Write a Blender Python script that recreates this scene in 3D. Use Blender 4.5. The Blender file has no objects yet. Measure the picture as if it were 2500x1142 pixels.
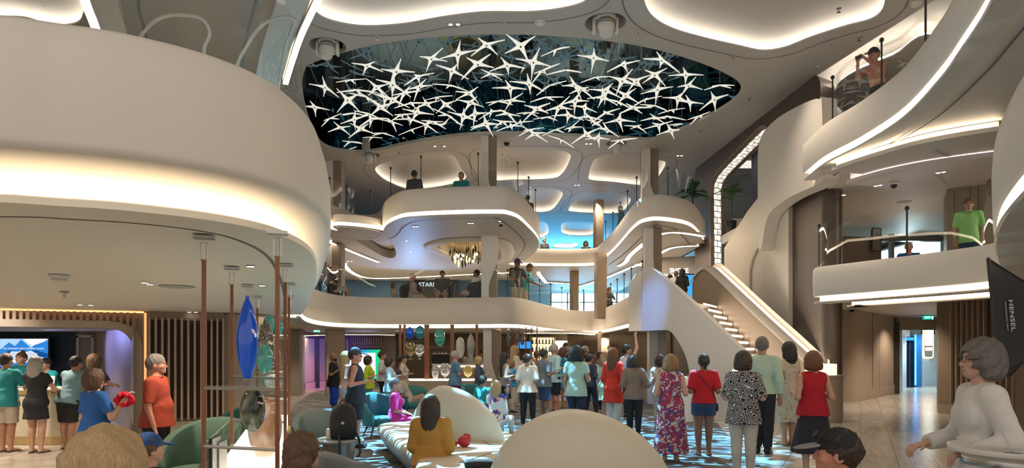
import bpy, bmesh, math, random
import numpy as np
from mathutils import Vector, Matrix
S = bpy.context.scene
COL = S.collection
R = math.radians
random.seed(7)
# ---- camera model used to lay the place out from measurements: focal length 1600 px, eye height 1.68 m ----
F, HOR, CZ = 1600.0, 855.0, 1.68
def W(px, py, Y): return Vector(((px-1250)/F*Y, Y, CZ+(HOR-py)/F*Y))
def WZ(px, py, Z): return W(px, py, (Z-CZ)*F/(HOR-py))
def XY(px, Y): return Vector(((px-1250)/F*Y, Y, 0))
def floor_at(px, py): return WZ(px, py, 0.0)

# ---- materials ----
MATS = {}
def nodes_of(m):
    nt = m.node_tree
    return nt, nt.nodes, nt.links
def mat(name, col, rough=.5, metal=0, emit=None, es=0, spec=.5, bump=0, bscale=60, vary=0, vscale=8, trans=0, ior=1.45, alpha=1, sheen=0, coat=0, sss=0):
    if name in MATS: return MATS[name]
    m = bpy.data.materials.new(name); m.use_nodes = True
    nt, N, L = nodes_of(m); b = N['Principled BSDF']
    c = (col[0], col[1], col[2], 1)
    b.inputs['Base Color'].default_value = c
    b.inputs['Roughness'].default_value = rough
    b.inputs['Metallic'].default_value = metal
    b.inputs['Specular IOR Level'].default_value = spec
    b.inputs['IOR'].default_value = ior
    if trans: b.inputs['Transmission Weight'].default_value = trans
    if coat: b.inputs['Coat Weight'].default_value = coat
    if sheen: b.inputs['Sheen Weight'].default_value = sheen
    if emit is not None:
        b.inputs['Emission Color'].default_value = (*emit, 1); b.inputs['Emission Strength'].default_value = es
    if vary or bump:
        tc = N.new('ShaderNodeTexCoord')
    if vary:
        nz = N.new('ShaderNodeTexNoise'); nz.inputs['Scale'].default_value = vscale; nz.inputs['Detail'].default_value = 6
        mx = N.new('ShaderNodeMix'); mx.data_type = 'RGBA'
        mx.inputs['A'].default_value = tuple(min(1, x*(1-vary)) for x in col)+(1,)
        mx.inputs['B'].default_value = tuple(min(1, x*(1+vary)) for x in col)+(1,)
        L.new(tc.outputs['Object'], nz.inputs['Vector']); L.new(nz.outputs['Fac'], mx.inputs['Factor']); L.new(mx.outputs['Result'], b.inputs['Base Color'])
    if bump:
        n2 = N.new('ShaderNodeTexNoise'); n2.inputs['Scale'].default_value = bscale; n2.inputs['Detail'].default_value = 4
        bp = N.new('ShaderNodeBump'); bp.inputs['Strength'].default_value = bump; bp.inputs['Distance'].default_value = .01
        L.new(tc.outputs['Object'], n2.inputs['Vector']); L.new(n2.outputs['Fac'], bp.inputs['Height']); L.new(bp.outputs['Normal'], b.inputs['Normal'])
    MATS[name] = m
    return m
def emat(name, col, s):
    if name in MATS: return MATS[name]
    m = bpy.data.materials.new(name); m.use_nodes = True
    nt, N, L = nodes_of(m); N.clear()
    e = N.new('ShaderNodeEmission'); e.inputs[0].default_value = (*col, 1); e.inputs[1].default_value = s
    o = N.new('ShaderNodeOutputMaterial'); L.new(e.outputs[0], o.inputs[0])
    MATS[name] = m
    return m
def glass_mat(name, tint=(1, 1, 1), refl=1.0, rough=.0, ior=1.5, cap=.16):
    """thin clear pane: straight-through transmission plus Fresnel mirror reflection"""
    if name in MATS: return MATS[name]
    m = bpy.data.materials.new(name); m.use_nodes = True
    nt, N, L = nodes_of(m); N.clear()
    t = N.new('ShaderNodeBsdfTransparent'); t.inputs[0].default_value = (*tint, 1)
    g = N.new('ShaderNodeBsdfGlossy'); g.inputs['Roughness'].default_value = rough; g.inputs[0].default_value = (refl, refl, refl, 1)
    f = N.new('ShaderNodeFresnel'); f.inputs[0].default_value = ior
    x = N.new('ShaderNodeMixShader'); o = N.new('ShaderNodeOutputMaterial')
    mn = N.new('ShaderNodeMath'); mn.operation = 'MINIMUM'; mn.inputs[1].default_value = cap; L.new(f.outputs[0], mn.inputs[0]); L.new(mn.outputs[0], x.inputs[0]); L.new(t.outputs[0], x.inputs[1]); L.new(g.outputs[0], x.inputs[2]); L.new(x.outputs[0], o.inputs[0])
    MATS[name] = m
    return m
def wood_mat(name, c1, c2, rough=.45, sc=(22, 22, 1.2)):
    if name in MATS: return MATS[name]
    m = mat(name, c1, rough); nt, N, L = nodes_of(m); b = N['Principled BSDF']
    tc = N.new('ShaderNodeTexCoord'); mp = N.new('ShaderNodeMapping'); mp.inputs['Scale'].default_value = sc
    nz = N.new('ShaderNodeTexNoise'); nz.inputs['Scale'].default_value = 3; nz.inputs['Detail'].default_value = 5
    mx = N.new('ShaderNodeMix'); mx.data_type = 'RGBA'; mx.inputs['A'].default_value = (*c1, 1); mx.inputs['B'].default_value = (*c2, 1)
    L.new(tc.outputs['Object'], mp.inputs['Vector']); L.new(mp.outputs['Vector'], nz.inputs['Vector']); L.new(nz.outputs['Fac'], mx.inputs['Factor']); L.new(mx.outputs['Result'], b.inputs['Base Color'])
    return m

# ---- objects ----
def tag(o, label=None, cat=None, group=None, kind=None):
    if label: o['label'] = label
    if cat: o['category'] = cat
    if group: o['group'] = group
    if kind: o['kind'] = kind
    return o
def empty(name, loc=(0, 0, 0), rz=0, label=None, cat=None, group=None):
    o = bpy.data.objects.new(name, None); COL.objects.link(o); o.location = loc; o.rotation_euler = (0, 0, rz)
    return tag(o, label, cat, group)
def obj(name, v, f, m=None, parent=None, smooth=False, angle=40, mats=None, mi=None):
    me = bpy.data.meshes.new(name)
    me.from_pydata([tuple(p) for p in v], [], [tuple(q) for q in f])
    return finish(name, me, m, parent, smooth, angle, mats, mi)
def finish(name, me, m, parent=None, smooth=False, angle=40, mats=None, mi=None):
    for k in (mats or [m]): me.materials.append(k)
    if mi is not None: me.polygons.foreach_set('material_index', mi)
    if smooth:
        me.polygons.foreach_set('use_smooth', [True]*len(me.polygons))
        if angle: me.set_sharp_from_angle(angle=R(angle))
    me.update()
    o = bpy.data.objects.new(name, me); COL.objects.link(o)
    if parent: o.parent = parent
    return o
def bobj(name, bm, m, parent=None, smooth=False, angle=40):
    me = bpy.data.meshes.new(name); bm.to_mesh(me); bm.free()
    return finish(name, me, m, parent, smooth, angle)
def dup(root, loc=None, rz=None, label=None, parent=None):
    r = root.copy(); COL.objects.link(r)
    if parent: r.parent = parent
    if loc is not None: r.location = loc
    if rz is not None: r.rotation_euler = (root.rotation_euler[0], root.rotation_euler[1], rz)
    if label: r['label'] = label
    for ch in list(root.children):
        c = ch.copy(); COL.objects.link(c); c.parent = r
        for g in list(ch.children):
            d = g.copy(); COL.objects.link(d); d.parent = c
    return r
class MB:
    """collects shapes into one mesh"""
    def __init__(s): s.v = []; s.f = []
    def add(s, v, f):
        b = len(s.v); s.v += [Vector(p) for p in v]; s.f += [tuple(i+b for i in q) for q in f]; return s
    def box(s, c, size, rz=0, bev=0, M=None):
        c = Vector(c); hx, hy, hz = [q/2 for q in size]
        if bev:
            b = min(bev, hx*.99, hy*.99, hz*.99); vs = []; fs = []
            bm = bmesh.new(); bmesh.ops.create_cube(bm, size=1)
            for q in bm.verts: q.co = Vector((q.co.x*size[0], q.co.y*size[1], q.co.z*size[2]))
            bmesh.ops.bevel(bm, geom=list(bm.edges), offset=b, segments=2, affect='EDGES', profile=.5)
            bm.verts.index_update(); vs = [q.co.copy() for q in bm.verts]; fs = [[q.index for q in p.verts] for p in bm.faces]; bm.free()
        else:
            vs = [Vector((x, y, z)) for x in (-hx, hx) for y in (-hy, hy) for z in (-hz, hz)]
            fs = [(0, 1, 3, 2), (4, 6, 7, 5), (0, 4, 5, 1), (2, 3, 7, 6), (0, 2, 6, 4), (1, 5, 7, 3)]
        rot = M or Matrix.Rotation(rz, 3, 'Z')
        return s.add([c + rot @ q for q in vs], fs)
    def lathe(s, prof, c=(0, 0, 0), n=24, M=None, sx=1, sy=1, cap=True):
        c = Vector(c); vs = []; fs = []
        for r, z in prof:
            for k in range(n):
                a = 2*math.pi*k/n; p = Vector((r*math.cos(a)*sx, r*math.sin(a)*sy, z))
                vs.append(c + (M @ p if M else p))
        for i in range(len(prof)-1):
            for k in range(n):
                a, b = i*n+k, i*n+(k+1) % n
                fs.append((a, b, b+n, a+n))
        if cap and prof[0][0] > 1e-5: fs.append(tuple(range(n-1, -1, -1)))
        if cap and prof[-1][0] > 1e-5: fs.append(tuple(range((len(prof)-1)*n, len(prof)*n)))
        return s.add(vs, fs)
    def tube(s, pts, r, n=8, rs=None):
        pts = [Vector(p) for p in pts]; vs = []; fs = []
        up = None
        for i, p in enumerate(pts):
            t = (pts[min(i+1, len(pts)-1)] - pts[max(i-1, 0)]).normalized()
            if up is None:
                up = Vector((0, 0, 1)) if abs(t.z) < .9 else Vector((1, 0, 0))
            a = t.cross(up).normalized(); b = a.cross(t).normalized(); up = b
            rr = rs[i] if rs else r
            for k in range(n):
                an = 2*math.pi*k/n; vs.append(p + a*math.cos(an)*rr + b*math.sin(an)*rr)
        for i in range(len(pts)-1):
            for k in range(n):
                q, w = i*n+k, i*n+(k+1) % n; fs.append((q, w, w+n, q+n))
        fs.append(tuple(range(n-1, -1, -1))); fs.append(tuple(range((len(pts)-1)*n, len(pts)*n)))
        return s.add(vs, fs)
    def sphere(s, c, r, n=14, m=8, M=None):
        c = Vector(c); rx, ry, rz = r if hasattr(r, '__len__') else (r, r, r)
        prof = [(max(math.sin(math.pi*i/m), 0), -math.cos(math.pi*i/m)) for i in range(m+1)]
        b = len(s.v); s.lathe(prof, (0, 0, 0), n)
        for i in range(b, len(s.v)):
            p = s.v[i]; q = Vector((p.x*rx, p.y*ry, p.z*rz)); s.v[i] = c + (M @ q if M else q)
        return s
    def grid(s, rows, closed=False):
        n = len(rows[0]); vs = [p for r in rows for p in r]; fs = []
        for i in range(len(rows)-1 + (1 if closed else 0)):
            j = (i+1) % len(rows)
            for k in range(n-1): fs.append((i*n+k, i*n+k+1, j*n+k+1, j*n+k))
        return s.add(vs, fs)
    def plate(s, outer, holes=(), vec=None):
        """flat polygon with holes, any plane; vec extrudes it to a solid"""
        bm = bmesh.new()
        for loop in [outer]+list(holes):
            vs = [bm.verts.new(p) for p in loop]
            for i in range(len(vs)): bm.edges.new((vs[i-1], vs[i]))
        nrm = Vector((0, 0, 0)); o = [Vector(p) for p in outer]
        for i in range(len(o)): nrm += o[i-1].cross(o[i])
        bmesh.ops.triangle_fill(bm, use_beauty=True, use_dissolve=False, edges=list(bm.edges), normal=nrm.normalized())
        bmesh.ops.recalc_face_normals(bm, faces=bm.faces)
        bm.verts.index_update()
        V = [q.co.copy() for q in bm.verts]; Fc = [tuple(q.index for q in p.verts) for p in bm.faces]; bm.free()
        if vec is None: return s.add(V, Fc)
        n = len(V); vec = Vector(vec); fs = list(Fc) + [tuple(i+n for i in reversed(q)) for q in Fc]
        b = 0
        for loop in [outer]+list(holes):
            k = len(loop)
            for i in range(k):
                a, c2 = b+i, b+(i+1) % k; fs.append((a, c2, c2+n, a+n))
            b += k
        return s.add(V + [p+vec for p in V], fs)
    def build(s, name, m, parent=None, smooth=False, angle=40): return obj(name, s.v, s.f, m, parent, smooth, angle)

def cr(pts, n=6, closed=False):
    """Catmull-Rom through points"""
    P = [Vector(p) for p in pts]; out = []; k = len(P)
    for i in range(k if closed else k-1):
        if closed: a, b, c, d = P[i-1], P[i], P[(i+1) % k], P[(i+2) % k]
        else: a, b, c, d = P[max(i-1, 0)], P[i], P[i+1], P[min(i+2, k-1)]
        for j in range(n):
            t = j/n
            out.append(.5*((2*b) + (c-a)*t + (2*a-5*b+4*c-d)*t*t + (3*b-a-3*c+d)*t**3))
    if not closed: out.append(P[-1])
    return out
def offs(path, closed=False, side=1):
    """plan normals to the right of travel (side=1)"""
    n = len(path); N = []
    for i in range(n):
        a = path[i-1] if (closed or i > 0) else path[i]; b = path[(i+1) % n] if (closed or i < n-1) else path[i]
        t = Vector((b.x-a.x, b.y-a.y, 0)).normalized(); N.append(Vector((t.y, -t.x, 0))*side)
    return N
def off_path(path, d, closed=False, side=1):
    return [p+n*d for p, n in zip(path, offs(path, closed, side))]
def sweep(mb, path, prof, closed=False, side=1):
    """profile = [(outward offset, absolute z)] carried along a plan path"""
    N = offs(path, closed, side)
    rows = [[Vector((p.x+n.x*o, p.y+n.y*o, z+p.z)) for o, z in prof] for p, n in zip(path, N)]
    return mb.grid(rows, closed)
def at_z(path, z): return [Vector((p.x, p.y, z)) for p in path]
def rrect(x0, y0, x1, y1, r, n=5):
    out = []
    for cx, cy, a0 in ((x1-r, y1-r, 0), (x0+r, y1-r, 90), (x0+r, y0+r, 180), (x1-r, y0+r, 270)):
        for k in range(n+1):
            a = R(a0+90*k/n); out.append((cx+r*math.cos(a), cy+r*math.sin(a)))
    return out
def text(name, body, size, m, parent=None, extrude=.004, M=None, align='CENTER'):
    cu = bpy.data.curves.new(name, 'FONT'); cu.body = body; cu.size = size; cu.extrude = extrude; cu.align_x = align; cu.align_y = 'CENTER'
    t = bpy.data.objects.new(name, cu); COL.objects.link(t)
    dg = bpy.context.evaluated_depsgraph_get(); me = bpy.data.meshes.new_from_object(t.evaluated_get(dg)); bpy.data.objects.remove(t)
    me.materials.clear(); me.materials.append(m)
    o = bpy.data.objects.new(name, me); COL.objects.link(o)
    if M is not None: o.matrix_world = M
    if parent: o.parent = parent
    return o
def facing(loc, n, up=(0, 0, 1)):
    """matrix whose local XY plane faces direction n (local Z = n, local Y ~ up)"""
    z = Vector(n).normalized(); x = Vector(up).cross(z).normalized(); y = z.cross(x)
    m = Matrix((x, y, z)).transposed().to_4x4(); m.translation = Vector(loc)
    return m
# ---------------- materials of the hall ----------------
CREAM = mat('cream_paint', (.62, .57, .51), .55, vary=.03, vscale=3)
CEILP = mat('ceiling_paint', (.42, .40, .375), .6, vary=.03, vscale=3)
SOFL = mat('low_soffit_brightened', (.80, .73, .60), .5)  # lightened copy of the soffit paint; floor bounce is put into the colour
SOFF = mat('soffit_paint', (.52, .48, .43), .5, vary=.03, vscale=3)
BRONZE = mat('dark_bronze_panel', (.10, .075, .06), .42, .25, vary=.25, vscale=30)
WOODD = wood_mat('bronze_wood', (.20, .145, .10), (.29, .22, .16))
WOODL = wood_mat('light_wood_panel', (.30, .23, .17), (.38, .30, .23))
WOODG = wood_mat('gray_wood_panel', (.27, .23, .19), (.34, .29, .25))
GROOVE = mat('dark_groove', (.16, .14, .12), .7)
STEEL = mat('brushed_steel', (.45, .44, .42), .3, .9)
DARK = mat('dark_metal', (.03, .03, .03), .45, .3)
BLACK = mat('black', (.012, .012, .013), .5)
MIRROR = mat('dark_mirror', (.02, .08, .12), .03, 1.0)
LED = emat('led_warm', (1, .80, .55), 11)
LEDW = emat('led_white', (1, .90, .76), 9)
LEDS = emat('led_soft', (1, .84, .66), 5)
LEDP = emat('led_pink', (1, .74, .72), 6); LEDR = emat('led_recess', (1, .88, .72), 8); LEDQ = emat('led_far_recess', (1, .86, .70), 6)
GLASS = glass_mat('clear_glass', (.97, .99, .985))
GLASSR = glass_mat('balustrade_glass', (.93, .965, .955), .9, 0, 1.3)

def struct(name, mb, m, parent=None, smooth=True, angle=35, label=None, cat=None):
    o = mb.build(name, m, parent, smooth, angle)
    if not parent: tag(o, label, cat, kind='structure')
    return o
def cap_plate(path, z, vec=None):
    return at_z(path, z)

# ---------------- floor ----------------
FLOORM = mat('plank_tiles', (.45, .41, .36), .22)
def _floor():
    nt, N, L = nodes_of(FLOORM); b = N['Principled BSDF']
    tc = N.new('ShaderNodeTexCoord'); mp = N.new('ShaderNodeMapping'); mp.inputs['Rotation'].default_value = (0, 0, R(-62))
    br = N.new('ShaderNodeTexBrick'); br.inputs['Scale'].default_value = 1; br.inputs['Brick Width'].default_value = 1.5; br.inputs['Row Height'].default_value = .5
    br.inputs['Mortar Size'].default_value = .006; br.inputs['Color1'].default_value = (.50, .45, .39, 1); br.inputs['Color2'].default_value = (.42, .38, .33, 1); br.inputs['Mortar'].default_value = (.17, .15, .13, 1)
    m2 = N.new('ShaderNodeMapping'); m2.inputs['Scale'].default_value = (.8, 7, 1); nz = N.new('ShaderNodeTexNoise'); nz.inputs['Scale'].default_value = 1.6; nz.inputs['Detail'].default_value = 6
    mx = N.new('ShaderNodeMix'); mx.data_type = 'RGBA'; mx.blend_type = 'MULTIPLY'; mx.inputs['Factor'].default_value = .8
    rp = N.new('ShaderNodeValToRGB'); rp.color_ramp.elements[0].position = .35; rp.color_ramp.elements[0].color = (.78, .76, .74, 1); rp.color_ramp.elements[1].position = .6; rp.color_ramp.elements[1].color = (1, 1, 1, 1)
    L.new(tc.outputs['Object'], mp.inputs['Vector']); L.new(mp.outputs[0], br.inputs['Vector']); L.new(mp.outputs[0], m2.inputs['Vector']); L.new(m2.outputs[0], nz.inputs['Vector'])
    L.new(nz.outputs['Fac'], rp.inputs[0]); L.new(br.outputs['Color'], mx.inputs['A']); L.new(rp.outputs[0], mx.inputs['B']); L.new(mx.outputs['Result'], b.inputs['Base Color'])
_floor()
CARPET = mat('grey_carpet', (.2, .19, .19), .75)
def _carpet():
    nt, N, L = nodes_of(CARPET); b = N['Principled BSDF']
    tc = N.new('ShaderNodeTexCoord'); br = N.new('ShaderNodeTexBrick'); br.inputs['Scale'].default_value = 1; br.inputs['Brick Width'].default_value = 1.1; br.inputs['Row Height'].default_value = .38; br.inputs['Mortar Size'].default_value = 0
    br.inputs['Color1'].default_value = (.16, .15, .145, 1); br.inputs['Color2'].default_value = (.085, .082, .082, 1); mp = N.new('ShaderNodeMapping'); mp.inputs['Rotation'].default_value = (0, 0, R(28))
    nz = N.new('ShaderNodeTexNoise'); nz.inputs['Scale'].default_value = 3.2; nz.inputs['Detail'].default_value = 6; nz.inputs['Distortion'].default_value = .8
    rp = N.new('ShaderNodeValToRGB'); e = rp.color_ramp.elements; e[0].position = .38; e[0].color = (.55, .55, .55, 1); e[1].position = .66; e[1].color = (1.5, 1.45, 1.4, 1)
    mx = N.new('ShaderNodeMix'); mx.data_type = 'RGBA'; mx.blend_type = 'MULTIPLY'; mx.inputs['Factor'].default_value = 1
    L.new(tc.outputs['Object'], mp.inputs[0]); L.new(mp.outputs[0], br.inputs['Vector']); L.new(tc.outputs['Object'], nz.inputs['Vector']); L.new(nz.outputs['Fac'], rp.inputs[0]); L.new(br.outputs['Color'], mx.inputs['A']); L.new(rp.outputs[0], mx.inputs['B']); L.new(mx.outputs['Result'], b.inputs['Base Color'])
_carpet()
fl = MB().plate([(-26, -6, -.1), (26, -6, -.1), (26, 48, -.1), (-26, 48, -.1)], vec=(0, 0, .1))
struct('floor', fl, FLOORM, smooth=False, label='pale stone plank tile floor', cat='floor')
cp = cr([floor_at(a, b) for a, b in [(560, 1180), (690, 1050), (725, 985), (800, 950), (1000, 940), (1300, 935), (1600, 945), (1700, 975), (1752, 1035), (1800, 1090), (1900, 1180), (1960, 1300), (1300, 1420), (700, 1350)]], 6, True)
ck = MB().plate(at_z(cp, 0), vec=(0, 0, .012)); ckt = struct('floor_carpet', ck, CARPET, smooth=False, label='grey streaked carpet of the dance floor', cat='floor')

# ---------------- main ceiling with recesses ----------------
CEIL = 8.9
def zs(pts, Z): return [WZ(a, b, Z) for a, b in pts]
REC = {
 'R1': [(752, -20), (765, 22), (800, 48), (880, 64), (980, 60), (1080, 43), (1180, 31), (1300, 30), (1390, 18), (1435, -2), (1440, -40), (1380, -75), (1200, -85), (1000, -85), (820, -70)],
 'R2': [(1572, -10), (1590, 38), (1640, 70), (1720, 94), (1800, 112), (1860, 124), (1915, 117), (1980, 92), (2060, 66), (2130, 46), (2158, 15), (2150, -25), (2080, -60), (1900, -80), (1700, -70), (1600, -50)],
 'R0': [(-60, 35), (0, 41), (60, 44), (110, 58), (160, 62), (196, 50), (205, 10), (200, -40), (60, -80), (-100, -60), (-120, 0)],
 'C1': [(916, 412), (935, 399), (1000, 386), (1075, 376), (1108, 381), (1124, 408), (1136, 437), (1080, 455), (1000, 462), (950, 445), (925, 428)],
 'C2': [(1180, 372), (1230, 366), (1340, 367), (1385, 372), (1392, 390), (1370, 428), (1340, 438), (1260, 440), (1190, 440), (1176, 405)],
 'C3': [(1437, 432), (1447, 396), (1470, 382), (1520, 382), (1600, 390), (1625, 400), (1600, 440), (1570, 453), (1500, 446), (1445, 441)],
 'C4': [(1288, 470), (1310, 461), (1355, 462), (1374, 473), (1362, 497), (1345, 514), (1316, 519), (1292, 510)],
 'C5': [(1388, 512), (1402, 490), (1428, 473), (1460, 470), (1520, 477), (1540, 487), (1528, 508), (1505, 521), (1450, 521), (1400, 518)],
 'C6': [(1370, 560), (1372, 546), (1390, 541), (1430, 542), (1456, 549), (1448, 571), (1430, 576), (1395, 575), (1374, 570)],
 'C7': [(1296, 552), (1310, 541), (1334, 545), (1339, 568), (1325, 580), (1300, 578)],
 'C8': [(1350, 603), (1370, 592), (1405, 592), (1407, 602), (1390, 606)],
 'C9': [(1060, 470), (1085, 462), (1130, 468), (1120, 480), (1080, 482)],
}
RP = {k: cr(zs(v, CEIL), 6, True) for k, v in REC.items()}
STAR = cr(zs([(744, 172), (760, 155), (850, 125), (960, 102), (1100, 88), (1250, 84), (1400, 92), (1560, 112), (1700, 150), (1790, 190), (1809, 218), (1790, 248), (1730, 285), (1660, 318), (1600, 340), (1560, 341), (1480, 336), (1350, 331), (1240, 327), (1120, 332), (1000, 350), (920, 368), (870, 372), (810, 364), (775, 340), (750, 280), (738, 215)], CEIL), 6, True)
# the right-hand edge where the ceiling stops and a raised, lit field begins
EDGE = zs([(1990, 187), (2060, 142), (2200, 52), (2290, -5), (2400, -75)], CEIL)
HEADS = [(1478, 62, 50), (800, 118, 44), (903, 384, 24), (1505, 356, 25)]
HOLES = []
for a, b, w in HEADS:
    c = WZ(a, b-6, CEIL); r = w/F*c.y
    HOLES.append((c, r, [Vector((c.x+r*math.cos(2*math.pi*k/28), c.y+r*math.sin(2*math.pi*k/28), CEIL)) for k in range(28)]))
outer = [Vector((-25, 2, CEIL)), Vector((EDGE[-1].x+.3, 2, CEIL))] + EDGE[::-1] + [Vector((7.9, 26, CEIL)), Vector((25, 26, CEIL)), Vector((25, 47.5, CEIL)), Vector((-25, 47.5, CEIL))]
ce = MB().plate(outer, [RP[k] for k in RP]+[STAR]+[h[2] for h in HOLES])
def wall_up(mb, path, o, z0, z1, side):
    sweep(mb, path, [(0, z0), (o, z0+.015), (o, z1)], True, side)
def ccw(path):
    a = sum(path[i-1].x*path[i].y-path[i].x*path[i-1].y for i in range(len(path)))
    return a > 0
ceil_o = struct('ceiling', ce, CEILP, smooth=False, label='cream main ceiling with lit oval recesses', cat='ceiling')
for k, p in RP.items():
    sd = 1 if ccw(p) else -1
    h = .42 if k[0] == 'R' else .36
    mb = MB(); p0 = at_z(p, 0)
    sweep(mb, p0, [(0, CEIL), (0, CEIL+.035), (.03, CEIL+.035)], True, sd)
    q_ = 1.0 if k[0] == 'R' else .7
    sweep(mb, p0, [(.03, CEIL+.035), (.15, CEIL+.035), (.17, CEIL+.07), (.15, CEIL+.13), (.08, CEIL+.20), (-.05, CEIL+.255), (-.22*q_, CEIL+.285), (-.4*q_, CEIL+.30)], True, sd)
    mb.plate(at_z(off_path(p0, -.4*q_, True, sd), CEIL+.30))
    mb.build('ceiling_recess', CEILP, ceil_o, True, 70)
    st = MB(); sweep(st, p0, [(.04, CEIL+.04), (.13, CEIL+.042)], True, sd); st.build('cove_light', LEDR if k[0] == 'R' else LEDQ, ceil_o)
    if k[0] in 'R' or k in ('C1', 'C2', 'C3', 'C4', 'C5'):
        g = MB(); sweep(g, p0, [(.42, CEIL-.004), (.45, CEIL-.004)], True, sd); g.build('ceiling_joint', GROOVE, ceil_o)
# mirror pocket for the starfish
sd = 1 if ccw(STAR) else -1
mb = MB(); sweep(mb, at_z(STAR, 0), [(0, CEIL), (0, CEIL+.10)], True, sd); mb.build('opening_rim', CEILP, ceil_o, True)
mb = MB(); sweep(mb, at_z(STAR, 0), [(.02, CEIL+.10), (.02, CEIL+1.0)], True, sd); mb.plate(at_z(off_path(STAR, .02, True, sd), CEIL+1.0)); mb.build('mirror_pocket', MIRROR, ceil_o, True)
for c, r, loop in HOLES:
    mb = MB(); mb.lathe([(r, CEIL), (r, CEIL+.5), (0.001, CEIL+.5)], (c.x, c.y, 0), 28, cap=False); mb.build('lamp_recess', CEILP, ceil_o, True)
# raised field on the right: wall up, glowing gap, floating oval disc
mb = MB(); e0 = cr(EDGE, 6)
mb.grid([[Vector((p.x, p.y, CEIL)), Vector((p.x, p.y, CEIL+.06)), Vector((p.x-.2, p.y, CEIL+.06)), Vector((p.x-.2, p.y, CEIL+.45))] for p in e0])
mb.plate([(7.2, 9, CEIL+.45), (25, 9, CEIL+.45), (25, 26.5, CEIL+.45), (7.2, 26.5, CEIL+.45)])
mb.build('raised_field', CEILP, ceil_o)
disc = cr(zs([(2290, 92), (2180, 140), (2090, 178), (2048, 208), (2038, 240), (2050, 268), (2110, 300), (2400, 330), (2500, 200)], CEIL+.02), 6, True)
dsd = 1 if ccw(disc) else -1
mb = MB().plate(at_z(disc, CEIL+.05), vec=(0, 0, .04)); mb.build('floating_disc', CEILP, ceil_o)
st = MB(); sweep(st, at_z(off_path(disc, -.08, True, dsd), 0), [(0, CEIL+.10), (0, CEIL+.18)], True, dsd); st.build('cove_light', emat('led_field', (1, .88, .72), 20), ceil_o)

# ---------------- sweeping balcony edges ----------------
T2, B2, FL2 = 3.47, 2.5, 3.0
T3, B3, FL3 = 6.5, 5.75, 6.0
def P(lst): return [XY(a, b) for a, b in lst]
near_left = cr(P([(-420, 3.55), (-200, 3.5), (0, 3.52), (130, 3.6), (300, 3.72), (500, 3.98), (640, 4.33), (715, 4.75), (757, 5.3), (772, 6.1), (770, 7.5), (760, 9.7), (748, 11.9), (735, 14.6)]), 8)
d2 = cr(P([(735, 14.6), (752, 17.5), (790, 20), (860, 21.7), (1000, 22.3), (1150, 22.2), (1235, 22), (1280, 22.7), (1330, 25.5), (1380, 28.5), (1420, 29.5), (1460, 29), (1500, 25), (1538, 21.2), (1560, 19.9)]), 8)
d3a = P([(235, 15.5), (236, 10), (233, 8.3), (195, 7.3), (190, 6.2), (300, 5.6), (700, 5.6), (785, 6.3), (768, 7.3), (690, 9.6), (672, 13), (700, 17.3), (775, 20.6), (840, 22.3), (868, 23.1), (895, 23.3), (918, 23), (931, 22.2), (941, 21), (965, 20.1), (1000, 19.6), (1100, 19.3), (1200, 19.2), (1245, 19.4), (1280, 20.6), (1318, 24.5), (1290, 28.5), (1243, 30.3), (1300, 31), (1438, 31), (1466, 29.5), (1500, 26), (1545, 21.6), (1577, 20.4), (1625, 20.3), (1690, 21.3), (1722, 24.4)])
d3 = cr(d3a, 5)
d3r = cr(P([(1960, 15.3), (2010, 13.95), (2100, 12.65), (2200, 11.2), (2290, 9.6), (2345, 8.6), (2395, 7.8), (2440, 7.0), (2520, 5.8), (2610, 4.9), (2850, 4.0), (3400, 3.4)]), 8)
d2r = cr(P([(1985, 14.3), (2000, 14), (2100, 13.2), (2300, 11.8), (2430, 10.8), (2470, 9.5), (2440, 8), (2425, 6.6), (2428, 5.6), (2455, 4.8), (2530, 3.9), (2650, 3.35), (2950, 3.0), (3600, 2.75)]), 8)
balc = {}
def balcony(name, path, T, B, FL, label, led=LED, lip=.1, gap=.11, step=.14):
    root = empty(name, (0, 0, 0), 0, label, 'balcony'); root['kind'] = 'structure'
    m = MB(); sweep(m, path, [(-.25, FL-.05), (-.25, T-.03), (-.21, T), (-.04, T), (0, T-.04), (.01, B+.5), (0, B+.10), (-.03, B+.06), (-step, B+.06)]); m.build('fascia', CREAM, root, True, 45)
    m = MB(); sweep(m, path, [(-step, B+.06), (-step, B+.06-gap)]); m.build('cove_light', led, root)
    m = MB(); sweep(m, path, [(-step, B+.06-gap), (-.03, B+.06-gap), (-.01, B+.04-gap), (-.03, B+.02-gap), (-.36, B+.02-gap)]); m.build('soffit_lip', SOFF, root, True, 45)
    g = MB(); sweep(g, path, [(-.55, B+.018-gap), (-.585, B+.018-gap)]); g.build('soffit_joint', GROOVE, root)
    return root
# near left balcony: fascia above, concave glowing cove, projecting soffit disc
bl = empty('balcony', (0, 0, 0), 0, 'large curved balcony front overhanging the reception, glowing underneath', 'balcony'); bl['kind'] = 'structure'
m = MB(); sweep(m, near_left, [(-.2, FL2-.05), (-.2, T2-.04), (-.15, T2), (.0, T2+.01), (.05, T2-.03), (.10, T2-.2), (.13, 3.1), (.13, 2.80), (.125, 2.765), (.09, 2.74), (.0, 2.715), (-.12, 2.69), (-.25, 2.65), (-.34, 2.60), (-.36, 2.56), (-.36, 2.52)]); m.build('fascia', CREAM, bl, True, 60)
m = MB(); sweep(m, near_left, [(-.36, 2.52), (-.02, 2.525), (.0, 2.515), (-.0, 2.475), (-.02, 2.47), (-.42, 2.47)]); m.build('soffit_lip', SOFL, bl, True, 50)
m = MB(); sweep(m, near_left, [(-.20, 2.528), (-.32, 2.535)]); m.build('cove_light', emat('led_strong', (1, .80, .54), 8), bl)
m = MB(); sweep(m, near_left, [(-.36, 2.468), (-.39, 2.468)]); m.build('soffit_joint', GROOVE, bl)
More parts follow.
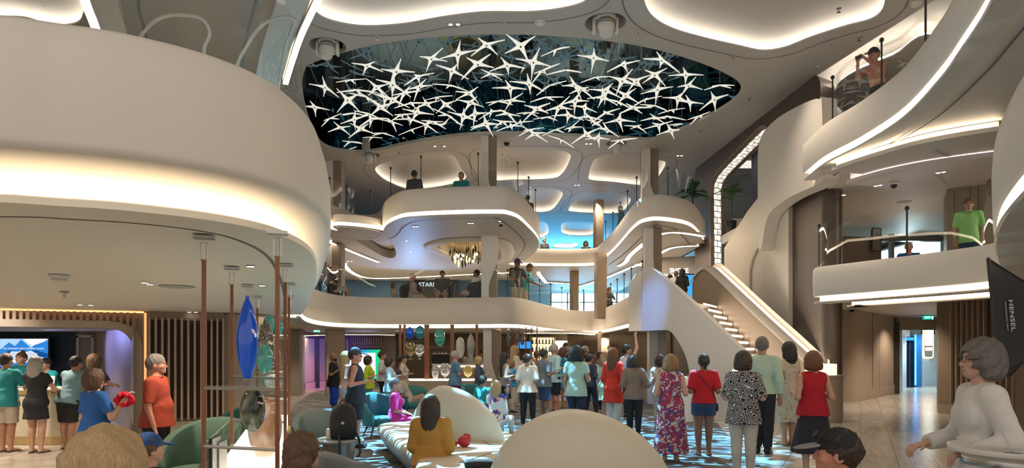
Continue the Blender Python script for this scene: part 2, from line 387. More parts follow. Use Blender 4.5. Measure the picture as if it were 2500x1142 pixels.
balcony('balcony', d2, T2, 2.5, FL2, 'long cream balcony front above the lobby bar', lip=.1)
balcony('balcony', d3, T3, B3, FL3, 'upper cream balcony front jutting out below the starfish ceiling')
balcony('balcony', d3r, T3, 5.75, FL3, 'upper balcony sweeping over the right side', gap=.13)
br_ = balcony('balcony', d2r, T2, 2.78, FL2+.1, 'right balcony front above the lift lobby', gap=.11)
m = MB(); sweep(m, d2r, [(-.95, 2.98), (-.95, 2.735), (-.95, 2.66), (-.80, 2.655), (-.80, 2.63), (-1.15, 2.63)]); m.build('soffit_lip', SOFF, br_, True)
m = MB(); sweep(m, d2r, [(-.94, 2.755), (-.94, 2.67)]); m.build('cove_light', LED, br_)

def deck(name, poly, z0, z1, label, holes=(), m=SOFF):
    return struct(name, MB().plate(at_z(poly, z0), [at_z(h, z0) for h in holes], (0, 0, z1-z0)), m, smooth=False, label=label, cat='deck')
inn = off_path(near_left, -.3); in2 = off_path(d2, -.3)
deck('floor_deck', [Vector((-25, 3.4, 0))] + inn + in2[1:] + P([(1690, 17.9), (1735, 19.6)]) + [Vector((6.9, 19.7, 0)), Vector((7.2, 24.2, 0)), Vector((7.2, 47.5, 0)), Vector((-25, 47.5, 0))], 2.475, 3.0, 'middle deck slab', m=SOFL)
# recesses cut in the upper deck's underside
CH = cr(zs([(1066, 598), (1100, 586), (1160, 583), (1215, 590), (1222, 628), (1180, 636), (1130, 628), (1090, 612)], 5.7), 6, True)
TR = cr(zs([(822, 552), (850, 572), (900, 603), (935, 623), (960, 627), (967, 612), (952, 585), (935, 566), (890, 556)], 5.7), 5, True)
d3p = off_path(d3, -.3)
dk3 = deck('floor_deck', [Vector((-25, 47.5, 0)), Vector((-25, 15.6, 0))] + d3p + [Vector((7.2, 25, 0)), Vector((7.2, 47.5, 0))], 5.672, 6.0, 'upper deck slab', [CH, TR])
for p, mt, lt, h in ((CH, mat('gilded_ceiling', (.62, .44, .24), .4), LED, .3), (TR, CREAM, LED, .4)):
    sd = 1 if ccw(p) else -1
    m = MB(); p0 = at_z(p, 0); sweep(m, p0, [(0, 5.66), (0, 5.70), (.12, 5.70)], True, sd); sweep(m, p0, [(.12, 5.8), (.1, 5.66+h)], True, sd); m.plate(at_z(off_path(p0, .1, True, sd), 5.66+h)); m.build('ceiling_recess', mt, dk3, True)
    m = MB(); sweep(m, p0, [(.12, 5.70), (.12, 5.8)], True, sd); m.build('cove_light', lt, dk3)
p = CH; sd = 1 if ccw(p) else -1
m = MB(); sweep(m, at_z(p, 0), [(.0, 5.66), (.02, 5.60), (.25, 5.55), (.45, 5.60), (.5, 5.66)], True, sd); m.build('recess_lip', CREAM, dk3, True)
# right side upper deck with two stepped light troughs
d3q = off_path(d3r, -.3)
dkr = deck('floor_deck', [Vector((7.9, 16.3, 0))] + d3q + [Vector((6, 3, 0)), Vector((25, 3, 0)), Vector((25, 30, 0)), Vector((7.9, 30, 0))], 5.672, 6.0, 'right upper deck slab')
for pts, led, dz in (([(2030, 412), (2120, 382), (2230, 350), (2330, 330), (2440, 313)], LED, 0), ([(2066, 444), (2150, 420), (2240, 401), (2330, 387), (2440, 373)], LEDP, -.1)):
    c = cr(zs(pts, 5.5+dz), 8); c = at_z(c, 0)
    m = MB(); sweep(m, c, [(-.12, 5.66), (-.12, 5.54+dz), (.0, 5.54+dz), (.0, 5.46+dz), (-2.5, 5.45+dz)]); m.build('stepped_trough', mat('trough_paint', (.58, .52, .50), .5) if dz else SOFF, dkr)
    m = MB(); sweep(m, c, [(-.02, 5.545+dz), (-.10, 5.55+dz)]); m.build('cove_light', led, dkr)
deck('floor_deck', off_path(d2r, -.3)[2:] + [Vector((25, 3, 0)), Vector((25, 47.5, 0)), Vector((7.9, 47.5, 0)), Vector((7.9, 15.5, 0))], 3.0, 3.1, 'right middle deck slab')

# ---------------- shell behind ----------------
def wallbox(name, x0, x1, y0, y1, z0, z1, m, label=None):
    return struct(name, MB().box(((x0+x1)/2, (y0+y1)/2, (z0+z1)/2), (abs(x1-x0), abs(y1-y0), abs(z1-z0))), m, smooth=False, label=label, cat='wall')
WALLG = mat('wall_grey', (.33, .30, .27), .6, vary=.06, vscale=4)
wallbox('wall_back', -25, 25, 47.5, 47.8, 0, 10, WALLG, 'far end wall of the atrium')
wallbox('wall_left_side', -25.3, -25, 2, 47.8, 0, 10, WALLG, 'far left side wall')
wallbox('wall_right_side', 25, 25.3, 2, 47.8, 0, 10, WALLG, 'far right side wall')
# ---------------- portal wall on the right (runs away from the viewer along X = 7.3..7.9) ----------------
def PX(px, py, A, B):
    """point of the vertical plane through plan points A, B seen at a pixel"""
    t = (px-1250)/F; A = Vector(A); B = Vector(B); d = B-A
    s = (t*A.y-A.x)/(d.x-t*d.y); Y = A.y+d.y*s
    return W(px, py, Y)
PA, PB = (7.95, 17.2), (7.3, 26.0)
po = [PX(1699, 900, PA, PB), PX(1697, 430, PA, PB)] + cr([PX(*q, PA, PB) for q in [(1697, 420), (1703, 404), (1716, 385), (1760, 322), (1800, 288), (1860, 247), (1960, 191), (1988, 183), (1999, 190), (2003, 205)]], 5) + [PX(2003, 420, PA, PB), PX(1985, 420, PA, PB), PX(1930, 900, PA, PB)]
ho = [PX(1738, 890, PA, PB), PX(1735, 470, PA, PB)] + cr([PX(*q, PA, PB) for q in [(1735, 462), (1738, 445), (1746, 428), (1762, 408), (1800, 368), (1845, 322), (1862, 310), (1875, 316), (1884, 335), (1886, 360)]], 5) + [PX(1888, 420, PA, PB), PX(1888, 880, PA, PB)]
TH = Vector((.55, .35, 0))
pw = MB().plate(po, [ho], TH); wp = struct('wall_portal', pw, BRONZE, smooth=False, label='tall dark bronze wall with an arched opening lined with glowing glass bricks', cat='wall')
# reveal: bronze wood lip, glowing glass bricks, wood lip
BRICK = bpy.data.materials.new('glowing_glass_brick'); BRICK.use_nodes = True
def _brick():
    nt, N, L = nodes_of(BRICK); N.clear()
    uv = N.new('ShaderNodeUVMap'); br = N.new('ShaderNodeTexBrick'); br.inputs['Scale'].default_value = 1; br.inputs['Brick Width'].default_value = .36; br.inputs['Row Height'].default_value = .22; br.inputs['Mortar Size'].default_value = .018; br.inputs['Mortar Smooth'].default_value = .6
    br.inputs['Color1'].default_value = (1, .95, .86, 1); br.inputs['Color2'].default_value = (.80, .72, .62, 1); br.inputs['Mortar'].default_value = (.02, .015, .01, 1)
    nz = N.new('ShaderNodeTexNoise'); nz.inputs['Scale'].default_value = 5
    ma = N.new('ShaderNodeMath'); ma.operation = 'MULTIPLY_ADD'; ma.inputs[1].default_value = 1.3; ma.inputs[2].default_value = .05
    e = N.new('ShaderNodeEmission'); o = N.new('ShaderNodeOutputMaterial')
    L.new(uv.outputs[0], br.inputs['Vector']); L.new(uv.outputs[0], nz.inputs['Vector']); L.new(nz.outputs['Fac'], ma.inputs[0]); L.new(ma.outputs[0], e.inputs[1]); L.new(br.outputs['Color'], e.inputs[0]); L.new(e.outputs[0], o.inputs[0])
_brick()
d = TH.normalized(); tl = TH.length
hin = [p for p in ho]
def inset(loop, k):
    """shrink the opening loop inside its plane"""
    out = []; n = len(loop)
    u = (Vector((PB[0]-PA[0], PB[1]-PA[1], 0))).normalized()
    q = [(p.dot(u), p.z) for p in loop]
    a = sum(q[i-1][0]*q[i][1]-q[i][0]*q[i-1][1] for i in range(n)); s = 1 if a > 0 else -1
    for i in range(n):
        x0, y0 = q[i-1]; x1, y1 = q[(i+1) % n]; tx, ty = x1-x0, y1-y0; l = math.hypot(tx, ty) or 1
        out.append(loop[i] + u*(-ty/l*k*s) + Vector((0, 0, tx/l*k*s)))
    return out
h1 = inset(ho, .03)
rows = [[p + d*f for f in (-.03, .16)] for p in h1]; m = MB().grid(rows + [rows[0]]); m.build('reveal_lip', WOODD, wp)
m = MB().plate([p - d*.03 for p in ho_out] if False else [p - d*.03 for p in inset(ho, -.05)], [[p - d*.03 for p in h1]], d*.02); m.build('reveal_lip', WOODD, wp)
rows = [[p + d*f for f in (.16, tl-.10)] for p in h1]
mb = MB().grid(rows); o = mb.build('glass_bricks', BRICK, wp)
uvl = o.data.uv_layers.new(name='UVMap'); acc = [0]
for i in range(1, len(h1)): acc.append(acc[-1]+(h1[i]-h1[i-1]).length)
for lp in o.data.loops:
    i, k = divmod(lp.vertex_index, 2); uvl.data[lp.index].uv = ((tl-.26)*k, acc[i])
rows = [[p + d*f for f in (tl-.10, tl+.12)] for p in h1]; m = MB().grid(rows + [rows[0]]); m.build('reveal_lip', WOODD, wp)
# dark return of the wall, left edge, facing the hall
m = MB().plate([PX(1699, 900, PA, PB), PX(1697, 425, PA, PB), PX(1697, 425, PA, PB)+Vector((.9, .1, 0)), PX(1699, 900, PA, PB)+Vector((.9, .1, 0))], vec=(0, .1, 0)); m.build('return_panel', mat('blue_bronze_panel', (.10, .11, .14), .4, .3), wp)
# second dark bulkhead, nearer the stair
bk = [PX(1880, 900, (7.75, 16.4), (7.75, 19.6)), PX(1880, 517, (7.75, 16.4), (7.75, 19.6))] + cr([PX(*q, (7.75, 16.4), (7.75, 19.6)) for q in [(1882, 514), (1920, 487), (1960, 466), (1985, 459)]], 4) + [Vector((7.75, 16.4, 5.74)), Vector((7.75, 16.4, 0)), Vector((7.75, 19.6, 0))]
mb = MB().plate(bk[1:], vec=(.5, 0, 0)); wb = struct('wall_bulkhead', mb, BRONZE, smooth=False, label='dark bronze bulkhead behind the staircase foot', cat='wall')
m = MB().lathe([(.25, 0), (.25, 5.70), (.2, 5.74), (.001, 5.74)], (8.0, 16.42, 0), 24); m.build('rounded_end', BRONZE, wb, True)
# cream tongue: the upper balcony front continuing down over the wall
TA, TB = (7.05, 15.0), (7.25, 19.6)
tp = cr([PX(*q, TA, TB) for q in [(2006, 250), (2000, 242), (1985, 243), (1950, 258), (1900, 287), (1868, 318), (1853, 350), (1850, 390), (1850, 480), (1850, 580), (1853, 610), (1860, 600), (1866, 560), (1874, 530), (1890, 508), (1930, 480), (1985, 455), (2008, 440), (2010, 400)]], 5, True)
mb = MB().plate(tp, vec=(.4, .1, 0)); struct('wall_tongue', mb, CREAM, smooth=False, label='smooth cream wall tongue below the upper balcony', cat='wall')
# cream stairwell wall seen through and beside the opening
CA, CB = (7.62, 18.0), (7.62, 24.5)
cpl = [PX(*q, CA, CB) for q in [(1768, 900), (1768, 606), (1790, 570), (1825, 515), (1856, 476), (1905, 420), (1925, 420), (1925, 900)]]
mb = MB().plate(cpl, vec=(.2, .05, 0)); cw = struct('wall_stairwell', mb, CREAM, smooth=False, label='cream stairwell wall with a sloping top', cat='wall')
m = MB(); a = cr([PX(*q, CA, CB)+Vector((-.02, 0, 0)) for q in [(1838, 760), (1834, 700), (1836, 650), (1850, 610), (1870, 580), (1880, 560)]], 6); m.tube(a, .05, 8); m.build('wall_moulding', CREAM, cw, True)

# ---------------- staircase ----------------
NA, NB = Vector((4.9, 17.8, 0)), Vector((6.6, 15.1, 0))
FA, FB = Vector((5.95, 19.5, 0)), Vector((7.32, 15.95, 0))
stair = empty('staircase', (0, 0, 0), 0, 'grand staircase with lit treads rising to the middle deck', 'staircase'); stair['kind'] = 'structure'
NS = 17; RISE = 3.0/NS
TREAD = mat('stair_tread', (.42, .36, .29), .35)
m = MB(); lt = MB()
def sp(t, side): return (NA.lerp(NB, t)+Vector((.155, .10, 0)) if side == 0 else FA.lerp(FB, t))
for i in range(NS):
    t0, t1 = i/NS, (i+1)/NS; z = 3.0-RISE*(i+1)+.0; zt = 3.0-RISE*i
    a, b, c, e = sp(t0, 0), sp(t0, 1), sp(t1, 1), sp(t1, 0)
    if i: m.plate([Vector((q.x, q.y, max(zt-.5, 0))) for q in (a, b, c, e)], vec=(0, 0, zt-max(zt-.5, 0)))
    # light strip under each nosing, on the riser below
    n = (e-a).normalized()
    lt.add([Vector((q.x, q.y, 0)) + n*.012 + Vector((0, 0, dz)) for q in (e.lerp(c, .03), e.lerp(c, .97)) for dz in (zt-.075, zt-.03)], [(0, 1, 3, 2)])
m.build('steps', TREAD, stair); lt.build('tread_lights', LEDS, stair)
# near side: big white flank with an arch under the landing
LA, LB = (3.85, 19.47), (6.6, 15.1)
top = cr([PX(*q, LA, LB) for q in [(1568, 654), (1578, 652), (1592, 656), (1610, 668), (1645, 697), (1690, 737), (1760, 803), (1822, 864), (1850, 893), (1872, 915), (1910, 952), (1935, 980)]], 4)
g0 = lambda px: (lambda p: Vector((p.x, p.y, 0)))(PX(px, 900, LA, LB))
low = [g0(1944), g0(1693)] + cr([PX(*q, LA, LB) for q in [(1690, 960), (1684, 915), (1674, 870), (1655, 832), (1640, 812), (1622, 803), (1600, 806), (1568, 808)]], 5)
WHITE = mat('white_flank', (.66, .64, .61), .45)
mb = MB().plate(top+low, vec=(.15, .095, 0)); mb.build('flank', WHITE, stair)
# wood inner side + white cap on the far side
ft = cr([PX(*q, (FA.x, FA.y), (FB.x, FB.y)) for q in [(1690, 690), (1700, 672), (1714, 658), (1726, 657), (1742, 670), (1780, 706), (1850, 773), (1920, 838), (1960, 876), (1990, 902)]], 5)
fb = [PX(1990, 1030, (FA.x, FA.y), (FB.x, FB.y)), PX(1690, 780, (FA.x, FA.y), (FB.x, FB.y))]
mb = MB().plate(ft+fb, vec=(.14, .08, 0)); mb.build('inner_side', WOODL, stair)
m = MB(); m.grid([[p+Vector((-.05, -.03, -.03)), p+Vector((-.06, -.03, .03)), p+Vector((-.02, 0, .09)), p+Vector((.12, .07, .11)), p+Vector((.27, .15, .08)), p+Vector((.3, .17, -.02))] for p in ft]); m.build('hand_cap', CREAM, stair, True)
m = MB(); m.grid([[p+Vector((.31, .18, .0)), p+Vector((.5, .3, .02)), p+Vector((.5, .3, .22))] for p in ft]); m.build('light_trough', CREAM, stair)
m = MB(); m.grid([[p+Vector((.33, .19, .06)), p+Vector((.42, .24, .06))] for p in ft[8:]]); m.build('cove_light', LEDS, stair)
m = MB(); m.tube([PX(*q, (FA.x, FA.y), (FB.x, FB.y))+Vector((-.07, -.04, 0)) for q in [(1722, 738), (1836, 862), (1905, 940), (1960, 1000)]], .02, 6); m.build('string_rail', DARK, stair, True)
# landing parapet between balcony front and flank
a, b = XY(1535, 21.2), Vector((3.85, 19.47, 0))
m = MB().plate([Vector((a.x, a.y, 2.3)), Vector((b.x, b.y, 2.26)), Vector((b.x, b.y, 4.05)), W(1535, 690, 21.2)], vec=(.22, .13, 0)); m.build('landing_parapet', WHITE, stair)
m = MB().plate([Vector((3.85, 19.47, 2.26)), Vector((4.9, 17.8, 2.26)), Vector((5.73, 19.5, 2.26)), Vector((4.7, 20.9, 2.26))], vec=(0, 0, .7)); m.build('landing', WHITE, stair)
# newel drums with lit ledges
for cx, cy, r, h in ((5.32, 15.1, .33, .98), (7.35, 15.6, .48, 1.10)):
    t = empty('newel_drum', (cx, cy, 0), 0, 'wooden drum with glowing ledge at the stair foot, ' + ('beside the white flank' if r < .4 else 'in front of the dark bulkhead'), 'newel')
    m = MB().lathe([(r-.02, 0), (r-.02, .08), (r, .08), (r, h-.06), (r+.02, h-.04), (r+.02, h), (.001, h)], n=32); m.build('drum', WOODL, t, True)
    m = MB().lathe([(r*.72, h), (r*.72, h+.26), (.001, h+.26)], n=32); m.build('glowing_collar', mat('glow_collar', (.8, .7, .55), .5, emit=(1, .78, .5), es=.9), t, True)

# ---------------- columns: bronze core with a white curling fin ----------------
def column(px, Y, w, z0, z1, label, mt=WOODD, fin=True, flip=1, rz=.3, finz=None):
    c = XY(px, Y); rz = 0 if fin else rz; t = empty('column', (c.x, c.y, z0), 0, label, 'column'); t['kind'] = 'structure'
    h = z1-z0; ww = w/F*Y
    m = MB().box((0, 0, h/2), (ww, ww, h), rz, bev=.03); m.build('core', mt, t)
    if fin:
        f0, f1 = finz or (.12, .55); rows = []
        for k in range(25):
            u = k/24; z = h*u; s = min(1, max(0, (u-f0)/(f1-f0))); s = s*s*(3-2*s)
            a = -ww*.56; b = ww*(-.05+.61*s); y = -ww*.5
            rows.append([Vector((a*flip, y+ww*.3, z)), Vector((a*flip, y-.03, z)), Vector((b*flip, y-.05, z)), Vector((b*flip, y+.01, z))])
        m = MB().grid(rows); m.build('white_fin', WHITE, t, True, 30)
    return t
column(818, 24.5, 44, 0, 2.5, 'column at the left of the big screen', WOODL, False, rz=.35)
column(1203, 22.7, 40, 0, 2.5, 'column in front of the bar with a white fin curling round its foot', WOODD, finz=(.55, .02))
column(1473, 28, 22, 0, 2.5, 'plain lit column near the dark wood back wall', WOODL, False)
column(1603, 20.6, 40, 0, 2.3, 'pale column under the stair landing', CREAM, True, rz=0, finz=(.5, .05))
column(1196, 22.9, 36, 3.0, 5.75, 'column rising beside the chandelier', WOODD, finz=(.3, .7))
column(818, 24.6, 40, 3.0, 5.75, 'bronze column behind the reclining guests on the middle deck', WOODD, finz=(.95, .99), rz=.2)
column(1592, 21.6, 40, 3.0, 5.75, 'bronze column on the stair landing', WOODD, finz=(.62, .05))
column(1466, 27.5, 26, 3.0, 5.75, 'bronze column beside the glass rail of the rear bay', WOODD, False, rz=.15)
column(1195, 22.3, 35, 6.0, 8.9, 'bronze column on the jutting upper balcony', WOODD, finz=(.5, .2))
column(820, 25.3, 36, 6.0, 8.9, 'bronze column at the left upper gallery', WOODD, finz=(.3, .0))
column(1585, 23.8, 38, 6.0, 8.9, 'bronze column on the upper balcony at right of centre', WOODD, finz=(.6, .2))
column(1402, 33, 18, 3.0, 5.75, 'short far column against the bright windows', WOODD, False)
column(1461, 31.5, 20, 6.0, 8.9, 'far upper column below the recessed ceiling', WOODD, False)

# ---------------- glass balustrades ----------------
GLASSL = glass_mat('faint_glass', (.95, .975, .965), .5, 0, 1.2)
def balustrade(path, z0, h, label, step=1.35, off=-.12, posts=True, gm=None, name='glass_balustrade'):
    q = off_path(path, off); t = empty(name, (q[0].x, q[0].y, z0), 0, label, 'balustrade'); o0 = Vector((q[0].x, q[0].y, z0))
    L_ = [0]
    for i in range(1, len(q)): L_.append(L_[-1]+(q[i]-q[i-1]).length)
    def at(s):
        s = min(max(s, 0), L_[-1])
        for i in range(1, len(q)):
            if L_[i] >= s-1e-9: return q[i-1].lerp(q[i], (s-L_[i-1])/max(L_[i]-L_[i-1], 1e-9))
        return q[-1]
    n = max(1, round(L_[-1]/step))
    for k in range(n):
        s0, s1 = L_[-1]*k/n+.012, L_[-1]*(k+1)/n-.012
        pts = [at(s0+(s1-s0)*j/5) for j in range(6)]
        m = MB().grid([[Vector((p.x, p.y, z0))-o0, Vector((p.x, p.y, z0+h))-o0] for p in pts]); m.build('glass_panel', gm or GLASSR, t, True)
    if posts:
        for k in range(n+1):
            p = at(L_[-1]*k/n); m = MB().box(Vector((p.x, p.y, z0+h*.5))-o0, (.022, .03, h+.03)).box(Vector((p.x, p.y, z0+h-.03))-o0, (.06, .05, .06)); m.build('post', DARK, t)
    return t
def cut(path, a, b): return path[int(a*len(path)):int(b*len(path))]
def seg(path, x0, x1):
    return [p for p in path if x0 <= 1250+p.x/p.y*F <= x1]
H2 = .95
balustrade([p for p in near_left if 1250+p.x/p.y*F > -150 and p.y < 6.3], T2, .85, 'tall glass panels on the big near balcony', 2.1, posts=False, gm=GLASSL)
i0 = min(range(len(d2)), key=lambda i: abs(1250+d2[i].x/d2[i].y*F-780)); i1 = min(range(len(d2)), key=lambda i: abs(1250+d2[i].x/d2[i].y*F-1240)); i2 = len(d2)-1
balustrade(d2[i0:i1], T2, H2, 'clear glass balustrade in front of the middle deck lounge', 1.9, posts=False)
balustrade(d2[i1:i2], T2, H2, 'clear glass balustrade round the rear bay of the middle deck', 1.7)
def idx(path, px, lo=0, hi=None):
    r = range(lo, hi or len(path)); return min(r, key=lambda i: abs(1250+path[i].x/path[i].y*F-px))
a0 = idx(d3, 775, 60, 120); a1 = idx(d3, 905, 70, 130); a2 = idx(d3, 945, 85, 130); a3 = idx(d3, 1318, 100, 160)
balustrade(d3[a0:a1], T3, .9, 'clear glass balustrade of the left upper gallery', 1.3)
balustrade(d3[a2:a3], T3, 1.0, 'tall curved glass panels on the jutting upper balcony', 1.9)
b0 = idx(d3, 1470, 150); b1 = len(d3)-4
balustrade(d3[b0:b1], T3, .9, 'clear glass balustrade of the upper balcony at right of centre', 1.9)
balustrade(seg(d3r, 2010, 2330), T3, .95, 'glass balustrade the bare-chested man leans over', 2.0, gm=GLASSL)
balustrade(seg(d2r, 2012, 2432)[:-1] if False else [p for p in d2r if p.y > 10.6], T2, .95, 'glass balustrade of the right middle deck', 2.3, posts=True)
# ---------------- reception on the left ----------------
ORANGE = emat('led_orange', (1, .42, .16), 1.6)
SLAT = wood_mat('slat_wood', (.33, .21, .14), (.40, .28, .19))
DKPAN = mat('dark_acoustic_panel', (.035, .032, .03), .8)
BRASS = mat('brass', (.50, .36, .16), .3, .9)
NAVY = mat('navy_wall', (.022, .035, .06), .6)
RA, RB = (XY(-160, 12.0).x, 12.0), (XY(547, 13.9).x, 13.9)
def RX(px, py): return PX(px, py, RA, RB)
def RZ(px, z):
    p = PX(px, 855, RA, RB); return Vector((p.x, p.y, z))
RN = Vector((RB[1]-RA[1], -(RB[0]-RA[0]), 0)).normalized()          # towards the viewer
RU = (RZ(547, 0)-RZ(-160, 0)).normalized()
hole = [RZ(-150, 0), RZ(-150, 2.13)] + cr([RZ(200, 2.13), RZ(262, 2.12), RZ(300, 2.05), RZ(322, 1.86), RZ(328, 1.6)], 5) + [RZ(328, 0)]
m = MB().plate([RZ(-160, 0), RZ(-160, 2.47), RZ(547, 2.47), RZ(547, 0)] , [], RN*-.12)
m = MB().plate([RZ(-160, -.0), RZ(-160, 2.47), RZ(547, 2.47), RZ(547, -.0), RZ(329, -.0)] + [q for q in hole[::-1][1:]] , [], RN*-.12)
wl = struct('wall_reception', m, WOODD, smooth=False, label='slatted wood wall with the arched reception opening', cat='wall')
def shift(l, a, b): return [p + RN*a + Vector((0, 0, b)) for p in l]
frame_o = [RZ(-150, 2.27)] + cr([RZ(215, 2.27), RZ(285, 2.25), RZ(325, 2.14), RZ(345, 1.9), RZ(348, 1.6)], 5) + [RZ(348, 0), RZ(328, 0)] + hole[::-1][1:-1]
m = MB().plate(frame_o, [], RN*.10); m.build('arch_frame', WOODL, wl)
m = MB()
for k in range(30):
    px = -140+k*16.2; z0 = 2.27
    if px > 290: z0 = 2.25-(px-290)*.0065
    c = RZ(px, (z0+2.44)/2)+RN*.07; m.box(c, (.055, .05, 2.44-z0), math.atan2(RU.y, RU.x))
m.build('lintel_slats', SLAT, wl)
m = MB().plate([RZ(-150, 2.435)+RN*.02, RZ(352, 2.435)+RN*.02, RZ(352, 2.465)+RN*.10, RZ(-150, 2.465)+RN*.10]); m.build('cove_light', ORANGE, wl)
m = MB().plate([RZ(352, .05)+RN*.02, RZ(358, .05)+RN*.02, RZ(358, 2.44)+RN*.02, RZ(352, 2.44)+RN*.02]); m.build('side_light', emat('led_orange_dim', (1, .42, .16), .8), wl)
for x0, x1 in ((366, 492), (503, 545)):
    m = MB().plate([RZ(x0, .28)+RN*.01, RZ(x1, .28)+RN*.01, RZ(x1, 2.3)+RN*.01, RZ(x0, 2.3)+RN*.01], vec=RN*.02); m.build('dark_panel', DKPAN, wl)
    m = MB(); n = round((x1-x0)/15.5)
    for k in range(n+1):
        c = RZ(x0+(x1-x0)*k/n, 1.3)+RN*.07; m.box(c, (.042, .09, 2.1), math.atan2(RU.y, RU.x))
    m.build('slats', SLAT, wl)
m = MB().plate([RZ(350, 0), RZ(547, 0), RZ(547, .22), RZ(350, .22)], vec=RN*.06); m.build('plinth', WOODL, wl)
# alcove interior
bk0, bk1 = XY(-260, 17.0), XY(182, 17.0)
m = MB().box(((bk0.x+bk1.x)/2, 17.1, 1.15), (bk1.x-bk0.x, .1, 2.3)); struct('wall_alcove', m, NAVY, smooth=False, label='navy back wall of the reception alcove', cat='wall')
pth = cr([XY(182, 17.0), XY(196, 17.1), XY(232, 16.9), XY(270, 15.8), XY(302, 14.2), XY(326, 12.95)], 6)
m = MB().grid([[Vector((p.x, p.y, 0)), Vector((p.x, p.y, 2.3))] for p in pth]); ws = struct('wall_alcove_side', m, WOODG, label='curved side wall of the reception alcove', cat='wall')
a = XY(199, 16.95); b = XY(229, 16.85)
m = MB().box(((a.x+b.x)/2, 16.86, 1.0), (b.x-a.x, .05, 2.0)); 
dr = struct('door_1', m, mat('grey_door', (.20, .18, .17), .5), smooth=False, label='grey door in the alcove', cat='door')
m = MB().box((a.x, 16.83, 1.02), (.06, .08, 2.06)).box((b.x, 16.83, 1.02), (.06, .08, 2.06)).box(((a.x+b.x)/2, 16.83, 2.04), (b.x-a.x+.06, .08, .06)); m.build('door_frame', mat('door_frame', (.42, .39, .36), .5), dr)
m = MB().plate([Vector((bk0.x, 17.1, 2.16)), Vector((bk1.x+1.6, 17.1, 2.16)), RZ(326, 2.16), RZ(-150, 2.16)], vec=(0, 0, .1)); al = struct('ceiling_alcove', m, CEILP, smooth=False, label='low ceiling of the reception alcove', cat='ceiling')
# tv with ship picture
def tv(name, x0, x1, y0, y1, Y, label):
    a, b = W(x0, y1, Y), W(x1, y0, Y); t = empty(name, ((a.x+b.x)/2, Y, (a.z+b.z)/2), 0, label, 'screen'); w_, h_ = b.x-a.x, b.z-a.z
    m = MB().box((0, .03, 0), (w_, .06, h_), bev=.008); m.build('housing', BLACK, t); return t, w_, h_
t, w_, h_ = tv('wall_screen', -6, 122, 822, 901, 16.75, 'wall screen showing a cruise ship, behind the reception desk')
sw, sh = w_*.93, h_*.88
def flat(pts, y): return [Vector((x*sw/2, y, z*sh/2)) for x, z in pts]
pic = MB().plate(flat([(-1, -1), (1, -1), (1, 1), (-1, 1)], -.004)).build('picture', emat('screen_blue', (.03, .22, .62), 0.68), t)
MB().plate(flat([(-1, .2), (-.6, .75), (-.35, .5), (-.1, .95), (.15, .6), (.3, .35), (.55, .7), (1, .9), (1, 1), (-1, 1)], -.006)).build('snow_sky', emat('screen_sky', (.45, .68, .95), 0.63), t)
MB().plate(flat([(.0, 1), (.12, .75), (.35, .55), (.55, .62), (.85, .8), (.95, 1)], -.008)).build('snow_sky', emat('screen_white', (.9, .95, 1), 0.68), t)
MB().plate(flat([(-1, -.1), (-.55, .2), (0, .05), (.5, .22), (1, -.05), (1, -.3), (-1, -.3)], -.007)).build('far_shore', emat('screen_navy', (.01, .10, .36), 0.54), t)
SW = emat('screen_ship', (.75, .85, .95), 0.63)
MB().plate(flat([(-.95, -.55), (-.8, -.2), (-.62, -.18), (-.62, -.02), (.55, -.02), (.6, -.22), (.86, -.35), (.72, -.58), (-.85, -.75)], -.010)).build('ship', SW, t)
MB().plate(flat([(-.55, -.0), (-.5, .12), (-.2, .10), (-.1, .16), (.05, .06), (.3, .16), (.45, .05), (.5, -.0)], -.011)).build('ship', SW, t)
for z in (-.12, -.28, -.42): MB().plate(flat([(-.6, z), (.6, z), (.6, z-.035), (-.6, z-.035)], -.013)).build('deck_lines', emat('screen_lines', (.25, .4, .6), 0.45), t)
tx = text('caption', 'THE YOUNGEST FLEET CRUISING ALASKA', sw/22, emat('screen_text', (.85, .93, 1), 0.72), t, .0005); tx.matrix_local = Matrix.Translation((0, -.016, sh*.155)) @ Matrix.Rotation(R(90), 4, 'X')
# reception desk
dk = empty('reception_desk', (XY(120, 11.75).x, 11.75, 0), 0, 'curved cream reception desk with a brass edge', 'desk')
o0 = dk.location
dp = cr([Vector(q) for q in [(-1.6, .5, 0), (-1.35, .1, 0), (-.9, -.12, 0), (0, -.2, 0), (.22, -.17, 0), (.48, .06, 0), (.54, .45, 0), (.46, .85, 0)]], 6)
def dsweep(prof, nm, m_):
    m = MB(); sweep(m, dp, prof); return m.build(nm, m_, dk, True)
dsweep([(-.06, 0), (-.06, .16)], 'kick_plinth', BRASS); dsweep([(0, .16), (0, .90), (-.08, .90)], 'front', mat('desk_front', (.55, .48, .36), .4)); dsweep([(.02, .90), (.03, .91), (.03, .97), (0, .98)], 'brass_edge', BRASS)
m = MB().plate(at_z(dp, .98), vec=(0, 0, .02)); m.build('counter_top', mat('counter_white', (.7, .68, .62), .25), dk)

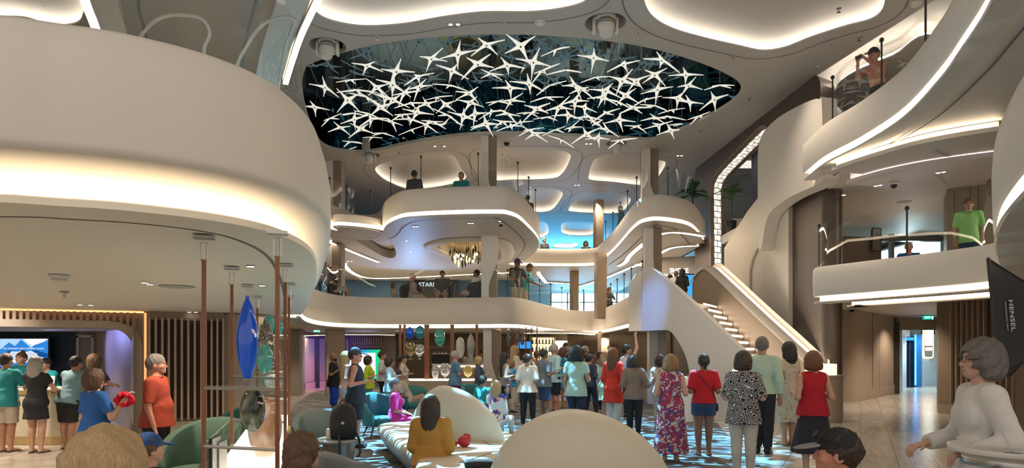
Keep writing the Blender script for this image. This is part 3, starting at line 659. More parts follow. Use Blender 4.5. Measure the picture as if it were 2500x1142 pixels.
# ---------------- lower floor, back of the hall ----------------
def rib(name, pts, z0, z1, m_, th=.15, label=None, cat='wall', parent=None, n=1):
    p = cr(pts, n) if n > 1 else [Vector(q) for q in pts]
    m = MB(); N = offs(p); m.grid([[Vector((q.x, q.y, z0)), Vector((q.x, q.y, z1)), Vector((q.x, q.y, z1))-k*th, Vector((q.x, q.y, z0))-k*th] for q, k in zip(p, N)])
    return struct(name, m, m_, parent, label=label, cat=cat)
def slats(pts, z0, z1, step, w_, d_, m_, parent, name='slats'):
    p = cr(pts, 6); m = MB(); acc = 0; nxt = 0
    for i in range(1, len(p)):
        l = (p[i]-p[i-1]).length; u = (p[i]-p[i-1]).normalized(); nn = Vector((u.y, -u.x, 0))
        while nxt <= acc+l:
            c = p[i-1]+u*(nxt-acc)+nn*d_*.5; m.box((c.x, c.y, (z0+z1)/2), (w_, d_, z1-z0), math.atan2(u.y, u.x)); nxt += step
        acc += l
    return m.build(name, m_, parent)
m = MB().box((-5.95, 14.4, 1.235), (.92, .9, 2.47), 0, bev=.06); struct('wall_pier', m, WOODL, smooth=False, label='broad wood clad pier behind the glass display', cat='wall')
rib('wall_lobby', P([(600, 21), (700, 24), (736, 24.4), (744, 26)]), 0, 2.48, WOODG, .2, 'plain wood wall beyond the glass display', n=4)
CURV = P([(738, 27.5), (752, 28.6), (780, 29.8), (822, 30.5), (850, 30.6)])
c_ = rib('wall_curved', CURV, 0, 2.48, mat('dusky_panel', (.13, .10, .12), .5), .15, 'curved slatted wall glowing purple', n=6)
slats(CURV, .3, 2.2, .11, .045, .09, mat('pale_slat', (.5, .42, .38), .4), c_)
m = MB(); sweep(m, cr(CURV, 6), [(.0, 0), (.12, 0), (.12, .28), (0, .28)]); m.build('plinth', mat('lit_plinth', (.5, .35, .33), .4), c_)
a = XY(772, 29.3); m = MB().box((a.x, a.y, 1.1), (.26, .2, 2.2), .5); m.build('dark_gap', BLACK, c_)
rib('wall_screen_side', P([(838, 31.2), (935, 31.2), (966, 31.0)]), 0, 2.48, WOODG, .2, 'wood wall round the big bright screen')
slats(P([(840, 31.1), (932, 31.1)]), 1.95, 2.3, .11, .05, .08, mat('pale_slat', (.5, .42, .38), .4), bpy.data.objects['wall_screen_side'])
t, w_, h_ = tv('big_screen', 847, 931, 850, 928, 30.9, 'big bright screen at the end of the lobby, white page on blue')
SG = bpy.data.materials.new('screen_gradient'); SG.use_nodes = True
nt, N, L = nodes_of(SG); N.clear(); tc = N.new('ShaderNodeTexCoord'); sx = N.new('ShaderNodeSeparateXYZ'); rp = N.new('ShaderNodeValToRGB'); e = N.new('ShaderNodeEmission'); oo = N.new('ShaderNodeOutputMaterial')
rp.color_ramp.elements[0].color = (.03, .16, .9, 1); rp.color_ramp.elements[1].color = (.02, .75, .25, 1); rp.color_ramp.elements[0].position = .25; rp.color_ramp.elements[1].position = .95; e.inputs[1].default_value = .6
L.new(tc.outputs['Generated'], sx.inputs[0]); L.new(sx.outputs[0], rp.inputs[0]); L.new(rp.outputs[0], e.inputs[0]); L.new(e.outputs[0], oo.inputs[0])
MB().plate([(-w_*.48, -.005, -h_*.46), (w_*.48, -.005, -h_*.46), (w_*.48, -.005, h_*.46), (-w_*.48, -.005, h_*.46)]).build('picture', SG, t)
MB().plate([(-w_*.42, -.008, -h_*.4), (w_*.33, -.008, -h_*.4), (w_*.33, -.008, h_*.36), (-w_*.3, -.008, h_*.36), (-w_*.42, -.008, h_*.2)]).build('page', emat('screen_page', (.8, .88, 1), 1.17), t)
rib('wall_bar_back', P([(966, 33), (1100, 33.5), (1260, 33.5), (1345, 33), (1440, 32)]), 0, 2.48, mat('bar_wall', (.34, .27, .19), .5), .2, 'warm wall behind the bar')
rib('wall_rear_wood', P([(1385, 31), (1440, 30.4), (1470, 30.2), (1560, 29.6), (1625, 29)]), 0, 2.5, WOODD, .2, 'dark wood rear wall beside the stair')
for px in (1430, 1500, 1555): 
    p = XY(px, 29.4); MB().box((p.x, 29.75 if px > 1450 else 30.3, 1.2), (.03, .06, 2.3)).build('panel_joint', GROOVE, bpy.data.objects['wall_rear_wood'])
rib('wall_under_stair', P([(1605, 23.5), (1650, 22.5), (1720, 21.8), (1790, 21.5)]), 0, 2.5, WALLG, .2, 'grey wall under the staircase')
slats(P([(1612, 23.2), (1642, 22.6)]), .1, 2.4, .075, .035, .07, SLAT, bpy.data.objects['wall_under_stair'], 'drape_slats')

# ---------------- right lower hall ----------------
rib('wall_lift_front', P([(1900, 23), (2000, 21.8), (2075, 21.3), (2102, 21.7), (2116, 22.4), (2182, 25.2)]), 0, 3.0, WOODL, .2, 'light wood wall curving to the lift lobby', n=5)
m = MB(); sweep(m, cr(P([(1900, 23), (2000, 21.8), (2075, 21.3), (2102, 21.7), (2116, 22.4), (2182, 25.2)]), 5), [(.0, 0), (.03, 0), (.03, .36), (0, .36)]); struct('baseboard_lift', m, WOODL, label='wood skirting of the lift lobby wall', cat='skirting')
for px, Y in ((2130, 23.0), (2146, 23.7)):
    q = XY(px, Y-.06); MB().box((q.x, q.y, 1.6), (.012, .03, 2.5)).build('panel_joint', GROOVE, bpy.data.objects['wall_lift_front'])
for x0, y0, nm in ((2182, 25.3, 1), ):
    q = XY(x0+1, y0); m = MB().box((q.x+.08, q.y+.1, 1.4), (.2, .3, 2.8)); struct('trim_door_post', m, mat('dark_door_metal', (.07, .06, .05), .35, .6), smooth=False, label='dark metal post of the lift lobby opening', cat='trim')
rib('wall_slatted_right', P([(2400, 24), (2287, 18.2), (2290, 17.6), (2450, 15.6), (2560, 14)]), 0, 3.0, WOODD, .2, 'slatted wood wall on the right')
wr = bpy.data.objects['wall_slatted_right']
def on(px):
    A, B = XY(2290, 17.55), XY(2450, 15.55); return PX(px, 855, (A.x, A.y), (B.x, B.y))
q0, q1, q2 = on(2326), on(2412), on(2500)
for a, b in ((q0, q1), (on(2432), on(2520))):
    m = MB().plate([Vector((a.x, a.y, .32)), Vector((b.x, b.y, .32)), Vector((b.x, b.y, 2.86)), Vector((a.x, a.y, 2.86))], vec=(-.02, -.03, 0)); m.build('dark_panel', mat('fabric_panel', (.10, .09, .08), .8), wr)
    slats([a+Vector((0, -.03, 0)), b+Vector((0, -.03, 0))], .3, 2.95, .17, .05, .09, SLAT, wr)
a, b = on(2287), on(2560); m = MB().plate([Vector((a.x, a.y-.05, 0)), Vector((b.x, b.y-.05, 0)), Vector((b.x, b.y-.05, .26)), Vector((a.x, a.y-.05, .26))], vec=(-.02, -.04, 0)); m.build('plinth', WOODL, wr)
# lift lobby
LM = mat('lobby_marble', (.42, .50, .54), .15, vary=.15, vscale=2)
rib('wall_lift_left', P([(2186, 26.2), (2203, 26.4), (2204, 29), (2222, 30.5)]), 0, 2.6, mat('lobby_white', (.72, .80, .84), .3), .15, 'pale lobby wall left of the lift')
rib('wall_lift', P([(2216, 30.6), (2232, 30.8), (2300, 31.4), (2400, 32)]), 0, 2.9, LM, .2, 'grey marble wall of the lift lobby')
wf = bpy.data.objects['wall_lift']
a = W(2210, 940, 29.6); 
m = MB().box((XY(2219, 29.8).x, 29.8, 1.15), (.42, .1, 2.3)); d1 = struct('door_2', m, mat('lift_door', (.015, .025, .07), .2, .6), smooth=False, label='dark blue lift door', cat='door')
m = MB().box((0, -.06, 0), (.02, .02, 2.2)); o = m.build('door_seam', STEEL, d1); o.location = (XY(2219, 29.8).x, 29.8, 1.12)
m = MB().box((XY(2241, 30).x, 30, 1.2), (.30, .1, 2.4)); m.build('blue_mosaic', mat('blue_mosaic', (.03, .12, .30), .3, vary=.6, vscale=25), wf)
m = MB().box((XY(2235, 29.9).x, 29.9, 1.25), (.05, .05, 2.3)); m.build('blue_light', emat('led_blue', (.05, .35, 1), 4), wf)
m = MB().box((XY(2217, 29.7).x, 29.7, 2.2), (.5, .06, .14)); m.build('blue_display', emat('led_blue_dim', (.08, .45, 1), 0.68), wf)
q = W(2265, 830, 31.0); sg = empty('directory_sign', (q.x, 30.95, q.z), 0, 'tall glowing directory panel on the lift lobby wall', 'sign')
m = MB().plate([Vector((x, 0, z)) for x, z in rrect(-.24, -.85, .24, .85, .1)], vec=(0, .05, 0)); m.build('glow_edge', emat('sign_glow', (1, .85, .55), 3), sg)
m = MB().plate([Vector((x, -.02, z)) for x, z in rrect(-.19, -.8, .19, .8, .08)], vec=(0, .03, 0)); m.build('panel', mat('sign_panel', (.3, .26, .2), .4), sg)
m = MB().box((0, -.03, .22), (.32, .02, .95)).box((0, -.03, -.42), (.28, .02, .14)); m.build('lit_text_area', emat('sign_white', (1, .97, .9), 3), sg)
for px in (2250, 2281):
    q = W(px, 805, 30.9); m = MB().box((0, 0, 0), (.05, .03, .42)); m.tube([(.06, -.02, 0), (.14, -.02, .1), (.22, -.02, 0), (.14, -.02, -.1), (.06, -.02, 0)], .008, 5); o = m.build('call_plate', DARK, wf); o.location = q
m = MB().plate([floor_at(2186, 945)+Vector((0, 0, .006)), floor_at(2300, 945)+Vector((0, 0, .006)), Vector((22, 31, .006)), Vector((17.4, 30.6, .006))]); struct('floor_lobby', m, mat('lobby_floor', (.60, .64, .64), .08), smooth=False, label='pale polished lobby floor', cat='floor')
def exit_sign(px, py, Y, w_, label, body='EXIT'):
    q = W(px, py, Y); t = empty('exit_sign', q, 0, label, 'sign'); h_ = w_*.36
    MB().box((0, 0, 0), (w_, .03, h_)).build('panel', emat('exit_green', (.0, .62, .42), 0.59), t)
    MB().box((0, .0, h_*.62), (w_*1.25, .05, h_*.16)).build('bracket', DARK, t)
    o = text('lettering', body, h_*.72, emat('exit_white', (.9, 1, .95), 2.5), t, .001, align='CENTER'); o.matrix_local = Matrix.Translation((-w_*.08, -.02, 0)) @ Matrix.Rotation(R(90), 4, 'X')
    MB().box((w_*.36, -.018, 0), (h_*.28, .004, h_*.7)).build('door_symbol', emat('exit_white', (.9, 1, .95), 2.5), t)
exit_sign(2266, 775, 24.4, .40, 'green EXIT sign over the lift lobby opening')
exit_sign(773, 808, 21.0, .22, 'green EXIT sign under the balcony left of the screen')
exit_sign(2241, 517, 20, .30, 'dim EXIT sign above the doorway on the middle deck')
m = MB().box((XY(2240, 25.4).x, 25.4, 2.72), (1.75, .25, .5)); struct('trim_lintel', m, WOODD, smooth=False, label='dark lintel over the lift lobby opening', cat='trim')
# ---------------- middle deck, back ----------------
rib('wall_lounge', P([(600, 34), (840, 37), (910, 37.5), (1180, 37.5), (1290, 37)]), 3.0, 5.66, mat('blue_lounge_wall', (.05, .14, .26), .5), .2, 'blue lit wall behind the middle deck lounge')
def strip(pts, Z, w_=.12, led=LEDS, name='ceiling_light_strip', label=None):
    c = cr(zs(pts, Z), 8); m = MB(); sweep(m, at_z(c, 0), [(0, Z), (0, Z+.10), (w_, Z+.10), (w_, Z)]); m2 = MB(); sweep(m2, at_z(c, 0), [(.0, Z+.0), (w_, Z+.0)])
    t = empty(name, (c[0].x, c[0].y, Z), 0, label, 'light'); 
    for q in m.v+m2.v: q -= Vector((c[0].x, c[0].y, Z))
    m.build('housing', CREAM, t); m2.build('glowing_face', led, t)
strip([(835, 648), (852, 664), (880, 676), (920, 680), (1000, 678), (1100, 673), (1250, 666)], 5.6, .22, LED, label='curving ceiling light line above the lounge')
strip([(1415, 700), (1470, 683), (1540, 655), (1590, 635), (1640, 607), (1705, 601)], 5.6, .16, LED, label='ceiling light line over the landing, lower one')
strip([(1515, 650), (1532, 640), (1545, 622), (1585, 590), (1620, 572), (1660, 570), (1712, 578)], 5.6, .18, LED, label='ceiling light line over the landing, upper one')
strip([(1310, 668), (1330, 690), (1345, 690), (1400, 694)], 5.6, .2, LEDS, label='ceiling light line over the rear bay')
strip([(800, 592), (880, 625), (920, 640)], 5.6, .16, LEDS, label='ceiling light line behind the left middle deck column')
t = empty('cafe_sign', W(1062, 697, 37), 0, 'dark cafe sign with white letters behind the seated man', 'sign')
m = MB().box((0, .1, -.1), (2.6, .1, 1.3)); m.build('panel', BLACK, t)
o = text('lettering', 'STARBUCKS', .34, emat('sign_text', (.8, .95, 1), 0.68), t, .004); o.matrix_local = Matrix.Translation((0, .03, .05)) @ Matrix.Rotation(R(90), 4, 'X')
wn = MB()
x0, x1 = XY(1345, 44).x, XY(1545, 44).x
m = MB().plate([(x0, 44, 3.1), (x1, 44, 3.1), (x1, 44, 5.5), (x0, 44, 5.5)]); w1 = struct('window_1', m, emat('daylight_blue', (.28, .66, 1), 5.0), smooth=False, label='bright daylit windows at the end of the middle deck', cat='window')
m = MB()
for k in range(6): m.box((x0+(x1-x0)*k/5, 43.9, 4.3), (.1, .1, 2.5))
m.box(((x0+x1)/2, 43.9, 4.9), (x1-x0, .1, .08)); m.build('window_frame', STEEL, w1)
x0, x1 = XY(1230, 46).x, XY(1500, 46).x
m = MB().plate([(x0, 46, 6.2), (x1, 46, 6.2), (x1, 46, 8.4), (x0, 46, 8.4)]); w1 = struct('window_2', m, emat('daylight_cyan', (.12, .55, 1), 9), smooth=False, label='blue daylit windows at the end of the upper deck', cat='window')
rib('wall_excursion', P([(1590, 28.5), (1720, 27.5), (1790, 27)]), 3.0, 5.66, WOODG, .15, 'wood wall with the excursions sign')
t = empty('excursions_sign', W(1656, 668, 27.5), .08, 'glowing white SHORE EXCURSIONS letters above the landing', 'sign')
for k, s_ in enumerate(('SHORE', 'EXCURSIONS')):
    o = text('lettering', s_, .26, emat('letters_white', (1, .95, .88), 2.25), t, .02); o.matrix_local = Matrix.Translation((0, -.1, .12-.24*k)) @ Matrix.Rotation(R(90), 4, 'X')
q = W(1680, 700, 27.2); t = empty('blue_poster', q, 0, 'blue lit poster screen beside the excursions desk', 'screen'); MB().box((0, .05, 0), (.55, .06, 1.1)).build('housing', BLACK, t); MB().plate([(-.25, 0, -.5), (.25, 0, -.5), (.25, 0, .5), (-.25, 0, .5)]).build('picture', emat('poster_blue', (.05, .4, .9), 0.72), t)
# ---------------- middle deck, right ----------------
rib('wall_mid_wood', P([(2304, 24), (2304, 16.6), (2312, 15.6), (2420, 14.6), (2560, 13.6)]), 3.1, 5.5, WOODL, .2, 'wood panelled wall behind the man in the green shirt')
wm = bpy.data.objects['wall_mid_wood']
for px, Y in ((2330, 15.3), (2368, 15.0), (2388, 14.85)):
    q = XY(px, Y-.02); MB().box((q.x, q.y, 4.25), (.014, .02, 2.3)).build('panel_joint', GROOVE, wm)
rib('wall_mid_glass', P([(1990, 20.5), (2140, 21), (2152, 21), ]), 3.1, 5.3, mat('smoked_panel', (.16, .13, .11), .15), .1, 'smoked wall on the right middle deck')
q = W(2140, 585, 20.8); t = empty('wall_mirror', q, 0, 'rounded mirror panel on the smoked wall of the right middle deck', 'mirror'); MB().plate([Vector((x, 0, z)) for x, z in rrect(-.16, -.38, .16, .38, .07)], vec=(0, .04, 0)).build('frame', DARK, t); MB().plate([Vector((x, -.01, z)) for x, z in rrect(-.13, -.35, .13, .35, .06)]).build('mirror_face', mat('mirror', (.6, .65, .66), .05, 1), t)
m = MB()
for px in (2176, 2304): q = XY(px, 21); m.box((q.x, 21, 4.2), (.12, .15, 2.4))
q0, q1 = XY(2150, 21), XY(2304, 21); m.box(((q0.x+q1.x)/2, 21, 5.25), (q1.x-q0.x, .2, .16)); struct('door_3', m, mat('door_steel', (.3, .33, .34), .3, .6), smooth=False, label='steel doorway to the inner lobby of the middle deck', cat='door')
rib('wall_mid_inner', P([(2150, 25), (2190, 27), (2330, 27.5)]), 3.1, 5.6, mat('inner_lobby', (.50, .62, .66), .3), .15, 'pale inner lobby wall on the middle deck')
q = XY(2215, 26.4); MB().box((q.x, q.y, 4.1), (.9, .1, 2.2)).build('blue_panel', mat('blue_panel', (.02, .07, .3), .3), bpy.data.objects['wall_mid_inner'])
# crystal grid ceiling lamp of that lobby
t = empty('crystal_ceiling', (XY(2250, 24).x, 24, 5.4), 0, 'glittering crystal ceiling light in the inner lobby', 'light')
m = MB()
for i in range(14):
    for j in range(10): m.box((-.9+i*.14, -1.4+j*.3, -.1), (.05, .05, .2))
m.build('crystals', emat('crystal', (.75, .95, 1), 4), t); MB().box((0, 0, .04), (2.2, 3.2, .06)).build('base', STEEL, t)
# upper deck bits seen through the portal
rib('wall_upper_inner', P([(1760, 28), (1812, 27), (1900, 26)]), 6.0, 8.9, mat('inner_grey_blue', (.22, .26, .30), .4), .15, 'grey blue upper wall seen through the arched opening')
q = W(1838, 470, 22.5); MB().box((8.35, 22.3, 7.4), (.12, .8, 2.6)).build('artwork', mat('dark_art', (.04, .04, .09), .5, vary=.6, vscale=4), bpy.data.objects['wall_upper_inner'])
m = MB().box((9.2, 24.6, 6.15), (2.0, .3, .9)); struct('wall_upper_parapet', m, CREAM, smooth=False, label='cream parapet seen through the arched opening', cat='wall')

# upper left gallery: bright light lines along both edges of its underside, faint oval panels between
strip([(190, -12), (203, 22), (215, 50), (234, 103), (240, 130)], 5.62, .10, LED, label='bright light line at the left edge of the upper gallery underside')
strip([(772, -12), (748, 40), (725, 92), (706, 150), (690, 205)], 5.62, .075, LED, label='bright light line at the right edge of the upper gallery underside')
for pts in ([(330, 112), (362, 66), (400, 42), (450, 38), (495, 48), (512, 80), (500, 110), (480, 150), (330, 150)], [(578, 165), (604, 110), (640, 62), (690, 42), (720, 52), (700, 110), (672, 210), (590, 210)]):
    c = cr(zs(pts, 5.655), 5, True); m = MB(); sweep(m, at_z(c, 0), [(-.02, 5.65), (.02, 5.65), (.02, 5.67)], True); m.build('soffit_outline', CREAM, dk3)

t = empty('brochure_stand', (XY(122, 11.75).x, 11.78, 1.0), .1, 'small white brochure stand on the reception desk', 'stand'); MB().box((0, 0, .11), (.12, .02, .22), M=Matrix.Rotation(R(-10), 3, 'X')).build('panel', mat('white_card', (.7, .7, .68), .5), t); MB().box((0, .03, .005), (.12, .1, .01)).build('foot', mat('white_card', (.7, .7, .68), .5), t)
t = empty('paper_sheet', (XY(136, 11.8).x, 11.75, 1.0), .3, 'white paper sheet lying on the reception desk', 'paper'); MB().box((0, 0, .002), (.21, .29, .004)).build('sheet', mat('white_card', (.7, .7, .68), .5), t)

strip([(742, 820), (800, 818), (870, 817), (960, 818)], 2.3, .25, LED, label='ceiling light line left of the big screen')
strip([(1290, 814), (1340, 813), (1400, 814), (1440, 817)], 2.3, .25, LED, label='ceiling light line over the bar shelf')
# ---------------- hanging glass starfish ----------------
STARM = mat('lit_star_glass', (.45, .45, .42), .25, emit=(1, .97, .84), es=.40, vary=.3, vscale=40)
def star_mesh(seed):
    rnd = random.Random(seed); n = 4; angs = [2*math.pi*k/n + rnd.uniform(-.22, .22) for k in range(n)]
    out = []
    for a in angs:
        d = Vector((math.cos(a), math.sin(a), 0)); p = Vector((-d.y, d.x, 0)); Rr = .5*rnd.uniform(.88, 1.1); dr = rnd.uniform(.0, .3)
        S_ = [.13, .2, .3, .45, .62, .8, .96]
        w = lambda s: .074*(1-s)**2.0+.008
        L1 = [d*s*Rr - p*w(s) + Vector((0, 0, -dr*Rr*s**1.6)) for s in S_]; R1 = [d*s*Rr + p*w(s) + Vector((0, 0, -dr*Rr*s**1.6)) for s in S_]
        out += L1 + [d*Rr + Vector((0, 0, -dr*Rr))] + R1[::-1]
    k = len(out); V = [Vector((0, 0, -.012))] + out + [Vector((0, 0, .03))] + [q+Vector((0, 0, .018)) for q in out]
    f = []
    for i in range(k):
        j = (i+1) % k; f += [(0, 1+j, 1+i), (k+1, k+2+i, k+2+j), (1+i, 1+j, k+2+j, k+2+i)]
    return V, f
protos = []
for s_ in range(4):
    t = empty('starfish_pendant', (0, 0, 0), 0, 'white glowing glass starfish hanging under the dark mirrored ceiling opening', 'pendant light', 'hanging glass starfish')
    V, f = star_mesh(s_); obj('star', V, f, STARM, t, True, 60)
    MB().lathe([(.001, -.03), (.022, -.025), (.025, 0), (.025, .05), (.012, .07)], n=10).build('hub', DARK, t, True)
    MB().lathe([(.006, .05), (.006, 1.3)], n=5).build('rod', STEEL, t)
    protos.append(t)
C4 = [(605,342),(825,385),(1090,290),(1290,255),(1505,185),(1245,380),(1440,330),(480,450),(525,525),(290,505),(675,505),(800,485),(990,425),(890,550),(740,585),(1000,500),(1235,490),(1140,578),(1375,550),(1540,405),(460,600),(597,577),(705,655),(800,600),(935,625),(1055,630),(1195,635),(1385,620),(505,700),(620,705),(640,745),(510,745),(325,740),(405,810),(560,820),(790,765),(720,850),(860,715),(985,695),(925,745),(1210,715),(1100,765),(1180,790),(940,825),(1050,790),(1110,815),(1310,785),(1330,720),(1420,705),(1545,690),(1500,780),(1440,795),(905,880),(645,880),(480,915),(555,945),(210,655)]
C5 = [(220,195),(490,220),(770,280),(315,315),(118,340),(385,380),(560,375),(785,430),(995,330),(1285,300),(1230,410),(1465,410),(440,490),(625,490),(285,480),(140,510),(985,455),(1090,455),(1480,490),(1720,490),(680,520),(860,530),(1250,520),(410,580),(630,605),(840,580),(1010,565),(945,610),(1150,600),(1405,585),(1490,615),(1680,595),(50,610),(150,605),(345,665),(510,655),(700,655),(860,700),(1070,660),(1235,645),(1360,675),(1235,735),(1330,725),(1560,725),(120,705),(285,695),(415,730),(580,715),(735,730),(960,750),(1430,780),(290,825),(480,825),(600,810),(790,775),(870,825),(1095,800),(1260,790),(1350,830),(1265,865),(1140,860),(85,765),(150,795),(80,820),(215,770)]
LOW = [(715,860),(325,855),(525,900),(800,885),(970,905)]
pts = [(700+a/3.087, 50+b/3.087, 0) for a, b in C4] + [(1200+a/3.086, 50+b/3.086, 0) for a, b in C5] + [(1200+a/3.086, 50+b/3.086, 1) for a, b in LOW]
rs = random.Random(11)
from mathutils.bvhtree import BVHTree
from mathutils import Euler
SM = [star_mesh(k) for k in range(4)]; placed = []
def star_tree(k, M_):
    V, f = SM[k]; n = len(V); V2 = [M_ @ p for p in V]; r_ = [M_ @ Vector((x, y, z)) for z in (-.03, 1.2) for x, y in ((.026, 0), (-.015, .022), (-.015, -.022))]
    return BVHTree.FromPolygons(V2+r_, f+[(n, n+1, n+4, n+3), (n+1, n+2, n+5, n+4), (n+2, n, n+3, n+5)])
for i, (px, py, low) in enumerate(pts):
    best = None
    for tr in range(220):
        z = CEIL + (-.34 if low else rs.uniform(-.12, .50)); loc = WZ(px+rs.uniform(-1, 1)*min(tr*.3, 25), py+rs.uniform(-1, 1)*min(tr*.15, 10), z); rot = (R(rs.uniform(-26, 26)), R(rs.uniform(-26, 26)), rs.uniform(0, 6.28)); s_ = rs.uniform(.84, 1.08)*(1-.0015*tr)
        M_ = Matrix.LocRotScale(loc, Euler(rot), Vector((s_,)*3)); tr_ = star_tree(i % 4, M_)
        if not any((q-loc).xy.length < 1.25 and tr_.overlap(bt) for q, bt in placed): break
    placed.append((loc, tr_)); o = protos[i] if i < 4 else dup(protos[i % 4])
    o.location = loc; o.rotation_euler = rot; o.scale = (s_,)*3
    if low:
        o['label'] = 'glowing glass starfish hung low, in front of the cream far rim of the ceiling opening'; o['group'] = 'lowest glass starfish'
# ---------------- moving head lamps in the ceiling ----------------
WPL = mat('white_plastic', (.62, .60, .57), .4)
def moving_head(i, c, r, label):
    t = empty('moving_head_light', (c.x, c.y, CEIL+.16), 0, label, 'stage light'); s_ = r/.42
    MB().lathe([(.001, .03), (.20, .03), (.20, -.10), (.17, -.13), (.001, -.13)], n=24).build('base', WPL, t, True)
    m = MB()
    for sx in (-1, 1): m.box((sx*.21, 0, -.28), (.06, .14, .42), bev=.02); 
    m.box((0, 0, -.12), (.44, .16, .06), bev=.02); m.build('yoke', WPL, t, True)
    MB().lathe([(.05, .03), (.05, .40), (.001, .40)], n=14).build('mount_stem', STEEL, t)
    T = Matrix.Rotation(R(-14), 3, 'X')
    h = MB().lathe([(.001, -.02), (.10, -.03), (.15, -.07), (.165, -.16), (.16, -.30), (.13, -.36), (.125, -.46), (.105, -.50), (.105, -.52)], (0, 0, -.12), n=24, M=T).build('head', WPL, t, True)
    MB().lathe([(.001, -.515), (.098, -.515)], (0, 0, -.12), n=24, M=T).build('lens', emat('cold_lens', (.55, .85, 1), 6), h)
    for q in (.10, .19): MB().lathe([(.168, -q), (.172, -q-.012), (.168, -q-.024)], (0, 0, -.12), n=24, M=T).build('cooling_ring', STEEL, h, True)
    t.scale = (s_*1.1, s_*1.1, min(s_*1.1, .8))
for i, ((c, r, l), lb) in enumerate(zip(HOLES, ('white moving head lamp recessed in the ceiling above the starfish opening', 'white moving head lamp recessed beside the left end of the starfish', 'white moving head lamp left of the jutting balcony column', 'white moving head lamp just below the far rim of the starfish opening'))):
    moving_head(i, c, r, lb)
# ---------------- small ceiling fittings ----------------
def fit(kind, px, py, Z, label, group, s_=1.0):
    q = WZ(px, py, Z)
    if kind == 'downlight':
        t = empty('downlight', q, 0, label, 'light', group); MB().lathe([(.045*s_, 0), (.06*s_, -.004), (.06*s_, 0)], n=14).build('ring', WPL, t); MB().lathe([(.001, -.003), (.044*s_, -.003)], n=14).build('lit_face', emat('downlight_face', (1, .93, .84), 8), t)
    elif kind == 'sprinkler':
        t = empty('ceiling_sprinkler', q, 0, label, 'sprinkler', group); MB().lathe([(.04*s_, 0), (.035*s_, -.012), (.012*s_, -.014), (.012*s_, -.05*s_)], n=10).build('body', STEEL, t); MB().lathe([(.001, -.06*s_), (.03*s_, -.062*s_)], n=10).build('deflector', STEEL, t)
    elif kind == 'smoke_detector':
        t = empty('smoke_detector', q, 0, label, 'detector', group); MB().lathe([(.075*s_, 0), (.075*s_, -.02), (.06*s_, -.03), (.055*s_, -.055), (.04*s_, -.065), (.001, -.066)], n=18).build('body', WPL, t, True); MB().lathe([(.057*s_, -.034), (.057*s_, -.048)], n=18).build('slots', DARK, t)
    elif kind == 'camera':
        t = empty('ceiling_camera', q, 0, label, 'camera', group); MB().lathe([(.075*s_, 0), (.075*s_, -.035), (.06*s_, -.04)], n=16).build('base', WPL, t, True); MB().sphere((0, 0, -.045), (.052*s_,)*3).build('dome', BLACK, t, True)
    elif kind == 'speaker':
        t = empty('ceiling_speaker', q, 0, label, 'speaker', group); MB().lathe([(.12*s_, 0), (.118*s_, -.006), (.001, -.008)], n=28).build('grille', mat('speaker_grille', (.42, .39, .35), .7), t, True); MB().lathe([(.12*s_, 0), (.128*s_, -.004), (.128*s_, 0)], n=28).build('rim', WPL, t)
ZL = 2.468
for a, b in [(354, 690), (366, 694), (195, 744), (222, 745), (612, 650), (640, 697), (462, 762), (478, 762), (1118, 803), (725, 817), (738, 818)]: fit('downlight', a, b, ZL, 'small lit downlight in the low cream ceiling of the ground floor', 'downlights of the low ceiling', .8)
for a, b in [(1100, 60), (1118, 60), (1062, 357), (1085, 357), (1432, 351), (1442, 351), (1655, 380), (1664, 380), (1405, 452), (1413, 452), (1400, 510), (1390, 573)]: fit('downlight', a, b, CEIL-.002, 'tiny lit downlight in the high ceiling', 'downlights of the high ceiling', .9)
for a, b in [(1010, 553), (1018, 553), (1145, 545), (1153, 545), (992, 588), (1002, 615), (850, 638), (858, 638), (1245, 617), (1253, 616), (1220, 540)]: fit('downlight', a, b, 5.655, 'tiny lit downlight under the jutting upper balcony', 'downlights under the upper balcony', .9)
for a, b in [(2138, 454), (2149, 452), (2290, 422), (2303, 420), (2060, 476)]: fit('downlight', a, b, 5.35, 'small lit downlight over the right middle deck', 'downlights of the right deck', .9)
for a, b in [(921, 88), (1229, 53), (1558, 78), (1790, 137), (1829, 238), (1999, 163), (2098, 90), (1710, 318), (1734, 300), (975, 372), (2048, 20)]: fit('sprinkler', a, b, CEIL-.002, 'small dark sprinkler in the high cream ceiling', 'sprinklers of the high ceiling', 1.4)
fit('sprinkler', 157, 712, ZL, 'brass sprinkler in the low ceiling in front of the orange slats', None, 1.5)
fit('smoke_detector', 145, 672, ZL, 'round smoke detector on the low ceiling above the sprinkler', None, 1.3)
fit('smoke_detector', 1318, 53, CEIL-.002, 'round detector on the high ceiling between the two lit recesses', None, 1.6)
fit('smoke_detector', 2236, 8, CEIL-.002, 'round detector on the high ceiling at the edge of the right recess', None, 1.6)
fit('speaker', 432, 700, ZL, 'flat round speaker grille in the low ceiling left of the hanging straps', None, 1.6)
fit('speaker', 2207, 492, 5.34, 'flat round speaker grille above the right middle deck', None, 1.4)
fit('camera', 1237, 346, CEIL-.002, 'white dome camera beside the top of the central column', None, 2)
fit('camera', 1223, 545, 5.655, 'black dome camera under the jutting balcony near its corner', None, 1.3)
fit('camera', 2128, 764, 2.99, 'black dome camera under the right balcony', None, 1.5)
fit('camera', 2080, 752, 2.79, 'white dome camera stuck on the glowing cove of the right balcony', None, 1.2)
fit('camera', 2182, 447, 5.35, 'dark dome camera in the ceiling of the right middle deck', None, 1.4)
fit('camera', 1395, 813, 2.468, 'small dome camera under the balcony over the bar', None, 1.2)
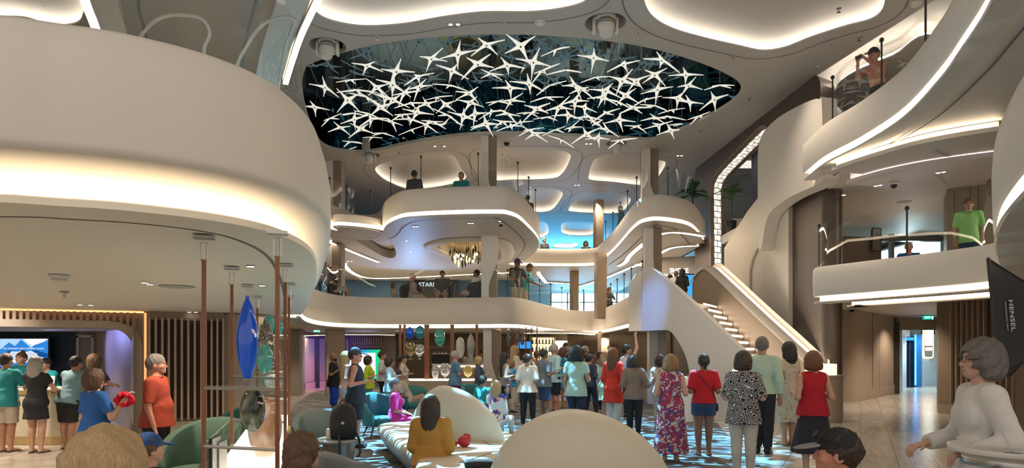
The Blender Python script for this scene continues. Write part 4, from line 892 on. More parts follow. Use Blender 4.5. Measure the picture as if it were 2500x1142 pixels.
# ---------------- chandelier ----------------
ch = empty('chandelier', W(1135, 590, 26), 0, 'chandelier of dark glass drops and glowing bulbs in the gilded recess', 'chandelier')
MB().lathe([(.001, .02), (.55, .02), (.55, -.03), (.001, -.03)], n=28).build('ceiling_plate', BRASS, ch, True)
rc = random.Random(5); DROP = mat('green_smoked_glass', (.03, .035, .02), .12, coat=.5); CLR = mat('amber_glass', (.8, .6, .3), .1, emit=(1, .7, .35), es=.7)
for k in range(28):
    a = k*2.399; r = .62*math.sqrt((k+.5)/28); x, y = r*math.cos(a), r*math.sin(a); l = rc.uniform(.12, .75); h = rc.uniform(.22, .42)
    p = MB().lathe([(.001, -l-h), (.03, -l-h*.75), (.05, -l-h*.5), (.03, -l-h*.2), (.008, -l)], (x, y, 0), n=10).build('glass_drop', CLR if k % 4 == 0 else DROP, ch, True)
    MB().lathe([(.004, -l), (.004, 0)], (x, y, 0), n=4).build('wire', DARK, p)
for k in range(12):
    a = k*2.399+1; r = .5*math.sqrt((k+.5)/12); MB().sphere((r*math.cos(a), r*math.sin(a), -rc.uniform(.5, .8)), .05, 10, 6).build('bulb', emat('bulb', (1, .75, .42), 18), ch, True)

# ---------------- glass display hung from leather straps (left) ----------------
LEATHER = mat('brown_leather', (.22, .075, .03), .4, vary=.2, vscale=20)
SHELFG = glass_mat('shelf_glass', (.92, .96, .95), 1, 0, 1.5)
LITB = emat('lit_base', (1, .90, .72), 1.5)
ROWS = [(Vector((-2.115, 4.5, 0)), Vector((-1.55, 4.33, 0))), (Vector((-2.65, 6.2, 0)), Vector((-2.07, 5.98, 0))), (Vector((-3.19, 7.9, 0)), Vector((-2.61, 7.67, 0))), (Vector((-3.73, 9.6, 0)), Vector((-3.2, 9.4, 0)))]
ds = empty('display_shelf', (-2.6, 6.9, 0), 0, 'strap hung glass display shelf with a glowing base, in front of the reception wall', 'shelf')
O = Vector((-2.6, 6.9, 0))
for a, b in ROWS:
    for q in (a, b):
        s_ = MB().box(q-O+Vector((0, 0, 1.55)), (.028, .02, 1.5), .3).build('strap', LEATHER, ds)
        MB().box(q-O+Vector((0, 0, 2.455)), (.13, .09, .02), .3).tube([q-O+Vector((x, 0, z)) for x, z in ((-.022, 2.3), (-.022, 2.42), (.022, 2.42), (.022, 2.3), (-.022, 2.3))], .007, 5).build('buckle', STEEL, s_)
        MB().box(q-O+Vector((0, 0, .40)), (.035, .03, .80), .3).build('foot_post', BRASS, ds)
def shelf_(i, j, z, name='glass_shelf'):
    (a, b), (c, d_) = ROWS[i], ROWS[j]
    m = MB().plate([q-O+Vector((0, 0, z)) for q in (a, b, d_, c)], vec=(0, 0, .012)); g = m.build(name, SHELFG, ds)
    for p, q in ((a, b), (c, d_)): MB().tube([p-O+Vector((0, 0, z-.008)), q-O+Vector((0, 0, z-.008))], .012, 6).build('shelf_rail', STEEL, g, True)
for i, j, z in ((0, 1, 1.43), (0, 1, 1.03), (1, 2, 1.43), (2, 3, 1.43), (2, 3, 1.86), (2, 3, 1.12)): shelf_(i, j, z)
(a, b), (c, d_) = ROWS[0], ROWS[3]
m = MB().plate([q-O+Vector((0, 0, .0)) for q in (a, b, d_, c)], vec=(0, 0, .72)); bs = m.build('base', WOODL, ds)
MB().plate([q-O+Vector((0, 0, .722)) for q in (a, b, d_, c)], vec=(0, 0, .03)).build('lit_top', LITB, bs)
def cglass(name, col, rough=.08, mottled=0, c2=(1, 1, 1), tr=.5, msc=9):
    if name in MATS: return MATS[name]
    m_ = mat(name, col, rough, coat=.6, trans=tr)
    if mottled:
        nt, N, L = nodes_of(m_); b = N['Principled BSDF']; tc = N.new('ShaderNodeTexCoord'); v = N.new('ShaderNodeTexVoronoi'); v.inputs['Scale'].default_value = msc; v.feature = 'DISTANCE_TO_EDGE'
        rp = N.new('ShaderNodeValToRGB'); rp.color_ramp.elements[0].position = .04; rp.color_ramp.elements[0].color = (*c2, 1); rp.color_ramp.elements[1].position = .16; rp.color_ramp.elements[1].color = (*col, 1)
        L.new(tc.outputs['Object'], v.inputs['Vector']); L.new(v.outputs['Distance'], rp.inputs[0]); L.new(rp.outputs[0], b.inputs['Base Color'])
    return m_
G_BLUE = cglass('blue_glass', (.005, .11, .85), tr=.15); G_TEAL = cglass('teal_glass', (.10, .50, .45), tr=.35); G_BLACK = cglass('black_glass', (.012, .014, .012), .05, 1, (.12, .13, .08), .1, 5)
G_SPOT = cglass('speckled_glass', (.02, .018, .016), .1, 1, (.32, .28, .24), .05, 42); G_PINK = cglass('amber_pink_glass', (.62, .30, .16), .15, 1, (.80, .52, .40), .3, 4); G_CLR = cglass('clear_art_glass', (.85, .87, .86), .1, tr=.7)
G_OLIVE = cglass('olive_glass', (.28, .24, .08), .1, tr=.4); G_CYAN = cglass('cyan_glass', (.03, .30, .36), .1, tr=.3); G_YEL = cglass('yellow_glass', (.75, .55, .15), .1, tr=.4); G_TEALD = cglass('deep_teal_glass', (.02, .28, .22), .12, 1, (.1, .5, .4), .2, 30)
def vase(name, x, y, z, h, w_, m_, label, kind='egg', group=None, sy=1.0):
    t = empty(name, (x, y, z), 0, label, 'glass vase', group); r = w_/2
    P_ = {'egg': [(.02, .0), (.35, .02), (.62, .10), (.9, .28), (1, .48), (.95, .66), (.78, .83), (.5, .94), (.2, .99), (.02, 1)],
          'spindle': [(.3, 0), (.36, .01), (.5, .06), (.78, .2), (.98, .42), (1, .52), (.9, .68), (.62, .84), (.3, .95), (.1, .99), (.02, 1)],
          'urn': [(.45, 0), (.55, .02), (.8, .15), (1, .42), (1, .6), (.92, .78), (.8, .9), (.76, .97), (.8, 1), (.74, .99)],
          'goblet': [(.45, 0), (.42, .02), (.12, .05), (.1, .12), (.4, .2), (.8, .34), (1, .56), (.95, .75), (.75, .9), (.55, .98), (.5, .98)],
          'fish': [(.02, 0), (.4, .04), (.8, .22), (1, .5), (.9, .75), (.6, .9), (.25, .97), (.3, 1)]}[kind]
    p2 = [(max(q.x, .002)*r, q.y*h) for q in cr([(x_, y_, 0) for x_, y_ in P_], 4)]
    MB().lathe(p2, n=28, sy=sy).build('body', m_, t, True, 80)
    MB().lathe([(.001, -.0), (r*.4, 0), (r*.4, .008), (.001, .008)], n=18).build('foot', G_CLR, t)
    if kind in ('spindle', 'urn', 'fish'): MB().lathe([(r*.14, h*.985), (r*.2, h), (r*.16, h*1.025), (r*.1, h*1.02)], n=14).build('lip', m_, t, True)
    return t
def vx(px, Y): return XY(px, Y).x
vase('art_vase', vx(604, 5.3), 5.3, 1.445, .66, .165, G_BLUE, 'tall cobalt blue spindle vase on the near glass shelf', 'spindle')
vase('art_vase', vx(617, 5.15), 5.15, 1.045, .34, .19, G_BLACK, 'black streaked glass egg on the lower glass shelf', 'egg')
vase('art_vase', vx(647, 5.75), 5.75, .755, .50, .28, G_PINK, 'big amber and pink urn on the glowing base', 'urn')
vase('art_vase', vx(646, 6.6), 6.6, 1.445, .30, .16, G_TEAL, 'mottled teal glass egg beside the tall blue vase', 'egg')
vase('art_vase', vx(648, 7.25), 7.25, 1.445, .58, .19, G_SPOT, 'tall black vase speckled with pale cells behind the blue one', 'spindle')
vase('art_vase', vx(668, 7.8), 7.8, 1.445, .30, .16, cglass('brown_spot_glass', (.06, .04, .035), .1, 1, (.45, .36, .32), .05, 22), 'shorter brown speckled vase behind the tall black one', 'egg')
vase('art_vase', vx(658, 8.5), 8.5, 1.875, .27, .12, G_TEAL, 'teal glass egg on the top shelf, left of the pair', 'egg')
vase('art_vase', vx(680, 8.7), 8.7, 1.875, .21, .12, G_TEAL, 'teal glass egg on the top shelf, right of the pair', 'egg')
vase('art_bowl', vx(668, 8.3), 8.3, 1.135, .25, .22, G_CLR, 'clear swirled glass bowl on the far lower shelf', 'goblet')
t = empty('magazine', (vx(524, 4.62), 4.62, .752), .15, 'dark magazine standing at the near end of the glowing base', 'magazine'); MB().box((0, 0, .16), (.02, .2, .32)).build('cover', BLACK, t); MB().box((.013, 0, .16), (.006, .19, .31)).build('pages', WPL, t)
t = empty('magazine', (vx(540, 4.72), 4.72, .752), .15, 'second dark magazine leaning behind the first on the glowing base', 'magazine'); MB().box((0, 0, .14), (.02, .2, .28)).build('cover', mat('grey_cover', (.12, .12, .11), .4), t); MB().box((.013, 0, .14), (.006, .19, .27)).build('pages', WPL, t)
# ---------------- second display, in front of the bar ----------------
dy = 19.6
db = empty('display_shelf', (vx(1085, dy), dy, 0), 0, 'long strap hung glass display in front of the bar', 'shelf'); O = db.location.copy()
for px, w_ in ((977, .07), (988, .07), (1042, .14), (1104, .11), (1164, .08)):
    x = vx(px, dy)-O.x; s_ = MB().box((x, .0, 1.62), (w_, .03, 1.64)).build('strap', LEATHER, db); MB().box((x, 0, 2.45), (w_*1.3, .09, .03)).box((x, 0, 2.40), (w_*1.15, .02, .07)).build('buckle', STEEL, s_)
x0, x1 = vx(960, dy)-O.x, vx(1200, dy)-O.x
b_ = MB().box(((x0+x1)/2, .1, .39), (x1-x0, .6, .78)).build('base', WOODL, db); MB().box(((x0+x1)/2, .1, .80), (x1-x0, .6, .04)).build('lit_top', LITB, b_)
MB().box(((x0+x1)/2, -.25, .06), (x1-x0, .1, .06)).build('plinth_light', LEDS, b_)
for z, a, b in ((1.40, 978, 1040), (1.96, 978, 1040), (1.45, 1104, 1164), (1.78, 1042, 1104)):
    xa, xb = vx(a, dy)-O.x, vx(b, dy)-O.x; MB().box(((xa+xb)/2, .1, z), (xb-xa, .34, .015)).build('glass_shelf', SHELFG, db)
VZ = [('fish', 999, 2.02, .36, .27, G_BLUE, 'round blue glass fish on the top shelf of the long display'), ('fish', 1024, 2.02, .40, .30, G_CYAN, 'patterned cyan glass jar next to the blue fish'), ('goblet', 1001, 1.41, .52, .30, G_OLIVE, 'olive glass goblet on the middle shelf'), ('goblet', 1023, 1.41, .46, .28, G_CLR, 'clear bubbly goblet next to the olive one'), ('fish', 1073, 1.80, .52, .31, G_TEALD, 'big deep teal glass fish hanging in the centre bay'), ('egg', 1062, .82, .44, .22, G_CLR, 'clear black streaked egg on the lit base'), ('goblet', 1086, .82, .48, .32, G_CLR, 'wide clear fish bowl goblet on the lit base'), ('egg', 1123, 1.46, .62, .26, cglass('frosted_glass', (.5, .48, .44), .3, 1, (.8, .78, .72), .3, 34), 'frosted glass egg on the right shelf'), ('spindle', 1149, 1.46, .72, .22, cglass('grey_art_glass', (.35, .34, .33), .2, tr=.3), 'tall grey glass pod on the right shelf'), ('goblet', 1142, .82, .40, .28, G_YEL, 'yellow glass goblet on the lit base')]
for k, px, z, h, w_, m_, lb in VZ: vase('art_vase', vx(px, dy), dy+.1, z, h, w_, m_, lb, k)
# third display right of the column
dy = 22.4
dc = empty('display_shelf', (vx(1275, dy), dy, 0), 0, 'slender strap hung display right of the white finned column', 'shelf'); O = dc.location.copy()
for px in (1241, 1250, 1256, 1268, 1284, 1298, 1312):
    x = vx(px, dy)-O.x; s_ = MB().box((x, .15*((px//2) % 3), 1.6), (.04, .03, 1.7)).build('strap', LEATHER, dc); MB().box((x, .15*((px//2) % 3), 2.44), (.07, .06, .08)).build('buckle', STEEL, s_)
xa, xb = vx(1234, dy)-O.x, vx(1318, dy)-O.x
b_ = MB().box(((xa+xb)/2, .15, .36), (xb-xa, .5, .72)).build('base', WOODL, dc); MB().box(((xa+xb)/2, .15, .74), (xb-xa, .5, .04)).build('lit_top', LITB, b_)
for z in (1.85,): MB().box(((xa+xb)/2, .15, z), (xb-xa, .34, .015)).build('glass_shelf', SHELFG, dc)
for px, lb in ((1241, 'tall dark glass bottle at the left of the slender display'), (1262, 'dark spotted glass bottle in the middle of the slender display'), (1276, 'squat dark spotted glass egg on the slender display')): vase('art_vase', vx(px, dy), dy+.15, 1.86, .5 if px < 1270 else .38, .15 if px < 1270 else .17, G_SPOT, lb, 'spindle' if px < 1270 else 'egg')
# ---------------- bar ----------------
bc = empty('bar_counter', (vx(1230, 29), 29, 0), 0, 'bar counter with a pale top behind the crowd', 'counter'); MB().box((0, 0, .52), (6.2, .5, 1.04)).build('front', WOODD, bc); MB().box((0, -.05, 1.07), (6.3, .7, .06), bev=.02).build('counter_top', mat('counter_white', (.7, .68, .62), .25), bc); MB().box((0, -.27, .98), (6.2, .02, .05)).build('glow_line', LEDS, bc)
bsx = vx(1325, 31.8); bs = empty('bar_shelf', (bsx, 31.8, 0), 0, 'back lit bar shelf holding bottles', 'shelf')
MB().box((0, .2, 1.2), (1.3, .1, 2.3)).build('back', WOODL, bs); MB().box((0, .13, 1.75), (1.1, .02, 1.1)).build('lit_back', emat('bar_glow', (1, .80, .45), 0.90), bs)
for z in (1.25, 1.62, 2.0): MB().box((0, .02, z), (1.15, .22, .025)).build('shelf_board', WOODD, bs)
bot = None; rb = random.Random(3)
for z in (1.2625, 1.6325, 2.0125):
    for k in range(7):
        x = bsx-.48+k*.16
        if bot is None or rb.random() < .0:
            t = bot = empty('bottle', (x, 31.8, z), 0, 'small dark bottle on the back lit bar shelf', 'bottle', 'bottles on the back lit bar shelf'); MB().lathe([(.035, 0), (.036, .01), (.036, .15), (.014, .2), (.013, .26), (.001, .26)], n=10).build('body', cglass('bottle_glass', (.10, .06, .02), .1, tr=.3), t, True); MB().lathe([(.015, .255), (.015, .28), (.001, .28)], n=8).build('cap', BRASS, t)
        else: dup(bot, (x, 31.8, z))
for px, y0, y1, lb in ((1280, 832, 852, 'blue lit screen above the bar'), (1186, 840, 855, 'small blue screen left of the white finned column')):
    t, w_, h_ = tv('bar_screen', px-(17 if px > 1200 else 7), px+(17 if px > 1200 else 7), y0, y1, 31.5, lb); MB().plate([(-w_*.46, -.004, -h_*.43), (w_*.46, -.004, -h_*.43), (w_*.46, -.004, h_*.43), (-w_*.46, -.004, h_*.43)]).build('picture', emat('screen_cyan', (.04, .30, .75), 0.72), t)
t = empty('wall_niche', (vx(1385, 31.3), 31.6, 1.9), 0, 'small bright niche of bottles right of the bar shelf', 'shelf'); MB().box((0, .1, 0), (1.1, .1, .5)).build('lit_back', emat('niche_glow', (1, .88, .66), 1.35), t); MB().box((0, .0, -.25), (1.15, .2, .03)).build('shelf_board', WOODD, t)
t = empty('coffee_machine', (vx(1082, 30), 28.9, 1.1), 0, 'black coffee machine on the bar counter behind the clear goblets', 'coffee machine'); MB().box((0, 0, .2), (.75, .4, .4), bev=.03).build('body', BLACK, t); MB().box((0, -.1, .43), (.7, .3, .03)).build('cup_rail', STEEL, t)
for k in range(4): MB().lathe([(.03, 0), (.04, .07), (.001, .07)], (-.24+k*.16, -.1, .445), n=8).build('cup', WPL, t)

# ---------------- seats ----------------
def armchair(x, y, rz, m_, label, w_=.74, hb=.78, leg=DARK, group=None):
    t = empty('armchair', (x, y, 0), rz, label, 'armchair', group)
    rows = []                                      # wrap-round shell, open towards local +Y
    for k in range(25):
        a = R(-40 - 260*k/24 + 0); u = abs(k/12-1); c, s_ = math.cos(a), math.sin(a)
        top = .40+(hb-.40)*(1-u**2.2)**.8 if u < 1 else .40; top = max(top, .50)
        fl = 1+.12*(1-u); r0, r1 = w_*.40, w_*.5
        rows.append([Vector((c*r0, s_*r0, .24)), Vector((c*r1*.92, s_*r1*.92, .26)), Vector((c*r1*fl, s_*r1*fl, top-.04)), Vector((c*r1*fl*.96, s_*r1*fl*.96, top)), Vector((c*(r1*fl-.09), s_*(r1*fl-.09), top-.03)), Vector((c*(r0-.05), s_*(r0-.05), .30)), Vector((c*r0, s_*r0, .24))])
    m = MB().grid(rows); n = 7; m.f += [tuple(range(n-1)), tuple(range(len(m.v)-2, len(m.v)-n-1, -1))]; m.build('shell', m_, t, True, 60)
    MB().lathe([(.001, .24), (w_*.36, .24), (w_*.40, .30), (w_*.40, .37), (w_*.36, .41), (.001, .425)], (0, .04, 0), n=26).build('seat_cushion', m_, t, True, 60)
    for sx in (-1, 1):
        for sy in (-1, 1): MB().tube([(sx*.18, sy*.18, .25), (sx*.27, sy*.27, 0)], .016, 8, rs=[.02, .011]).build('leg', leg, t, True)
    return t
FG = mat('green_upholstery', (.075, .135, .095), .8, bump=.15, bscale=220, vary=.08); FT = mat('teal_upholstery', (.03, .135, .13), .75, bump=.15, bscale=220, vary=.08); FGR = mat('grey_green_upholstery', (.17, .20, .185), .8, bump=.15, bscale=220); FGY = mat('grey_upholstery', (.20, .205, .20), .8, bump=.15, bscale=220)
armchair(vx(478, 7.1), 7.1, R(-120), FG, 'green velvet armchair behind the near bay of the glass display', .85, .92)
armchair(vx(560, 9.7), 9.7, R(-150), FT, 'dark teal armchair back further behind the green one', .8, .86)
armchair(vx(928, 12.6), 12.6, R(-62), FT, 'teal armchair of the lady in pink', .72, .86)
armchair(vx(790, 8.9), 8.9, R(-80), FGR, 'grey green armchair with its back to the glass display', .80, .86)
armchair(vx(840, 5.2), 5.2, R(-30), FGY, 'grey armchair at the bottom edge beside the long haired woman', .76, .70)
armchair(vx(858, 6.6), 6.6, R(20), FGY, 'low grey armchair in front of the backpack table', .78, .68)
armchair(vx(1166, 15.2), 15.2, R(-55), FT, 'dark teal armchair of the man in the teal shirt', .74, .9)
armchair(vx(1010, 16.3), 16.3, R(-70), FT, 'dark teal armchair of the reclining man', .8, .8)
# round side table, backpack, cup
t = empty('side_table', (vx(828, 7.9), 7.9, 0), 0, 'round grey side table with a chrome drum base under the backpack', 'table'); MB().lathe([(.001, .585), (.26, .585), (.27, .595), (.27, .61), (.26, .62), (.001, .62)], n=32).build('table_top', mat('grey_table', (.3, .3, .3), .25), t, True); MB().lathe([(.19, 0), (.2, .01), (.16, .3), (.2, .585)], n=28).build('drum_base', STEEL, t, True)
bp = empty('backpack', (vx(838, 7.86), 7.86, .62), .2, 'black backpack standing on the round side table', 'backpack')
FAB = mat('black_nylon', (.012, .012, .014), .6, bump=.2, bscale=120)
def blob(prof, sx, sy, n=22):
    return MB().lathe(prof, n=n, sx=sx, sy=sy)
blob([(.001, 0), (.8, .0), (.98, .03), (1, .15), (.96, .26), (.8, .36), (.5, .415), (.001, .43)], .165, .11).build('main_bag', FAB, bp, True); o = blob([(.001, 0), (.8, 0), (1, .03), (1, .15), (.85, .21), (.001, .23)], .12, .05).build('front_pocket', FAB, bp, True); o.location = (0, -.09, .03); MB().tube([(-.04, .02, .42), (-.02, .02, .46), (.02, .02, .46), (.04, .02, .42)], .009, 6).build('top_loop', FAB, bp, True)
MB().tube([(.13, -.06, .12), (.19, -.1, .0), (.2, -.12, -.16), (.17, -.14, -.2)], .014, 6).build('strap', FAB, bp, True); MB().tube([(-.04, -.13, .05), (-.03, -.26, -.02), (-.02, -.28, -.2)], .013, 6).build('strap', FAB, bp, True); MB().sphere((.0, -.145, .2), (.02, .006, .02)).build('badge', STEEL, bp, True)
t = empty('drink_can', (vx(803, 7.8), 7.8, .62), 0, 'pale drink can on the side table left of the backpack', 'can'); MB().lathe([(.026, 0), (.032, .006), (.033, .11), (.027, .125), (.001, .122)], n=18).build('body', mat('can_cream', (.55, .5, .38), .3, .3), t, True); MB().lathe([(.027, .125), (.024, .128), (.001, .124)], n=18).build('lid', STEEL, t)
# big white sculpted sofa
SOFA = mat('cream_leather', (.62, .55, .44), .42, vary=.02, vscale=3)
sf = empty('sofa', (-.6, 8.0, 0), 0, 'big cream sculpted sofa with two rounded backrests', 'sofa'); O = Vector((-.6, 8, 0))
sp_ = cr([WZ(a, b, .42)-O for a, b in [(925, 1036), (985, 1030), (1060, 1026), (1200, 1045), (1330, 1080), (1480, 1100), (1640, 1150)]] + [Vector((1.35, 6.2, .42))-O, Vector((.6, 5.5, .42))-O, Vector((-.5, 5.6, .42))-O, Vector((-1.0, 6.3, .42))-O] + [WZ(a, b, .42)-O for a, b in [(1020, 1120), (975, 1085), (940, 1055)]], 6, True)
sd = 1 if ccw(sp_) else -1
m = MB(); sp0 = at_z(sp_, 0); sweep(m, sp0, [(-.25, .0), (-.14, .06), (.0, .30), (.015, .37), (-.02, .42), (-.09, .44), (-.2, .445)], True, sd); m.plate(at_z(off_path(sp0, -.2, True, sd), .445)); m.build('seat', SOFA, sf, True, 60)
def hump(c, ang, half, H, T, pk, name='backrest', z0=.40):
    rows = []; u_ = Vector((math.cos(ang), math.sin(ang), 0)); v_ = Vector((-u_.y, u_.x, 0)); n = 40
    for i in range(n+1):
        u = -math.cos(math.pi*i/n); s_ = (u-pk)/(1-pk) if u > pk else (u-pk)/(1+pk)
        h = H*(max(0, 1-abs(s_)**1.9))**.62; tt = T*(max(0, 1-abs(u)**2.4))**.5
        rows.append([Vector(c)-O + u_*u*half + v_*tt*math.cos(math.pi*j/16) + Vector((0, 0, z0-.1+(h+.1)*math.sin(math.pi*j/16)**.75 if math.sin(math.pi*j/16) > 0 else z0-.1)) for j in range(17)])
    MB().grid(rows).build(name, SOFA, sf, True, 80)
hump((-.80, 9.25, 0), R(-30), .82, .78, .20, -.25)
hump((.66, 6.5, 0), R(-8), .90, .70, .34, -.08)
m = MB()
for a, b in (((1110, 1050), (1210, 1090)), ((1120, 1130), (1200, 1105))):
    m.tube([WZ(*a, .448)-O, WZ(*b, .448)-O], .006, 5)
m.build('seam', mat('seam_dark', (.25, .23, .2), .7), sf)  # seam lines in a darker tone than the leather
bg = empty('handbag', WZ(1134, 1090, .45), .3, 'crumpled red handbag lying on the sofa seat', 'bag'); RED = mat('red_leather', (.42, .02, .03), .4)
MB().sphere((0, 0, .07), (.09, .07, .075), 18, 10).sphere((.03, .02, .11), (.06, .05, .06), 14, 8).build('pouch', RED, bg, True); MB().tube([(-.06, 0, .05), (-.12, -.02, .06), (-.15, -.03, .04), (-.11, -.05, .03)], .018, 6).build('strap', RED, bg, True); MB().box((-.14, -.04, .03), (.04, .02, .03)).build('buckle', STEEL, bg)
t = empty('tablet_case', WZ(1168, 1137, .45), .1, 'black tablet case lying on the sofa seat', 'tablet'); MB().box((0, 0, .03), (.3, .2, .06), bev=.01).build('case', BLACK, t); MB().box((0, 0, .0605), (.26, .16, .002)).build('lid_panel', mat('case_panel', (.04, .04, .045), .3), t)
# draped cocktail table below the stair
t = empty('cocktail_table', (vx(1668, 15.6), 15.6, 0), 0, 'tall table under a white cloth beside the stair flank', 'table')
rows = []
for k in range(41):
    a = 2*math.pi*k/40; w_ = 1+.06*math.sin(a*7); rows.append([Vector((.0, 0, 1.05)), Vector((.36*math.cos(a), .36*math.sin(a), 1.05)), Vector((.375*math.cos(a), .375*math.sin(a), 1.03)), Vector((.36*w_*math.cos(a), .36*w_*math.sin(a), .6)), Vector((.42*w_*math.cos(a), .42*w_*math.sin(a), .02))])
MB().grid(rows).build('tablecloth', mat('white_cloth', (.72, .72, .7), .8), t, True); MB().lathe([(.03, 0), (.03, 1.04)], n=10).build('pole', STEEL, t)
for k, (dx, lb) in enumerate(((-.1, 'small dark dish on the draped table, left one'), (.12, 'small dark dish on the draped table, right one'))):
    d_ = empty('dish', (vx(1668, 15.6)+dx, 15.5, 1.052), 0, lb, 'dish'); MB().lathe([(.05, 0), (.09, .02), (.085, .022), (.04, .008), (.001, .008)], n=16).build('plate', DARK, d_, True); MB().sphere((0, 0, .025), (.03, .03, .02)).build('food', mat('food_brown', (.2, .1, .05), .7), d_, True)
# ---------------- right foreground: high table, menu holder, softbox ----------------
t = empty('high_table', (vx(2475, 3.95), 3.95, 0), 0, 'round white high table the woman in white leans on', 'table'); MB().lathe([(.001, 1.06), (.31, 1.06), (.335, 1.07), (.34, 1.085), (.335, 1.10), (.001, 1.105)], n=44).build('table_top', mat('table_white', (.66, .63, .58), .3), t, True); MB().lathe([(.27, 0), (.27, 1.06)], n=40).build('drum', mat('table_drum', (.58, .55, .50), .45), t, True); MB().lathe([(.272, .99), (.276, 1.0), (.276, 1.03), (.272, 1.04)], n=40).build('metal_band', STEEL, t, True)
t = empty('menu_holder', (vx(2474, 3.75), 3.75, 1.105), .9, 'leaning clear acrylic menu holder on the high table', 'holder'); M_ = Matrix.Rotation(R(-24), 3, 'X'); MB().box((0, .05, .10), (.16, .006, .21), M=M_).build('acrylic_sheet', mat('acrylic', (.85, .87, .9), .08, trans=.8), t); MB().box((0, .0, .004), (.16, .09, .008)).build('foot', mat('acrylic', (.85, .87, .9), .08), t)
sb = empty('softbox', (3.35, 4.35, 0), 0, 'black fabric studio softbox with white lettering at the right edge', 'softbox'); O = Vector((3.35, 4.35, 0))
A_, B_ = W(2413, 632, 4.3), W(2440, 916, 4.25); C_, D_ = A_+Vector((.62, .75, -.03)), B_+Vector((.64, .75, -.03))
a2, b2 = Vector((3.78, 4.55, 2.02)), Vector((3.78, 4.55, 1.72)); c2, d2_ = a2+Vector((.1, .28, 0)), b2+Vector((.1, .28, 0))
V = [q-O for q in (A_, B_, D_, C_, a2, b2, d2_, c2)]
mid = lambda p, q, s: p.lerp(q, .5)+s
SBK = mat('softbox_fabric', (.010, .010, .013), .55, bump=.25, bscale=60)
obj('fabric_shell', V, [(0, 1, 5, 4), (1, 2, 6, 5), (2, 3, 7, 6), (3, 0, 4, 7), (4, 5, 6, 7)], SBK, sb); obj('diffuser', V[:4], [(0, 3, 2, 1)], mat('diffuser_white', (.8, .8, .8), .7), sb)
m = MB(); [m.tube([V[i], V[(i+1) % 4]], .012, 6) for i in range(4)]; [m.tube([V[i], V[i+4]], .007, 5) for i in range(4)]; m.build('rim', BLACK, sb, True)
nx = (V[1]-V[0]).cross(V[4]-V[0]).normalized(); nx = nx if nx.y < 0 else -nx
dn = (V[1]-V[0]).normalized()
for body, sz, px, py, mt in (('HENSEL', .062, 2468, 770, 'letter_white'), ('PERFORMING LIGHT', .021, 2455, 772, 'letter_grey')):
    # point of the fabric plane behind that pixel
    d_ = W(px, py, 1)-Vector((0, 0, CZ)); n0 = nx; tt = (A_-Vector((0, 0, CZ))).dot(n0)/d_.dot(n0); p = Vector((0, 0, CZ))+d_*tt
    up = nx.cross(dn)     # local Y of the lettering; reading direction runs down the fabric
    mm = Matrix((dn, up, nx)).transposed().to_4x4(); mm.translation = p-O+nx*.006
    o = text('lettering', body, sz, mat(mt, (.62, .62, .62), .6) if mt == 'letter_white' else mat(mt, (.4, .4, .42), .6), sb, .001); o.matrix_local = mm
MB().tube([a2.lerp(d2_, .5)-O, a2.lerp(d2_, .5)-O+Vector((.2, .05, 0)), Vector((.68, .4, 1.6)), Vector((.68, .4, 0.02))], .018, 8).build('stand_pole', STEEL, sb, True)
for k in range(3): a = k*2.1; MB().tube([Vector((.68, .4, .5)), Vector((.68+.45*math.cos(a), .4+.45*math.sin(a), .01))], .012, 6).build('stand_leg', STEEL, sb, True)
# ---------------- plants on the upper deck ----------------
LEAF = mat('leaf_green', (.05, .13, .03), .45, vary=.3, vscale=6)
def plant(px, py, Y, z0, label, n, size, palm):
    b = W(px, py, Y); t = empty('potted_plant', (b.x, b.y, z0), 0, label, 'plant'); rp = random.Random(int(px)); h = b.z-z0
    MB().lathe([(.14, 0), (.2, .4), (.18, .42), (.001, .4)], n=18).build('pot', DARK, t, True)
    MB().tube([(0, 0, .35), (.03, 0, h*.6), (0, 0, h)], .025, 6).build('stem', mat('stem_brown', (.12, .08, .04), .7), t)
    m = MB()
    for k in range(n):
        a = k*2.399; el = rp.uniform(.1, 1.1); l = size*rp.uniform(.6, 1.1); c = Vector((0, 0, h*rp.uniform(.75, 1))); d_ = Vector((math.cos(a)*math.cos(el), math.sin(a)*math.cos(el), math.sin(el))); s_ = Vector((-math.sin(a), math.cos(a), 0)); w_ = l*(.05 if palm else .24)
        st = [c + d_*l*u + Vector((0, 0, -l*.5*u*u)) for u in (0, .25, .5, .75, 1)]
        if palm:
            for q in range(1, 14):
                u = q/13; c1 = c+d_*l*u+Vector((0, 0, -l*.5*u*u)); ll = l*.33*(1-abs(u-.4))
                for sg in (-1, 1): e = c1+s_*sg*ll+d_*ll*.5+Vector((0, 0, -ll*.3)); m.add([c1-d_*.012, e, c1+d_*.012], [(0, 1, 2)])
            m.tube(st, .006, 4)
        else:
            wd = (.1, .8, 1, .7, .02); m.grid([[p_-s_*w_*k_, p_+Vector((0, 0, -.02)), p_+s_*w_*k_] for p_, k_ in zip(st, wd)])
    m.build('leaves', LEAF, t, True)
plant(1690, 465, 23.4, 6.0, 'broad leaved plant on the upper balcony left of the glowing arch', 16, .75, False)
plant(1785, 468, 24.0, 6.0, 'palm seen through the glowing arch', 16, .8, True)
